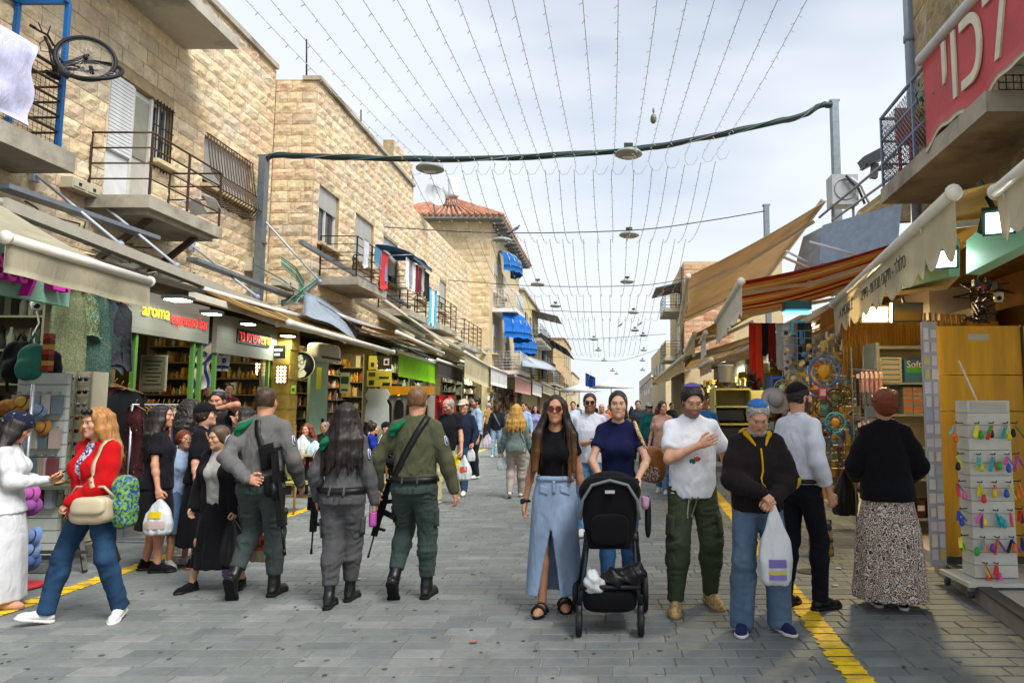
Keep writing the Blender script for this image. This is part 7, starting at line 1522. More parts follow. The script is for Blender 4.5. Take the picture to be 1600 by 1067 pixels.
def wicker_chair(label, x, y, rz, m, group=None):
 t = thing('chair', label, 'chair', (x, y, 0), group); Rm = Matrix.Rotation(rz, 3, 'Z'); q = lambda a, b, c: Vector((x, y, 0)) + Rm @ Vector((a, b, c)); F = paint('a87c34', .5)
 for sx_ in (-.2, .2):
  MB().tube([q(sx_, .2, 0), q(sx_, .2, .44)], .017, 8).build('leg', F, t); MB().tube([q(sx_ * 1.05, -.24, 0), q(sx_, -.2, .45), q(sx_, -.27, .9)], .017, 8).build('leg', F, t)
 MB().tube([q(-.2, -.27, .9), q(0, -.285, .93), q(.2, -.27, .9)], .017, 8).build('top_rail', F, t); MB().tube([q(-.2, .2, .2), q(.2, .2, .2)], .012, 6).build('stretcher', F, t); MB().tube([q(-.2, -.2, .25), q(-.2, .2, .2)], .012, 6).build('stretcher', F, t)
 MB().sheet(lambda u, v: q(-.2 + .4 * u, -.2 + .42 * v, .455 - .015 * math.sin(u * 3.14) * math.sin(v * 3.14)), 6, 6, .03).build('seat', m, t); MB().sheet(lambda u, v: q(-.18 + .36 * u, -.215 - .055 * v - .02 * math.sin(u * 3.14), .52 + .36 * v), 6, 6, .02).build('backrest', m, t)
WICK = mat('wicker', '8f8a48', var=.4, scale=70, bump=.003, bscale=120)
def cafe_table(label, x, y, w=.6, d=.6):
 t = thing('table', label, 'table', (x, y, 0)); box('table_top', (x, y, .74), (w, d, .03), paint('b39b6c'), t); MB().tube([(x, y, .02), (x, y, .72)], .03, 10).build('leg', paint('2a2a2a'), t); MB().lathe((x, y, 0), [(.22, 0), (.22, .02), (.05, .04), (1e-4, .04)], 16).build('base', paint('2a2a2a'), t); return t
# ---------------------------------------------------------------- the people, front to back
HD, HB = hairmat('1c1310'), hairmat('2e2018'); HBL = hairmat('8a6430'); HGR = hairmat('8f8c88'); HRD = hairmat('6a2c16'); HLB = hairmat('4a3220')
p = Person('person', 'girl in white with navy spotted head scarf looking at her phone', px=(-4, 950), H=1.55, face=-66, sex='f', skin='c08a6c', look=(0, -28), hands=({'p': (.06, .30, 1.13), 'd': (-.2, .9, .2), 'n': (-.3, 0, 1), 'c': .7}, {'p': (-.07, .29, 1.10), 'd': (.2, .9, .25), 'n': (.3, 0, 1), 'c': .8}), feet=((.09, .05, 0, 0, 10), (-.09, -.06, 0, 0, 8)))
p.body(); p.hair(HD, 'long', length=.42); p.wrap(mat('spotted_scarf', '11162e', col2='b5bccb', scale=26, rough=.9, cut=.66), tail=True); WHT = cloth('c6c8cc'); p.shirt(WHT, z0=.84, loose=.02, slv=.014, hem=.02, scoop=.01); p.make('hood', [cap(p.U(-.07, -.09, 1.43), p.U(.07, -.09, 1.43), .045, k=.03), cap(p.U(-.085, -.02, 1.46), p.U(-.07, -.09, 1.43), .025, .04), cap(p.U(.085, -.02, 1.46), p.U(.07, -.09, 1.43), .025, .04)], .011, WHT, parent=p.top); p.skirt(WHT, zt=1.0, zb=.07, wb=(.21, .2), amp=.03);
p.shoes(mat('sandal_skin', 'c08a6c', rough=.6), paint('7a5a44'), slim=1, names='sandalled_foot', sl=.018)
ph = Matrix.Rotation(R(-72), 3, 'Z'); c = p.W((p.palm(0) + p.palm(1)) / 2 + V3(0, .04, .035)); tag(MB().box(c, (.075, .15, .009), rz=R(-72), rx=R(25)).build('phone', paint('26262c', .2)), 'dark phone held by the girl in white', 'phone')
p = Person('person', 'woman in red jacket and blue jeans striding with a cream handbag', px=(133, 970), H=1.60, face=164, sex='f', skin='b98a70', look=(6, -5), bulk=1.0, feet=((.26, .16, 0, -14, 40), (-.2, -.14, 0, 12, 30)), hands=({'p': (.26, -.06, .92)}, {'p': (-.06, .22, 1.0), 'd': (.5, .5, -.6), 'n': (0, -.6, -.6), 'c': 1.0, 'e': (-1, -.3, -.4)}))
p.body(lips='9a5248', brow='4a3424'); p.hair(hairmat('9a6a38'), 'long', length=.30, vol=.018); REDC = cloth('a80d12', rough=.95)
p.shirt(mat('print_blouse', 'b8bcd0', col2='2c3048', scale=55, rough=.9), z0=.9, loose=.004, scoop=.02, name='blouse', wr=.002, sleeve=1.)
p.shirt(REDC, z0=.86, e=.026, loose=.02, slv=.016, name='jacket', extra=[loft(p.U(0, .22, .93), p.U(0, .13, 1.5), (1, 0, 0), [(0, .012, .1, 0), (.5, .03, .1, 0), (1, .07, .1, 0)], .01, op='sub')] , scoop=.015, neck=.008)
p.make('jacket_collar', [cap(p.U(sg * .062, .045, 1.455), p.U(sg * .075, -.03, 1.475), .02, .024, .02) for sg in (-1, 1)] + [cap(p.U(-.075, -.03, 1.475), p.U(.075, -.03, 1.475), .024, k=.02)], .009, REDC, parent=p.top)
p.trousers(denim('25405e'), fit=(.014, .016, .014, .024), z1=1.0); p.shoes(SNW, SOLW)
sun_ = MB(); h_ = lambda *a: Vector(p.Hd(*a).tolist())
for sg in (-1, 1): sun_.sphere(h_(sg * .032, .075, .105), .024, 10)
sun_.tube([h_(-.05, .07, .105), h_(.05, .07, .105)], .005, 6); p.mb(sun_, 'sunglasses', BLKM)
st = p.strap('bag_strap', [p.U(-.17, -.10, 1.30), p.U(-.135, -.02, 1.46), p.U(-.14, .10, 1.36), p.U(-.15, .135, 1.2), p.U(-.2, .12, 1.02)], p.topP, .03, LEATH)
c = np.array(p.W(p.U(-.17, .13, .93))); hb = thing('handbag', 'cream leather shoulder bag at the hip of the woman in red', 'handbag', tuple(c + V3(0, 0, -.14))); blob('bag_body', [ell(c, (.15, .075, .105), pw=4, k=.02)], .014, LEATH, hb, .004, 20); blob('flap', [ell(c + V3(.01, -.055, .035), (.125, .045, .065), pw=4)], .012, mat('cream_leather_light', 'b8ab92', rough=.4), hb); MB().tube([c + V3(-.16, -.02, .1), c + V3(-.1, -.04, .17), c + V3(.1, -.04, .17), c + V3(.16, -.02, .1)], .01, 6).build('handle', LEATH, hb)
c = np.array(p.W(p.U(-.33, .0, .98))); cb_ = thing('shopping_bag', 'bright floral shopping bag behind the cream handbag', 'bag', tuple(c + V3(0, 0, -.25))); blob('bag_body', [ell(c, (.09, .08, .2), pw=3, k=.02)], .014, mat('floral_bag', '6a9a2a', col2='26407a', scale=45, rough=.5), cb_, .012, 22)
p = Person('person', 'woman in black dress with long dark hair holding a plastic bag', px=(238, 892), H=1.62, face=-68, sex='f', skin='b9856a', look=(12, 0), bulk=1.04, hands=({'p': (.27, .06, .84), 'c': .9}, None), feet=((.1, .06, 0, 0, 8), (-.09, -.08, 0, 0, 8)))
p.body(arms=(.6, .6)); p.hair(HD, 'long', length=.42); p.shirt(cloth('17161c'), sleeve=.62, z0=.86, loose=.03, slv=.015); p.skirt(cloth('131216'), zb=.44, wb=(.2, .17), amp=.02); p.shoes(BLKC, BLKM)
pbag('white and yellow printed plastic bag held by the woman in black', p.W(p.palm(0)), .26, .36, PLW, .16, [(.45, .5, .18), (.72, .8, .2)], [paint('c9b318'), paint('b8a4a0')])
p = Person('person', 'girl in glasses with light blue blouse behind the woman in black', px=(276, 884), H=1.36, face=-118, sex='f', skin='b9856a', look=(0, 0)); p.body(); p.hair(HRD, 'updo'); p.shirt(cloth('8fa3bd'), loose=.015); p.skirt(denim('4a6482'), zb=.42, wb=(.2, .17), amp=.03); p.shoes(SNW, SOLW); p.glasses(paint('b8b0a8', .3))
p = Person('person', 'woman with curly dark hair, face turned to the cafe', px=(287, 866), H=1.68, face=-62, sex='f', skin='bb8a70', look=(0, 5)); p.body(arms=(.6, .6)); p.hair(HD, 'curly', length=.3, vol=.02); p.shirt(cloth('1a1a20'), sleeve=.6, loose=.02); p.skirt(cloth('131318'), zb=.3, wb=(.2, .18)); p.shoes(SNW, SOLW)
p = Person('person', 'woman in black dress and black cap with tan strap', px=(308, 886), H=1.63, face=-78, sex='f', skin='bd8e76', look=(-8, 4), bulk=1.08); p.body(arms=(.8, .8)); p.hair(HB, 'updo'); p.cap_(BLKC, brim=True); p.shirt(cloth('121218'), sleeve=.85, loose=.03, slv=.02); p.skirt(cloth('0f0f14'), zb=.24, wb=(.23, .2), amp=.05); p.shoes(BLKC, paint('8a5a3a')); p.strap('bag_strap', [p.U(.1, -.1, 1.42), p.U(.12, .05, 1.42), p.U(.06, .13, 1.25), p.U(-.05, .14, 1.08)], p.topP, .025, paint('9a6a3a'))
p = Person('person', 'man in dark tee and skullcap raising his arm to his face', px=(330, 846), H=1.8, face=186, skin='b8836a', look=(0, -8), hands=(None, {'p': (-.035, .17, 1.52), 'd': (.9, .1, .25), 'n': (0, -1, -.2), 'c': .9, 'e': (-1, .1, .25)})); p.body(arms=(.6, .6), beard='20150f', beardamt=.45); p.hair(HD, 'short'); p.kippah(cloth('6a6a70')); p.shirt(cloth('26272c'), sleeve=.62, loose=.02, slv=.012); p.trousers(cloth('1c1c20')); p.shoes(BLKC, BLKM)
p = Person('person', 'woman in grey tee waving one hand behind the soldier', px=(372, 856), H=1.6, face=120, sex='f', skin='c0917a', hands=({'p': (.26, .1, 1.5), 'd': (0, .1, 1), 'n': (0, 1, 0), 'c': .5, 'e': (1, -.2, -1)}, None)); p.body(arms=(.6, .6)); p.hair(HD, 'long', length=.2); p.shirt(cloth('4a4e52'), sleeve=.6, loose=.02); p.skirt(mat('print_skirt', 'b8a888', col2='9a4a20', scale=16), zb=.3); p.shoes(BLKC)
p = Person('person', 'old woman in white sweater and long black skirt with a black bag', px=(338, 920), H=1.44, face=172, sex='f', skin='b58a6c', look=(18, -6), bulk=1.08, lean=6, feet=((.2, .12, 0, 0, 20), (-.22, -.10, 0, 0, 20)), hands=({'p': (.24, .1, .9)}, {'p': (-.24, .1, .84), 'c': 1}))
p.body(lips='8a5a4c', brow='6a5a4c'); p.hair(hairmat('4e3c2c'), 'updo', vol=.014); p.shirt(cloth('9c9a96'), z0=.92, loose=.012, e=.012, scoop=.0, neck=-.004, name='sweater'); CARD = cloth('131218')
p.shirt(CARD, z0=.80, e=.03, loose=.02, slv=.012, name='cardigan', extra=[loft(p.U(0, .24, .72), p.U(0, .16, 1.5), (1, 0, 0), [(0, .07, .12, 0), (1, .075, .12, 0)], .01, op='sub')], scoop=.02, neck=.012); p.skirt(cloth('141216'), zt=1.0, zb=.24, wb=(.25, .22), amp=.07, folds=11); p.shoes(BLKC, BLKM)
pbag('black leather bag hanging from the old woman\'s hand', p.W(p.palm(1)), .28, .42, mat('black_bag', '131314', rough=.4, var=.1), .12); pbag('white shopping bag with orange print beside the old woman', np.array(p.W((-.34, -.12, .66))), .26, .44, mat('print_bag', 'b6a888', rough=.5, var=.1), .12, [(.6, .5, .3), (.62, .3, .15)], [paint('b84a1c'), paint('2a1a14')]); pbag('purple plastic bag low beside the old woman', np.array(p.W((-.08, -.1, .34))), .18, .26, mat('purple_bag', '8a60a8', rough=.3, alpha=.9), .12)
def soldier(label, px, H, sex, shirtc, trc, hairm, feet, hands, face=0, look=(0, 0), hairs=('buzz', .006), bulk=1., lean=2, beret=True, skin='bd8a6e'):
 p = Person('person', label, px=px, H=H, face=face, sex=sex, look=look, feet=feet, hands=hands, bulk=bulk, lean=lean, skin=skin); p.body(hands=(1, 1))
 SC, TC = cloth(shirtc, fold=.008), cloth(trc, fold=.008); p.shirt(SC, z0=.965, e=.016, loose=.012, slv=.009, collar=True, wr=.012, name='uniform_shirt')
 p.trousers(TC, fit=(.024, .026, .024, .022), wr=.013, name='uniform_trousers', hemz=.11, top=.012, z1=1.02); p.shoes(BOOT, BOOTS, boot=.36, names='boot')
 if hairs[0] == 'long': p.hair(hairm, 'long', length=hairs[1], vol=.006, n=20)
 else: p.hair(hairm, 'buzz', vol=hairs[1])
 a = p.topP + p.botP; bt_ = p.strap('belt', [p.U(.2 * math.cos(t), .16 * math.sin(t), .985) for t in [i * math.pi / 8 for i in range(16)]], a, .048, BLKM, off=.008, n=36, closed=True)
 for sg in (-1, 1):
  p.patch('back_pocket', p.U(sg * .085, -.16, .895), p.RT @ V3(.055, 0, 0), p.RT @ V3(0, 0, .028), p.botP, TC, .004, .006); p.patch('cargo_pocket', (p.hip[0 if sg > 0 else 1] * .35 + p.kn[0 if sg > 0 else 1] * .65) + V3(sg * .12, 0, 0), V3(0, .07, 0), V3(0, 0, .075), p.botP, TC, .004, .012)
  p.patch('belt_loop', p.U(sg * .06, -.14, .985), V3(.008, 0, 0), V3(0, 0, .035), a, TC, .014, .004)
 for i in (0, 1):
  q = p.sh[i] * .62 + p.el[i] * .38; sg = 1 if i == 0 else -1
  o = p.patch('sleeve_emblem', q + V3(sg * .07, -.035, 0), unit(V3(.35 * sg, -1, 0)) * .034, V3(0, 0, .046), p.topP, paint('b9bcc4'), .004, .004, shape='oval'); p.patch('emblem_field', q + V3(sg * .07, -.035, 0), unit(V3(.35 * sg, -1, 0)) * .024, V3(0, 0, .034), p.topP, paint('27365e'), .009, .003, shape='oval', parent=o); p.patch('emblem_sword', q + V3(sg * .07, -.035, 0), unit(V3(.35 * sg, -1, 0)) * .005, V3(0, 0, .024), p.topP, paint('c4c8d0'), .013, .002, 2, 2, parent=o)
 if beret:
  s1 = p.sh[1]; p.make('beret', [cap(s1 + V3(.06, -.03, .055), s1 + V3(.0, -.10, .0), .042, .05, .02, n=(-.5, -.3, .8), flat=.5), cap(s1 + V3(.0, -.09, .0), s1 + V3(-.02, -.115, -.05), .045, .03, .02, n=(-.4, -1, .2), flat=.4)], .009, cloth('0b5c3c'))
 return p, SC, TC
s1_, SC, TC = soldier('soldier in grey uniform with one hand behind his back and a slung rifle', (400, 936), 1.77, 'm', '605f5e', '3d4745', hairmat('3e2c20'), ((.10, .12, 0, 0, 6), (-.17, -.16, .03, 58, 4)), ({'p': (.27, .13, .93)}, {'p': (-.04, -.185, .99), 'd': (.95, -.1, -.15), 'n': (0, -1, .1), 'c': .35, 'e': (-1, -.25, .1)}), face=4)
s1_.strap('sling', [s1_.U(-.02, -.1, 1.47), s1_.U(.0, -.16, 1.36), s1_.U(.04, -.17, 1.26), s1_.U(.12, -.16, 1.15)], s1_.topP, .045, BLKM); rifle('black rifle slung muzzle down on the hand-behind-back soldier', s1_.W(s1_.U(.16, -.2, 1.24)), s1_.W(s1_.U(.27, -.14, .42)) - s1_.W(s1_.U(.16, -.2, 1.24)), (0, -1, .1), 1.0)
s1_.make('pouch', [ell(s1_.U(.15, -.15, .93), (.06, .045, .09), pw=4)], .012, BLKC); s1_.patch('vest_pouch', s1_.U(.1, -.16, 1.17), V3(.06, 0, .02), V3(-.02, 0, .1), s1_.topP, BLKC, .006, .03)
s2_, _, _ = soldier('long haired soldier woman in grey uniform carrying a pink bottle', (530, 944), 1.64, 'f', '4e4e50', '4a4a4c', HD, ((.045, .13, 0, 0, 4), (-.05, -.1, 0, 0, 6)), ({'p': (.27, .06, .84), 'c': .95, 'd': (.05, .25, -1)}, {'p': (-.25, .06, .90)}), hairs=('long', .46))
rifle('black rifle hanging at the left hip of the soldier woman', s2_.W((-.24, .06, 1.06)), (-.1, .15, -1), (-1, .3, 0), .8); c = s2_.W(s2_.palm(0)); bo = thing('bottle', 'pink topped bottle held by the soldier woman', 'bottle', tuple(c + Vector((0, 0, -.13)))); MB().lathe(c + Vector((0, 0, -.14)), [(1e-4, 0), (.028, 0), (.032, .02), (.032, .1), (.03, .12)], 12).build('body', mat('bottle_pink', 'a84a9a', rough=.2), bo); MB().lathe(c + Vector((0, 0, -.02)), [(.03, 0), (.031, .06), (.02, .09), (.015, .1), (1e-4, .1)], 12).build('cap', mat('bottle_white', 'c8b8cc', rough=.25), bo)
s3_, _, _ = soldier('soldier in olive shirt with a broad black sling across his back', (643, 938), 1.77, 'm', '4a4c38', '36423f', hairmat('6a4a30'), ((.10, .10, 0, 0, 6), (-.14, -.12, .02, 50, 4)), ({'p': (.33, .04, .87), 'c': .5, 'e': (.9, -.7, 0)}, {'p': (-.32, .06, .92), 'c': .6, 'e': (-.9, -.7, 0)}), bulk=1.0)
s3_.strap('sling', [s3_.U(.09, -.02, 1.47), s3_.U(.07, -.1, 1.42), s3_.U(0, -.16, 1.28), s3_.U(-.08, -.16, 1.14), s3_.U(-.16, -.1, 1.0)], s3_.topP, .055, BLKM); rifle('black rifle at the hip of the olive shirted soldier, muzzle down', s3_.W((-.24, .1, .98)), (-.22, -.1, -1), (-1, .3, 0), .75)
p = Person('person', 'woman in sunglasses, black top and long denim skirt with slit', px=(866, 952), H=1.70, face=180, sex='f', skin='b17f62', hands=({'p': (.25, .0, .84)}, {'p': (-.23, -.05, .86)}), feet=((.09, .10, 0, 0, 10), (-.08, -.04, 0, 8, 8)))
p.body(arms=(.6, .6), lips='a0524c'); HOM = mat('ombre_hair', '1e1410', rough=.45, var=.3, scale=50, stretch=(1, 1, .07), bump=.004, bscale=90)
if True:
 n_ = HOM.node_tree; gn = n_.nodes.new('ShaderNodeTexCoord'); sep = n_.nodes.new('ShaderNodeSeparateXYZ'); n_.links.new(gn.outputs['Object'], sep.inputs[0]); mr = n_.nodes.new('ShaderNodeMapRange'); mr.inputs['From Min'].default_value = 1.45; mr.inputs['From Max'].default_value = 1.05; n_.links.new(sep.outputs['Z'], mr.inputs[0]); mm = n_.nodes.new('ShaderNodeMixRGB'); bs = n_.nodes['Principled BSDF']; src = bs.inputs['Base Color'].links[0].from_socket; n_.links.new(mr.outputs[0], mm.inputs[0]); n_.links.new(src, mm.inputs[1]); mm.inputs[2].default_value = (*hexc('6a4422'), 1); n_.links.new(mm.outputs[0], bs.inputs['Base Color'])
p.hair(HOM, 'long', length=.52, front=1, vol=.006, n=18); p.shirt(cloth('0d0d11'), sleeve=.55, z0=1.02, loose=0, e=.007, scoop=.035, wr=.002); DNM = denim('8598b2')
p.skirt(DNM, zt=1.08, zb=.14, wb=(.235, .17), amp=.035, folds=5, mid=.2, slit=loft(p.U(.03, .12, .08) - V3(0, 0, .06), p.U(.02, .14, .66), (1, 0, 0), [(0, .11, .2, 0), (.6, .05, .16, 0), (1, .006, .1, 0)], .006, op='sub'));
p.shoes(mat('sandal_skin2', 'b17f62', rough=.6), BLKM, slim=1, names='sandalled_foot', sl=.03)
for i in (0, 1):
 M_, T_ = p.fr[i]; b = MB()
 for yy in (.03, .10): b.tube([Vector((M_ @ V3(.055 * math.cos(t), yy, .02 + .062 * math.sin(t)) * 1 + T_).tolist()) for t in [k * math.pi / 8 for k in range(9)]], .011, 6)
 p.mb(b, 'sandal_strap', BLKM)
p.glasses(paint('6a2018', .3), mat('amber_lens', '4a1a12', rough=.1), r=.024, name='sunglasses'); a = p.botP
p.strap('waistband', [p.U(.17 * math.cos(t), .13 * math.sin(t), 1.06) for t in [i * math.pi / 8 for i in range(16)]], a, .035, DNM, off=.004, n=36, closed=True); p.patch('fly', p.U(0, .16, 1.0), V3(.012, 0, 0), V3(0, 0, .05), a, DNM, .005, .004)
for sg in (-1, 1): p.patch('pocket', p.U(sg * .1, .15, .98), V3(.045, 0, .012), V3(0, 0, .03), a, DNM, .004, .004)
b = MB(); b.ring(Vector((p.wr[0] - p.hd[0] * .005).tolist()), .031, .012, 16, 6, 0, tuple(p.hd[0])); p.mb(b, 'watch', BLKM); c = p.wr[0] + V3(.02, .03, 0); p.mb(MB().box(tuple(c), (.035, .02, .035)), 'watch_face', BLKM)
p.strap('chain_strap', [p.U(-.12, .02, 1.47), p.U(-.14, .1, 1.35), p.U(-.15, .13, 1.2), p.U(-.17, .12, 1.05)], p.topP, .012, metal('b8a888', .35))
C2 = Person('person', 'woman in navy top pushing the black stroller', px=(966, 936), H=1.74, face=180, sex='f', skin='c39a80', look=(0, 0), lean=4, hands=({'p': (.13, .34, 1.04), 'd': (-.1, .8, -.5), 'n': (0, -.3, -1), 'c': .95, 'e': (1, -.4, -.5)}, {'p': (-.15, .34, 1.05), 'd': (.15, .8, -.5), 'n': (0, -.3, -1), 'c': .95, 'e': (-1, -.4, -.5)}), feet=((.09, .12, 0, 0, 6), (-.08, -.18, 0, 25, 6)))
p = C2; p.body(arms=(.6, .6), lips='b06a60'); p.hair(HD, 'pony', length=.35, part=-1, vol=.007); p.shirt(cloth('161a3e'), sleeve=.55, z0=.99, loose=.006, e=.01, wr=.002); p.trousers(denim('3f6a98'), z1=1.05); p.shoes(cloth('6a645c'), SOLW)
c = np.array(p.W(p.U(-.29, .02, 1.12))); hb = thing('shoulder_bag', 'brown studded shoulder bag of the stroller woman', 'handbag', tuple(c + V3(0, 0, -.14))); BRW = mat('brown_leather', '7a4a16', rough=.45, var=.2, bump=.001); blob('bag_body', [ell(c, (.12, .1, .15), pw=3, k=.02)], .013, BRW, hb, .006, 20); blob('studded_panel', [ell(c + V3(-.02, -.06, -.06), (.09, .05, .075), pw=3)], .012, mat('studded', '4a1c10', col2='b8a890', scale=60, rough=.5), hb)
MB().tube([Vector(p.W(q).to_tuple()) for q in (p.U(-.145, -.1, 1.40), p.U(-.14, .0, 1.475), p.U(-.17, .11, 1.40), p.U(-.22, .10, 1.28), p.U(-.27, .03, 1.22))], .016, 8).build('strap', mat('studded_strap', '9a6224', col2='d8c8a0', scale=70), hb)
p = Person('person', 'bearded man in white tee with hand on his chest and green cargo trousers', px=(1084, 950), H=1.78, face=184, skin='c9977c', look=(-2, -20), bulk=1.16, hands=({'p': (-.01, .215, 1.275), 'd': (-.9, .15, .38), 'n': (0, -1, 0), 'c': .12, 'e': (1, .1, -.9)}, {'p': (-.34, .03, .93), 'c': .7}), feet=((.16, .10, 0, 0, 12), (-.15, -.08, 0, 6, 14)))
p.body(arms=(.6, .6), beard='1c120c', beardamt=.7, lips='b06a60'); p.hair(HD, 'short', vol=.022); p.kippah(cloth('5a4a90'), tilt=.012); p.glasses(paint('b09a70', .3), r=.022); TEE = cloth('dcdee4', fold=.007); p.shirt(TEE, sleeve=.72, z0=.86, loose=.008, slv=.012, e=.012, wr=.01)
CGO = cloth('3a4432', fold=.01); p.trousers(CGO, fit=(.022, .035, .035, .02), wr=.016, hemz=.02); p.shoes(mat('tan_knit', '8a7048', col2='b8a070', scale=50), paint('8a7444'), bulk=.006)
for sg in (-1, 1): p.patch('cargo_pocket', p.hip[0 if sg > 0 else 1] * .35 + p.kn[0 if sg > 0 else 1] * .65 + V3(sg * .1, .06, 0), V3(-sg * .02, .06, 0), V3(0, 0, .08), p.botP, CGO, .004, .012)
p.patch('shirt_print', p.U(-.01, .2, 1.17), V3(.03, 0, 0), V3(0, 0, .02), p.topP, paint('c0402c'), .003, .002, 4, 4, 'oval'); p.patch('shirt_print', p.U(.03, .2, 1.15), V3(.028, 0, 0), V3(0, 0, .022), p.topP, paint('1f5a5c'), .003, .002, 4, 4, 'oval')
for x in (-.02, .03): p.strap('drawstring', [p.U(x, .2, .87), p.U(x + .005, .2, .8), p.U(x + .01, .2, .72)], p.botP, .012, cloth('8a8a78'), n=8)
p = Person('person', 'old man in dark jacket with yellow hood and blue skullcap holding a bag', px=(1187, 984), H=1.66, face=183, skin='b98a72', look=(4, -30), bulk=1.0, lean=3, hands=({'p': (.035, .25, 1.07), 'd': (-.6, .5, -.5), 'n': (-.3, -.4, -.8), 'c': .9, 'e': (1, -.3, -.5)}, {'p': (-.06, .25, 1.03), 'd': (.6, .5, -.5), 'n': (.3, -.4, -.8), 'c': .9, 'e': (-1, -.3, -.5)}), feet=((.14, .02, 0, 0, 16), (-.15, .02, 0, 0, 18)))
p.body(lips='8a5248', brow='8a8680'); p.hair(HGR, 'short', vol=.012); p.kippah(cloth('2a5f9c'), tilt=-.008); JK = cloth('1c1718', fold=.008); p.shirt(cloth('8a98a8'), z0=1.1, name='shirt', e=.004, loose=0, collar=True); p.shirt(JK, z0=.90, e=.02, loose=.03, slv=.016, wr=.01, name='jacket', neck=.012, scoop=.015, vee=(.05, 1.36)); YL = cloth('b8900c')
p.make('hood', [cap(p.U(sg * .04, .11, 1.40), p.U(sg * .085, .02, 1.475), .009, .02, .02) for sg in (-1, 1)] + [cap(p.U(sg * .085, .02, 1.475), p.U(sg * .07, -.08, 1.46), .026, .05, .02) for sg in (-1, 1)] + [cap(p.U(-.07, -.08, 1.46), p.U(.07, -.08, 1.46), .05, k=.02)], .009, YL, parent=p.top); p.strap('zip_band', [p.U(.0, .2, 1.42), p.U(0, .22, 1.25), p.U(0, .22, 1.05)], p.topP, .013, YL, n=12); p.patch('sleeve_panel', p.el[1] + V3(-.06, .05, -.03), V3(.0, .05, 0), V3(0, 0, .05), p.topP, YL, .003, .003)
p.trousers(denim('586c84'), fit=(.022, .034, .038, .05), hem=.085, z1=1.0, hemz=-.03); p.shoes(cloth('20284e'), SOLW, slim=0)
pbag('white plastic carrier bag hanging from the old man\'s clasped hands', np.array(p.W((p.palm(0) + p.palm(1)) / 2)) + V3(.03, -.02, 0), .23, .54, PLW, .14, [(.72, .5, .1), (.83, .5, .05), (.89, .5, .06)], [paint('6a62a0'), paint('b8a860'), paint('7a6ab0')])
p = Person('person', 'man in white shirt and black skullcap turned towards the ornaments', px=(1256, 950), H=1.80, face=-58, skin='c08e74', look=(10, -2), hands=({'p': (.24, .05, .90), 'c': .8}, {'p': (-.2, .25, 1.1)}), feet=((.1, .08, 0, 0, 8), (-.1, -.1, 0, 0, 8))); p.body(arms=(1.6, 2), beard='1c120c', beardamt=.85); p.hair(HD, 'short', vol=.006); p.kippah(BLKC, tilt=-.03); p.shirt(cloth('ccd0dc', fold=.007), z0=.96, loose=.03, slv=.018, collar=True, sleeve=1.72, wr=.005); p.trousers(cloth('15161e'), fit=(.014, .018, .016, .022), z1=1.03); p.shoes(BLKM, BLKM); p.strap('belt', [p.U(.2 * math.cos(t), .15 * math.sin(t), .985) for t in [i * math.pi / 8 for i in range(16)]], p.topP + p.botP, .036, BLKM, off=.006, n=32, closed=True); p.make('sidelock', [cap(p.Hd(.082, .01, -.02), p.Hd(.086, .012, -.16), .008, .004)], .006, HD)
p = Person('person', 'woman in black top, brown turban and leopard print skirt seen from behind', px=(1393, 950), H=1.73, face=-8, sex='f', skin='a87a60', bulk=1.15, look=(-6, 4), hands=({'p': (.22, .2, 1.0)}, {'p': (-.2, .24, 1.02)}), feet=((.09, 0, 0, 0, 8), (-.1, .06, 0, 0, 8))); p.body(); p.shirt(cloth('101013', fold=.007), z0=.86, loose=.03, slv=.02, e=.02, neck=-.006, wr=.004); p.skirt(leopard(), zt=1.0, zb=.09, wb=(.285, .24), amp=.05, folds=12, mid=.25); p.wrap(mat('brown_turban', '6a3014', rough=.6, var=.25, scale=14, stretch=(.5, .5, 3), fold=.006), bun=True, low=-.0); p.make('turban_twist', [cap(p.Hd(.09 * math.cos(t), -.02 + .115 * math.sin(t), .085 + .035 * math.sin(t + 1)), p.Hd(.09 * math.cos(t + .45), -.02 + .115 * math.sin(t + .45), .085 + .035 * math.sin(t + 1.45)), .02, k=.01) for t in [i * .45 for i in range(14)]], .008, mat('brown_turban', '6a3014')); p.shoes(BLKC, SOLW)
st = thing('stroller', 'black stroller facing the street with white bag in its basket', 'stroller', (.0, 5.2, 0)); FR = metal('2c3136', .45); BF = cloth('0c0c0f', fold=.003); xl, xr = at(905, 900, 5.02).x, at(1001, 900, 5.02).x; xm = (xl + xr) / 2; yf, yb = 5.02, 5.62
for (x, y, r_) in ((xl, yf, .085), (xr, yf, .085), (xl - .05, yb, .14), (xr + .06, yb, .14)):
 w = MB().lathe((x, y, r_), [(r_ * .75, -.022), (r_ - .008, -.022), (r_, -.012), (r_, .012), (r_ - .008, .022), (r_ * .75, .022)], 26, axis='X').build('wheel', RUB, st); MB().lathe((x, y, r_), [(1e-4, -.016), (r_ * .75, -.012), (r_ * .75, .012), (1e-4, .016)], 20, axis='X').build('hub', paint('8a8e92'), w)
zx = lambda x: x
for x in (xl, xr):
 MB().tube([(x, yf, .19), (x + (.02 if x < xm else -.02), yf + .02, .32), (x + (.06 if x < xm else -.04), yf + .2, .66), (x + (.05 if x < xm else -.03), yf + .36, .9), (x + (.04 if x < xm else -.0), yf + .46, 1.02)], .017, 10).build('frame_tube', FR, st); MB().tube([(x, yf, .09), (x, yf, .21)], .024, 10).build('fork', FR, st)
 MB().tube([(x + (-.03 if x < xm else .04), yb, .15), (x + (.04 if x < xm else -.02), yf + .25, .62)], .016, 8).build('rear_leg', FR, st); MB().lathe((x + (.055 if x < xm else -.035), yf + .2, .64), [(1e-4, -.03), (.04, -.03), (.045, 0), (.04, .03), (1e-4, .03)], 14, axis='X').build('hinge', FR, st)
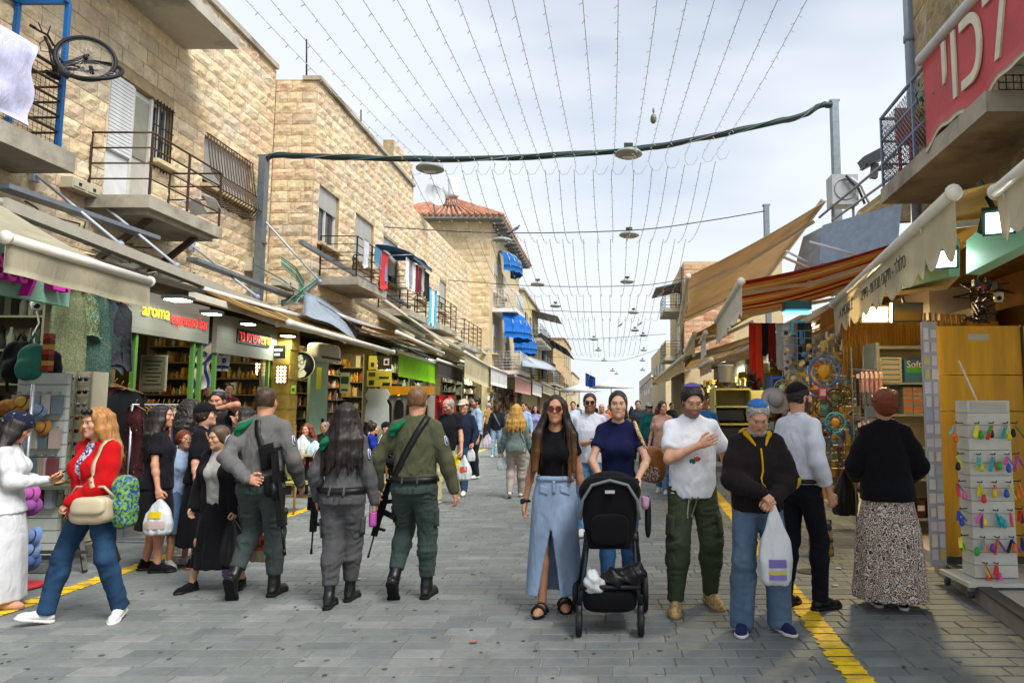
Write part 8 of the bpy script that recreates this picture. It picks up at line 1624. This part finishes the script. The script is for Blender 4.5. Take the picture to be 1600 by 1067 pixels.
MB().tube([(xl, yf, .33), (xr, yf, .33)], .017, 8).build('cross_bar', FR, st); MB().tube([(xl + .04, yf + .46, 1.02), (xm, yf + .52, 1.06), (xr, yf + .46, 1.02)], .021, 10).build('handle', BLKM, st); MB().tube([(xl - .05, yb, .14), (xr + .06, yb, .14)], .014, 8).build('axle', FR, st)
c = at(959, 800, 5.12); blob('seat_shell', [loft((xm, 5.14, .57), (xm, 5.24, 1.04), (1, 0, 0), [(0, .15, .05, 0), (.3, .19, .07, 0), (.7, .215, .1, 0), (.9, .20, .1, 0), (1, .15, .07, 0)], .04), ell((xm, 5.26, 1.0), (.21, .14, .1), k=.05)], .013, BF, st); blob('canopy', [ell((xm, 5.30, .96), (.235, .19, .155), k=.02), half((0, 5.22, 0), (0, -1, -.25))], .013, BF, st)
MB().tube([(xm - .215, 5.13, .78), (xm - .2, 5.12, .92), (xm - .13, 5.11, 1.03), (xm, 5.105, 1.065), (xm + .13, 5.11, 1.03), (xm + .2, 5.12, .92), (xm + .215, 5.13, .78)], .011, 8).build('piping', paint('6a6e74'), st); box('badge', (xm, 5.085, .985), (.07, .012, .022), paint('a8acb0', .3), st); blob('back_pocket', [ell((xm, 5.075, .72), (.135, .03, .11), pw=4)], .013, BF, st)
blob('basket', [ell((xm, 5.25, .23), (.2, .26, .09), pw=4)], .015, BF, st); blob('seat_side', [ell((xr + .075, 5.4, .76), (.025, .05, .16), pw=3)], .012, BLKM, st)
tag(blob('plastic_bag', [ell((xm - .13, 5.05, .36), (.06, .07, .09)), ell((xm - .09, 5.07, .33), (.07, .07, .06))], .011, PLW, wrinkle=.014, wf=34), 'white plastic bag squeezed in the stroller basket', 'bag'); tag(blob('plastic_bag', [ell((xm + .08, 5.08, .38), (.15, .08, .075)), ell((xm + .2, 5.1, .43), (.06, .06, .05))], .011, mat('black_bag', '131314'), wrinkle=.02, wf=30), 'black crumpled bag in the stroller basket', 'bag')
tag(blob('soft_toy', [ell(at(1008, 788, 5.3), (.03, .025, .04)), ell(at(1005, 778, 5.3), (.014, .014, .02)), ell(at(1012, 780, 5.3), (.014, .014, .02))], .008, cloth('b88aa8')), 'small pink toy clipped to the stroller side', 'toy')
# ---- farther people
def quick(label, px, H, face, sex, top, bottom, hair, hairst='short', skin='bd8c72', sleeve=.6, shoes=SNW, beard=None, near=False, **k):
 hl = k.pop('hl', .3); botk = k.pop('skirtz', None); cp = k.pop('cap', None); kp = k.pop('kip', None); bulk = k.pop('bulk', .98); gl = k.pop('gl', None)
 p = Person('person', label, px=px if 'pos' not in k else None, H=H, face=face, sex=sex, skin=skin, near=near, bulk=bulk, **k); p.body(arms=(sleeve, sleeve), beard=beard)
 if hair is not None: p.hair(hair, hairst, length=hl)
 p.shirt(cloth(top) if isinstance(top, str) else top, sleeve=sleeve, z0=.88, loose=.02, slv=.012)
 if botk: p.skirt(cloth(bottom), zb=botk)
 else: p.trousers(cloth(bottom) if isinstance(bottom, str) else bottom, fit=(.016, .02, .018, .022))
 p.shoes(shoes)
 if cp: p.cap_(cloth(cp))
 if kp: p.kippah(cloth(kp))
 if gl: p.glasses(BLKM, BLKM, r=.024, name='sunglasses')
 return p
J1 = denim('54769a'); J2 = denim('2f4560'); J3 = denim('86a0b8'); WALK = ((.09, .2, 0, 0, 8), (-.09, -.2, 0, 25, 8)); WALK2 = ((.09, -.18, 0, 25, 8), (-.09, .2, 0, 0, 8))
p = quick('grey bearded man in black tee carrying yellow and white bags', (700, 786), 1.76, 168, 'm', '17171d', 'a39e78', HGR, 'balding', beard='4a4844', near=True, feet=WALK, look=(15, -22), hands=(None, {'p': (-.28, .12, .82), 'c': 1})); c = np.array(p.W(p.palm(1))); pbag('yellow plastic bag in the hand of the man in black tee', c + V3(-.06, 0, .02), .24, .44, mat('yellow_bag', 'c9b410', rough=.35, fold=.006), .14); pbag('white bag with red print in the same hand', c + V3(.08, -.03, 0), .24, .40, PLW, .13, [(.55, .5, .22)], [paint('c4401c')])
p = quick('man in white cap and navy overshirt', (722, 772), 1.74, 175, 'm', '1c2438', J2, HB, near=True, feet=WALK2, sleeve=2., cap='b5aa98', hands=({'p': (.2, .1, .95)}, {'p': (-.25, .2, .95), 'c': 1})); pbag('small white bag held by the man in white cap', p.W(p.palm(1)), .16, .26, PLW)
p = quick('man in light blue shirt standing by the red fridges', (742, 748), 1.82, 120, 'm', '8fa8c4', '1c2028', HD, beard='1c1410', sleeve=1.4)
p = quick('man in dark jacket with diagonal strap carrying white bags', (775, 714), 1.7, 185, 'm', '1d1f24', J3, HD, skin='4a2c1e', feet=WALK, sleeve=2., hands=({'p': (.3, .1, .8), 'c': 1}, {'p': (-.3, .1, .8), 'c': 1})); p.strap('strap', [p.U(.1, .05, 1.45), p.U(0, .16, 1.25), p.U(-.12, .14, 1.05)], p.topP, .05, paint('5a606c'), n=10); pbag('pale lilac bag carried by the man in dark jacket', p.W(p.palm(0)), .34, .5, mat('lilac_bag', 'a9a0b0', rough=.4), .2); pbag('white bag in the other hand of the man in dark jacket', p.W(p.palm(1)), .3, .46, PLW, .2)
p = quick('blonde woman in sage shirt and beige trousers walking away', (805, 778), 1.66, 2, 'f', '5f6f6c', '9a8f86', hairmat('a8803c'), 'long', hl=.34, near=True, sleeve=2., feet=((.09, .2, 0, 0, 4), (-.09, -.12, .0, 22, 4)), hands=(None, {'p': (-.27, .06, .84), 'c': .9}), bulk=1.14); p.strap('bag_strap', [p.U(.06, -.05, 1.47), p.U(.06, -.14, 1.36), p.U(.13, -.14, 1.18), p.U(.17, -.06, 1.05)], p.topP, .035, paint('7c7668'), n=14); pbag('white bag in the hand of the blonde woman', p.W(p.palm(1)), .2, .26, PLW)
p = quick('man in sunglasses and pale tee checking a phone in the street', (921, 832), 1.79, 182, 'm', 'c4c8d4', J1, hairmat('2a201a'), 'buzz', beard='2a1d16', near=True, gl=1, feet=WALK, hands=({'p': (.0, .27, 1.14), 'd': (-.8, .5, .1), 'n': (0, 0, 1), 'c': .7}, None), look=(0, 0)); tag(MB().box(p.W(p.palm(0) + V3(0, .03, .02)), (.13, .07, .012)).build('phone', paint('18181c', .2)), 'dark phone held by the man in pale tee', 'phone')
p = quick('woman in peach top and jeans glancing sideways', (1036, 770), 1.72, 165, 'f', 'b58f80', J1, HB, 'pony', near=True, hl=.3, feet=WALK2, look=(-40, 0), sleeve=.7, bulk=1.1)
p = quick('woman in teal jacket and white cap behind the peach woman', (1015, 742), 1.7, 180, 'f', '1f6a66', J2, HD, 'updo', sleeve=2., cap='b9bcc0', gl=1)
p = quick('man in charcoal tee far down the street', (997, 722), 1.78, 178, 'm', '3c4046', '33383e', HD); p = quick('man in bright blue shirt and dark cap by the far stall', (1100, 806), 1.82, 190, 'm', '2f6fb4', '3a3c40', HGR, cap='33261c', near=True, beard='6a645c')
p = quick('bearded man in red top leaning at the far stall', (1176, 760), 1.72, 140, 'm', '9a1620', '22242a', HD, beard='1c1410', sleeve=2., hands=({'p': (.02, .16, 1.46), 'c': .9}, None))
bgp = [('woman in lilac top with yellow bag', (836, 716), 1.66, 178, 'f', '8a84ae', '2a2c34', HB, 'long'), ('man in pale blue shirt behind the blonde woman', (818, 722), 1.74, 160, 'm', '8fa9c8', '33383e', HD, 'short'), ('woman in pink shirt beside the pale blue shirt man', (800, 716), 1.62, 170, 'f', 'b09ab0', '3a3a40', HB, 'updo'), ('man in white shirt far beyond the sunglasses woman', (895, 716), 1.78, 182, 'm', 'a8b2c4', J2, HD, 'short'), ('bald man with patterned scarf behind the navy top woman', (940, 734), 1.70, 186, 'm', 'a89aa8', '2c2c34', None, 'short'), ('distant woman in violet dress', (880, 684), 1.66, 180, 'f', '6a4a7a', '4a3a5a', HD, 'long'), ('distant man in grey beside the violet dress', (903, 680), 1.76, 0, 'm', '6a6e74', '2c3038', HD, 'short'), ('distant person in orange top', (951, 676), 1.68, 180, 'f', 'b0602c', '3a3a44', HB, 'updo'), ('distant man in white walking away', (975, 684), 1.76, 4, 'm', 'b0b4ba', '3a4250', HD, 'short'), ('distant woman in black near the far parasol', (987, 672), 1.64, 180, 'f', '1c1c22', '1c1c22', HD, 'long'), ('distant man in blue near the right tables', (1012, 690), 1.76, 178, 'm', '35588a', '2c3038', HD, 'short'), ('distant woman in red by the right tables', (1028, 684), 1.64, 150, 'f', '9a2c2c', '2c2c34', HB, 'long'), ('woman in dark coat by the pink awning', (826, 690), 1.64, 100, 'f', '24242c', '1c1c20', HD, 'updo'), ('man in green tee by the far left stalls', (856, 688), 1.74, 190, 'm', '3f6a44', '30343c', HD, 'short'), ('man in tan jacket under the cream awning', (762, 700), 1.74, 60, 'm', '8a7450', '2c2c30', HGR, 'short'), ('far walker in pale yellow top', (966, 668), 1.68, 0, 'f', 'b8a860', '4a4a54', HB, 'updo'), ('far walker in dark suit', (930, 668), 1.78, 178, 'm', '1c1e26', '1c1e26', HD, 'short'), ('far walker in light grey beside the dark suit', (918, 666), 1.72, 182, 'm', '9aa0a8', '3a4250', HD, 'short'), ('boyish walker in teal tee between far stalls', (870, 676), 1.6, 176, 'm', '2c7a80', '3a3a3a', HD, 'short'), ('dark shirted man before the tan awning', (1050, 704), 1.76, 200, 'm', '2a2a30', '24262c', HD, 'short'), ('woman in cream blouse at the right goods tables', (1082, 722), 1.66, -80, 'f', 'b8ae98', '3c3a44', HB, 'long')]
for k, (l, px, H, fc, sx_, tp_, bt_, hr, hs) in enumerate(bgp): quick(l, px, H, fc, sx_, tp_, bt_, hr, hs, feet=(WALK, WALK2, None)[k % 3], sleeve=(.6, 2.)[k % 2], bulk=.94 + .05 * (k % 4))
wicker_chair('green wicker cafe chair seen from behind beside the yellow line', *gr(460, 800).xy, R(-20), WICK, 'cafe chairs'); wicker_chair('wicker cafe chair farther in behind the soldier woman', gr(505, 770).x, gr(505, 770).y, R(60), WICK, 'cafe chairs'); wicker_chair('wicker cafe chair under the woman in blue cardigan', gr(580, 760).x, gr(580, 760).y + .1, R(120), WICK, 'cafe chairs')
ta = gr(478, 775); cafe_table('small cafe table with carrier bags behind the wicker chair', ta.x, ta.y); tb_ = gr(545, 765); cafe_table('cafe table before the woman in blue cardigan', tb_.x, tb_.y)
pbag('white carrier bag standing on the cafe table', (ta.x - .1, ta.y, 1.1), .3, .36, PLW, .2); pbag('pale blue carrier bag on the cafe table', (ta.x + .14, ta.y - .05, 1.0), .28, .26, mat('paleblue_bag', 'a4b8c4', rough=.35, fold=.006), .2)
tag(MB().box((tb_.x, tb_.y, .79), (.28, .2, .07)).build('food_tray', paint('b3a684')), 'beige takeaway tray on the cafe table', 'tray')
def seated(label, pos, face, sex, top, bottom, hair, hs, H=1.66, hl=.2, sleeve=2., hat=None, look=(0, -5), near=False):
 p = Person('person', label, pos=pos, H=H, face=face, sex=sex, near=near, hipz=.53, feet=((.12, .4, 0, 0, 6), (-.12, .42, 0, 0, 6)), hands=({'p': (.12, .3, 1.1)}, {'p': (-.12, .3, 1.1)}), look=look, bulk=1.1); p.body(arms=(sleeve, sleeve));
 if hair: p.hair(hair, hs, length=hl)
 p.shirt(cloth(top), sleeve=sleeve, z0=.88, loose=.02, slv=.014); p.trousers(cloth(bottom)); p.shoes(BLKC)
 if hat: p.cap_(cloth(hat), brim=True, name='hat')
 return p
seated('red haired woman in grey top seated at the cafe', (ta.x - .35, ta.y + .75), 175, 'f', '4a5258', '7a2c3c', HRD, 'curly'); seated('blonde woman seated with her back turned at the cafe', (ta.x + .35, ta.y + 1.3), 20, 'f', '16181c', '1c1c20', hairmat('a8905c'), 'long', hl=.1); seated('man in black hat and suit seated at the cafe', (ta.x + .85, ta.y + 1.7), 250, 'm', '14161c', '14161c', HD, 'short', hat='15151a'); seated('woman in bright blue cardigan seated sideways at the cafe', (gr(578, 760).x, gr(578, 760).y + .05), -70, 'f', '17288a', '16161c', HD, 'updo', near=True); seated('woman in white top seated behind the blue cardigan', (gr(560, 745).x, gr(560, 745).y + .6), -60, 'f', 'a8b0bc', '1c1c20', HD, 'long'); seated('dark dressed guest at the back of the cafe', (ta.x - .6, ta.y + 2.2), 160, 'm', '2a2a30', '1c1c20', HGR, 'balding')
def staff(label, px, py, Y, face, top, look=(0, 0)):
 c = at(px, py, Y); quick(label, None, 1.7, face, 'f' if 'woman' in label else 'm', top, '1c1c20', HD, 'updo' if 'woman' in label else 'short', pos=(c.x, c.y), sleeve=2., look=look, z0=c.z - 1.66)
staff('cafe worker woman in maroon looking down behind the counter', 357, 600, 12.0, -140, '5a2028', (0, -10)); staff('second cafe worker half hidden in the dark shop', 326, 598, 11.6, 170, '3a2c20')
# ---------------------------------------------------------------- goods before the left shops
def pat(k, a, b_, sc=40, cut=.5): return mat('print_%s' % k, a, col2=b_, scale=sc, cut=cut, rough=.9, fold=.008)
def rackgarment(label, p, d, L, w, m, group, seed=0, cat='garment'):
 """garment on a hanger: shoulders across d, thin along the rail"""
 t = thing('garment', label, cat, tuple(p), group); p = Vector(p); d = Vector(d).normalized(); n = d.cross(Vector((0, 0, 1)))
 MB().tube([p + d * -w * .4 + Vector((0, 0, -.07)), p, p + d * w * .4 + Vector((0, 0, -.07))], .006, 5).tube([p, p + Vector((0, 0, .04)), p + d * .02 + Vector((0, 0, .07))], .004, 5).build('hanger', paint('8a6a40'), t)
 def f(u, v):
  ww = w * (.82 + .3 * v) if v > .12 else w * (.3 + .52 * v / .12); x = (u - .5) * ww
  return p + d * x + n * (.03 * math.sin(u * 9 + seed) * v + .045 * math.sin(u * 3.14) + .015 * math.sin(v * 9 + seed)) + Vector((0, 0, -.03 - .07 * abs(u - .5) - L * v * (1 + .04 * math.sin(u * 11 + seed))))
 MB().sheet(f, 10, 10, .035).build('cloth', m, t); return t
r0, r1 = Vector((-5.72, 8.35, 1.62)), Vector((-5.95, 11.0, 1.62)); rk = thing('clothes_rack', 'chrome clothes rail full of hanging garments by the cafe', 'clothes rack', (-5.8, 9.7, 0))
MB().tube([r0, r1], .014, 8).build('rail', STEEL, rk)
for q in (r0, r1):
 MB().tube([Vector((q.x, q.y, .03)), q], .016, 8).build('upright', STEEL, rk); MB().bar((q.x - .25, q.y, .04), (q.x + .25, q.y, .04), .03).build('foot', STEEL, rk)
GC = [('3a1016', 'maroon'), ('16181c', 'black'), ('241c20', 'dark plum'), ('3a4a3c', 'dark green'), ('8a3a5a', 'magenta print'), ('b06a3a', 'rust'), ('4a5c8a', 'blue print'), ('b8a888', 'beige'), ('6a7a8a', 'grey blue'), ('7a2c30', 'red'), ('a88a8a', 'dusty pink'), ('2c3a4a', 'navy'), ('9a8a5a', 'khaki'), ('5a6a4a', 'olive'), ('b8a0a8', 'pale rose'), ('38302c', 'brown')]
q = random.Random(8)
for k in range(22):
 c, nme = GC[k % 16]; pm = pat(k % 16, c, ['c8b8a8', '2a2c34', 'b8a040', '6a7080'][k % 4], 34 + 9 * (k % 5), .56 if k % 3 else .7)
 rackgarment('%s garment, %s from the near end of the chrome rail' % (nme, ORD[k]), r0 + (r1 - r0) * ((k + .6) / 22.4), (1, -.35, 0), q.uniform(.75, 1.05), .42, pm, 'garments on the chrome rail', k)
for k, (px, py, Y, L, c, c2, l) in enumerate(((113, 448, 8.0, 1.15, '56624e', '8a8458', 'long olive and gold patterned dress hanging beneath the cream awning'), (152, 452, 8.35, 1.2, '24484a', '5f6c4a', 'long teal and gold patterned dress beside the olive one'), (131, 455, 8.2, .5, '2c5a50', 'a89a5a', 'short green patterned top between the long dresses'), (172, 462, 8.55, .9, '3a4448', '22282c', 'dark grey blouse hanging in the shadow'), (186, 470, 8.6, .8, '23262a', '3a3c40', 'black blouse hanging farther in'))):
 p = at(px, py, Y); rackgarment(l, p, (1, .25, 0), L, .36, pat('d%d' % k, c, c2, 85, .55), 'dresses under the cream awning', k)
for k, (px, py, c, l) in enumerate(((158, 600, '1f6a78', 'teal top'), (168, 598, 'a88a78', 'beige cardigan'), (180, 600, '5a1c24', 'wine red top'), (190, 604, '23242c', 'charcoal top'), (200, 606, '16181c', 'black top'), (146, 604, '2c4a6a', 'blue shawl'))):
 p = at(px, py, 8.45); rackgarment('%s hung on the dark stand behind the sunglasses tower' % l, p, (1, .5, 0), .75, .4, cloth(c), 'tops behind the sunglasses tower', k)
sg_ = thing('display_stand', 'cream sunglasses tower beneath the patterned dresses', 'display stand', (-6.0, 8.0, 0)); tx, ty = at(128, 700, 7.75).x, 7.75
MB().box((tx, ty, .06), (.5, .45, .12)).build('base', paint('8f8c7c'), sg_); MB().box((tx, ty, 1.06), (.3, .26, 1.85)).build('column', paint('b0aa90'), sg_)
for x in (tx - .16, tx, tx + .16): MB().box((x, ty - .135, 1.06), (.012, .02, 1.85)).build('strip', paint('8a8670'), sg_)
def shades(label, p, c, group):
 t = thing('sunglasses', label, 'sunglasses', tuple(p), group); b = MB()
 for sg in (-1, 1): b.lathe(p + Vector((sg * .032, 0, 0)), [(1e-4, -.006), (.026, -.004), (.026, .004), (1e-4, .006)], 10, axis='Y')
 b.tube([p + Vector((-.01, 0, .01)), p + Vector((.01, 0, .01))], .004, 5); b.build('lenses', paint(c, .15), t); MB().tube([p + Vector((-.06, 0, .008)), p + Vector((-.062, .06, .004))], .004, 5).tube([p + Vector((.06, 0, .008)), p + Vector((.062, .06, .004))], .004, 5).build('temples', paint(c, .3), t)
SGC = [('14141a', 'black'), ('3a2014', 'tortoise'), ('6a6a78', 'grey'), ('2a2c4a', 'navy'), ('6a3a20', 'amber')]
for r_ in range(12):
 for c_ in range(2):
  col, nm = SGC[(r_ * 2 + c_ * 3) % 5]; shades('%s sunglasses, %s row from the top, %s column of the tower' % (nm, ORD[r_], ['left', 'right'][c_]), Vector((tx - .08 + .16 * c_, ty - .16, 1.9 - .14 * r_)), col, 'sunglasses on the tower')
sd_ = thing('display_stand', 'white slat display with packets behind the girl in white', 'display stand', (-6.1, 6.9, 0)); dx0 = at(62, 700, 7.0).x
for i in range(15): MB().box((dx0, 7.0, .2 + i * .12), (.5, .05, .112)).build('slat', paint('aab0a8', .5), sd_)
MB().box((dx0, 7.04, 1.0), (.48, .03, 1.85)).build('core', paint('70746e'), sd_); MB().box((dx0, 7.0, .05), (.55, .35, .08)).build('base', paint('5a5c58'), sd_)
PKC = [('9a8a80', 'grey brown'), ('6a3a40', 'maroon'), ('8a949a', 'pale grey'), ('a8a29a', 'beige'), ('5a6a72', 'slate')]
for r_, z in enumerate((1.72, 1.38, 1.1, .8)):
 for i in range(5): c, nm = PKC[(i + r_) % 5]; t = thing('packet', '%s packet, %s on the %s hook row of the slat display' % (nm, ORD[i], ['top', 'second', 'third', 'lowest'][r_]), 'packet', (dx0 - .2 + .1 * i, 6.93, z - .2), 'packets on the slat display'); MB().box((dx0 - .2 + .1 * i, 6.93, z - .1), (.085, .05, .19), rz=.2 * math.sin(i * 5 + r_)).build('sachet', paint(c, .35), t); MB().tube([(dx0 - .2 + .1 * i, 6.97, z + .02), (dx0 - .2 + .1 * i, 6.9, z + .02)], .004, 5).build('hook', GALV, t)
for k, (px, py, Y, c, l, s_) in enumerate(((52, 566, 7.0, '2f6a5e', 'teal backpack hanging in the pink lettered shop', .85), (30, 566, 7.1, '15161a', 'black backpack beside the teal one', 1.), (72, 575, 7.2, '1a1c20', 'dark shoulder bag hanging behind the teal backpack', .9))):
 c0 = np.array(at(px, py, Y)); t = thing('backpack', l, 'backpack', tuple(c0 - V3(0, 0, .25))); m = cloth(c); blob('bag_body', [ell(c0, (.15 * s_, .1, .22 * s_), pw=2.8, k=.03), ell(c0 + V3(0, -.09, -.07), (.1 * s_, .05, .1), pw=2.8, k=.02)], .014, m, t, .01, 22, k); MB().tube([Vector(c0 + V3(-.05, 0, .2)), Vector(c0 + V3(0, 0, .3)), Vector(c0 + V3(.05, 0, .2))], .012, 6).build('handle', m, t); MB().tube([Vector(c0 + V3(-.12, .05, .15)), Vector(c0 + V3(-.17, .05, -.1)), Vector(c0 + V3(-.12, .03, -.3))], .014, 6).build('strap', m, t)
tp0 = at(110, 742, 7.1); tt = thing('folding_table', 'grey trestle table with sandals beside the woman in red', 'table', (tp0.x, 7.1, 0)); MB().box((tp0.x, 7.1, .82), (.95, .6, .04)).build('table_top', paint('55584e'), tt)
for sx_ in (-.4, .4):
 MB().bar((tp0.x + sx_, 6.85, .02), (tp0.x - sx_ * .3, 7.3, .8), .04).build('leg', paint('3a3a36'), tt); MB().bar((tp0.x + sx_, 7.3, .02), (tp0.x + sx_, 6.9, .8), .04).build('leg', paint('3a3a36'), tt)
MB().bar((tp0.x - .4, 6.85, .2), (tp0.x + .4, 6.85, .2), .03).build('stretcher', paint('3a3a36'), tt)
q = random.Random(3)
for k in range(12):
 x, y = tp0.x - .4 + .075 * k, 6.9 + .13 * (k % 3); a = q.uniform(-.5, .5); t = thing('sandal', '%s sandal counted along the trestle table' % ORD[k], 'sandal', (x, y, .84), 'sandals on the trestle table'); m = paint(['8a6a3c', '5c4020', 'a08050', '3a2c1c'][k % 4]); d = Vector((math.sin(a), math.cos(a), 0)); p = Vector((x, y, .86)); blob('sole', [cap(p - d * .09, p + d * .09, .032, .038, n=(0, 0, 1), flat=.35)], .013, m, t); MB().tube([p + d * .03 + d.cross(Vector((0, 0, 1))) * .04, p + d * .04 + Vector((0, 0, .05)), p + d * .03 - d.cross(Vector((0, 0, 1))) * .04], .01, 5).build('strap', m, t)
for k, (px, py, c, l) in enumerate(((44, 772, 'a8509a', 'pink'), (46, 790, '8a4a90', 'purple'), (50, 838, '6a84b8', 'sky blue'), (46, 858, '7a94c4', 'pale blue'), (44, 876, '4a68a4', 'blue'), (36, 628, 'b08a40', 'mustard'), (22, 632, 'a0703a', 'tan'), (10, 636, '8a5c2c', 'brown'), (60, 640, '7a8ca8', 'grey blue'), (66, 668, '9a6a30', 'orange brown'))):
 c0 = at(px, py, 6.2 if py > 700 else 6.9); t = thing('sun_hat', '%s cloth sun hat hanging among the goods at the left edge, %s' % (l, 'low' if py > 700 else 'high'), 'hat', tuple(c0), 'sun hats at the left edge'); rot = Vector((.5 * math.sin(k * 2), -1, .3)).to_track_quat('Z', 'Y').to_matrix(); MB().lathe(c0, [(1e-4, .06), (.035, .055), (.053, .03), (.056, 0), (.09, -.022), (.088, -.026), (.053, -.006)], 16, rot=rot).build('crown', cloth(c), t); MB().lathe(c0, [(.057, .002), (.056, .014)], 16, rot=rot).build('band', cloth('3a3a44'), t)
hp = at(44, 700, 6.3); hs = thing('hat_stand', 'thin pole stand hung with sun hats at the left edge', 'stand', (hp.x, 6.3, 0)); MB().tube([(hp.x, 6.3, .02), (hp.x, 6.3, 1.8)], .015, 8).build('pole', GALV, hs); MB().lathe((hp.x, 6.3, 0), [(.2, .01), (.18, .03), (.03, .05), (1e-4, .05)], 14).build('base', RED, hs)
bw = at(52, 575, 6.9); b2_ = thing('bangle_tower', 'stack of red and gold boxes standing on the slat display', 'ornament', tuple(at(58, 612, 6.95)))
for i in range(7): MB().box((dx0 + .03, 6.98, 1.98 + .055 * i), (.07, .07, .05)).build('box', paint(['8a3020', 'a8803a', '5a1c14'][i % 3]), b2_)
for k, (px, py, Y, l) in enumerate(((1298, 790, 8.2, 'open cardboard box leaning below the ornaments'), (1310, 770, 8.4, 'second cardboard box stacked behind'))):
 c0 = gr(px, py); t = thing('cardboard_box', l, 'box', (c0.x, c0.y, 0)); m = paint('a07a34', .8)
 for (dx, dy, sx_, sy_) in ((-.16, 0, .01, .3), (.16, 0, .01, .3), (0, -.15, .31, .01), (0, .15, .31, .01)): MB().box((c0.x + dx, c0.y + dy, .16 + .3 * k), (sx_, sy_, .3)).build('side', m, t)
 MB().box((c0.x, c0.y, .02 + .3 * k), (.3, .28, .02)).build('bottom', m, t); MB().box((c0.x - .2, c0.y, .34 + .3 * k), (.12, .28, .008), ry=R(-40)).build('flap', m, t); MB().box((c0.x + .2, c0.y - .02, .36 + .3 * k), (.12, .28, .008), ry=R(50)).build('flap', m, t)
c0 = gr(1322, 826); pbag('large black bag standing beside the leopard skirt', (c0.x, c0.y, .78), .34, .6, mat('black_bag', '131314'), .22)
c0 = gr(1283, 868); t = thing('gift_bag', 'glossy blue and gold printed carrier standing on the paving', 'bag', (c0.x, c0.y, 0)); MB().box((c0.x, c0.y, .2), (.24, .12, .38), taper=.9).build('bag_body', mat('print_gift', '1c3558', col2='a88438', scale=14, rough=.25), t); MB().tube([(c0.x - .06, c0.y, .38), (c0.x - .04, c0.y, .5), (c0.x + .04, c0.y, .5), (c0.x + .06, c0.y, .38)], .006, 5).build('handle', paint('c8c8c8'), t)
TUBE = glow('tube_glow', (.9, 1, .9), 8); TUBW = glow('warm_tube_glow', (1, .82, .5), 8)
for k, (x, y, w, pw_, l) in enumerate(((-7.2, 7.2, 0, 20, 'added as fill in the pink lettered shop'), (-7.4, 11, 1, 11, 'added as fill over the cafe counter'), (-6.55, 14.6, 1, 15, 'over the jar shelves'), (-6.5, 17.2, 1, 26, 'over the juice dispenser'), (-6.4, 20.8, 0, 45, 'in the tin shop'), (-6.4, 24.6, 0, 55, 'over the red fridges'), (-6.4, 28.6, 0, 45, 'in the shop after the fridges'), (-6.3, 32.6, 0, 45, 'in the last left shop'), (3.9, 10.2, 1, 32, 'over the ornaments'), (4.2, 14.6, 1, 8, 'behind the bucket'), (4.3, 20.5, 0, 50, 'under the far tan awnings'), (4.4, 26.5, 0, 50, 'in the farthest right shop'))):  # pink shop and cafe tubes are added fill to brighten those interiors
 t = thing('ceiling_tube', 'lit ceiling tube %s' % l, 'lamp', (x, y, 3.3)); MB().box((x, y, 3.31), (.1, 1.2, .05)).build('batten', paint('9a9c98'), t); MB().tube([(x, y - .58, 3.26), (x, y + .58, 3.26)], .02, 8).build('tube', TUBW if w else TUBE, t)
 L = bpy.data.lights.new('tube_lamp', 'AREA'); L.shape = 'RECTANGLE'; L.size = .15; L.size_y = 1.2; L.energy = pw_; L.color = (1, .8, .45) if w else (.9, 1, .85); o = bpy.data.objects.new('tube_lamp', L); COL.objects.link(o); o.parent = t; o.location = (0, 0, -.09)
tg = thing('trinket_grid', 'wire grid crowded with gold trinkets behind the round ornaments', 'display grid', (2.9, 9.1, .9)); grid_panel('grid', tg, (2.3, 9.1, .8), (1, 0, 0), (0, 0, 1), 1.25, 1.8, .1, .005, GALV); b = MB(); q = random.Random(61)
for i in range(420):
 c0 = Vector((2.32 + 1.2 * q.random(), 9.05 - .05 * q.random(), .85 + 1.7 * q.random())); s_ = q.uniform(.015, .045)
 if i % 3: b.lathe(c0, [(1e-4, -.008), (s_, -.005), (s_, .005), (1e-4, .008)], 8, axis='Y')
 else: b.box(c0, (s_, .02, s_ * 3))
o = b.build('trinkets', rnd_mat('trinket', ['b8922a', 'c9a850', '2a2620', '8a949a', '2f6a8a', '7a2c30', 'd0c8a8', '5a5a28'], var=.15, bump=.0005, rough=.4), tg); o['kind'] = 'stuff'
b = MB(); q = random.Random(62)
for i in range(420):
 x, y = q.uniform(-5.5, 2.4), 3.9 + 9 * q.random() ** 1.6; r_ = q.uniform(.006, .018); b.lathe((x, y, .0025), [(r_, 0), (r_ * .8, .0018), (1e-4, .002)], 7, sx=q.uniform(.7, 1.3))
o = b.build('gum_spots', mat('old_gum', '4c4c46', var=.4, scale=3, world=True)); o['kind'] = 'stuff'; o['label'] = 'flattened gum and dirt spots on the paving'
for k, (px, py, c, l) in enumerate(((1310, 888, 'b8b8b0', 'small white paper scrap beside the drain cover'), (1306, 915, 'b5b0a8', 'second paper scrap near the leopard skirt'), (740, 1003, '9a6a5a', 'pinkish wrapper scrap on the near paving'), (560, 905, 'a8a49a', 'torn receipt on the paving between the soldiers'))):
 c0 = gr(px, py, .004); tag(MB().sheet(lambda u, v: c0 + Vector((.05 * (u - .5), .04 * (v - .5), .004 + .006 * abs(math.sin(u * 4 + v * 3 + k)))), 4, 4, .001).build('litter', paint(c)), l, 'litter')
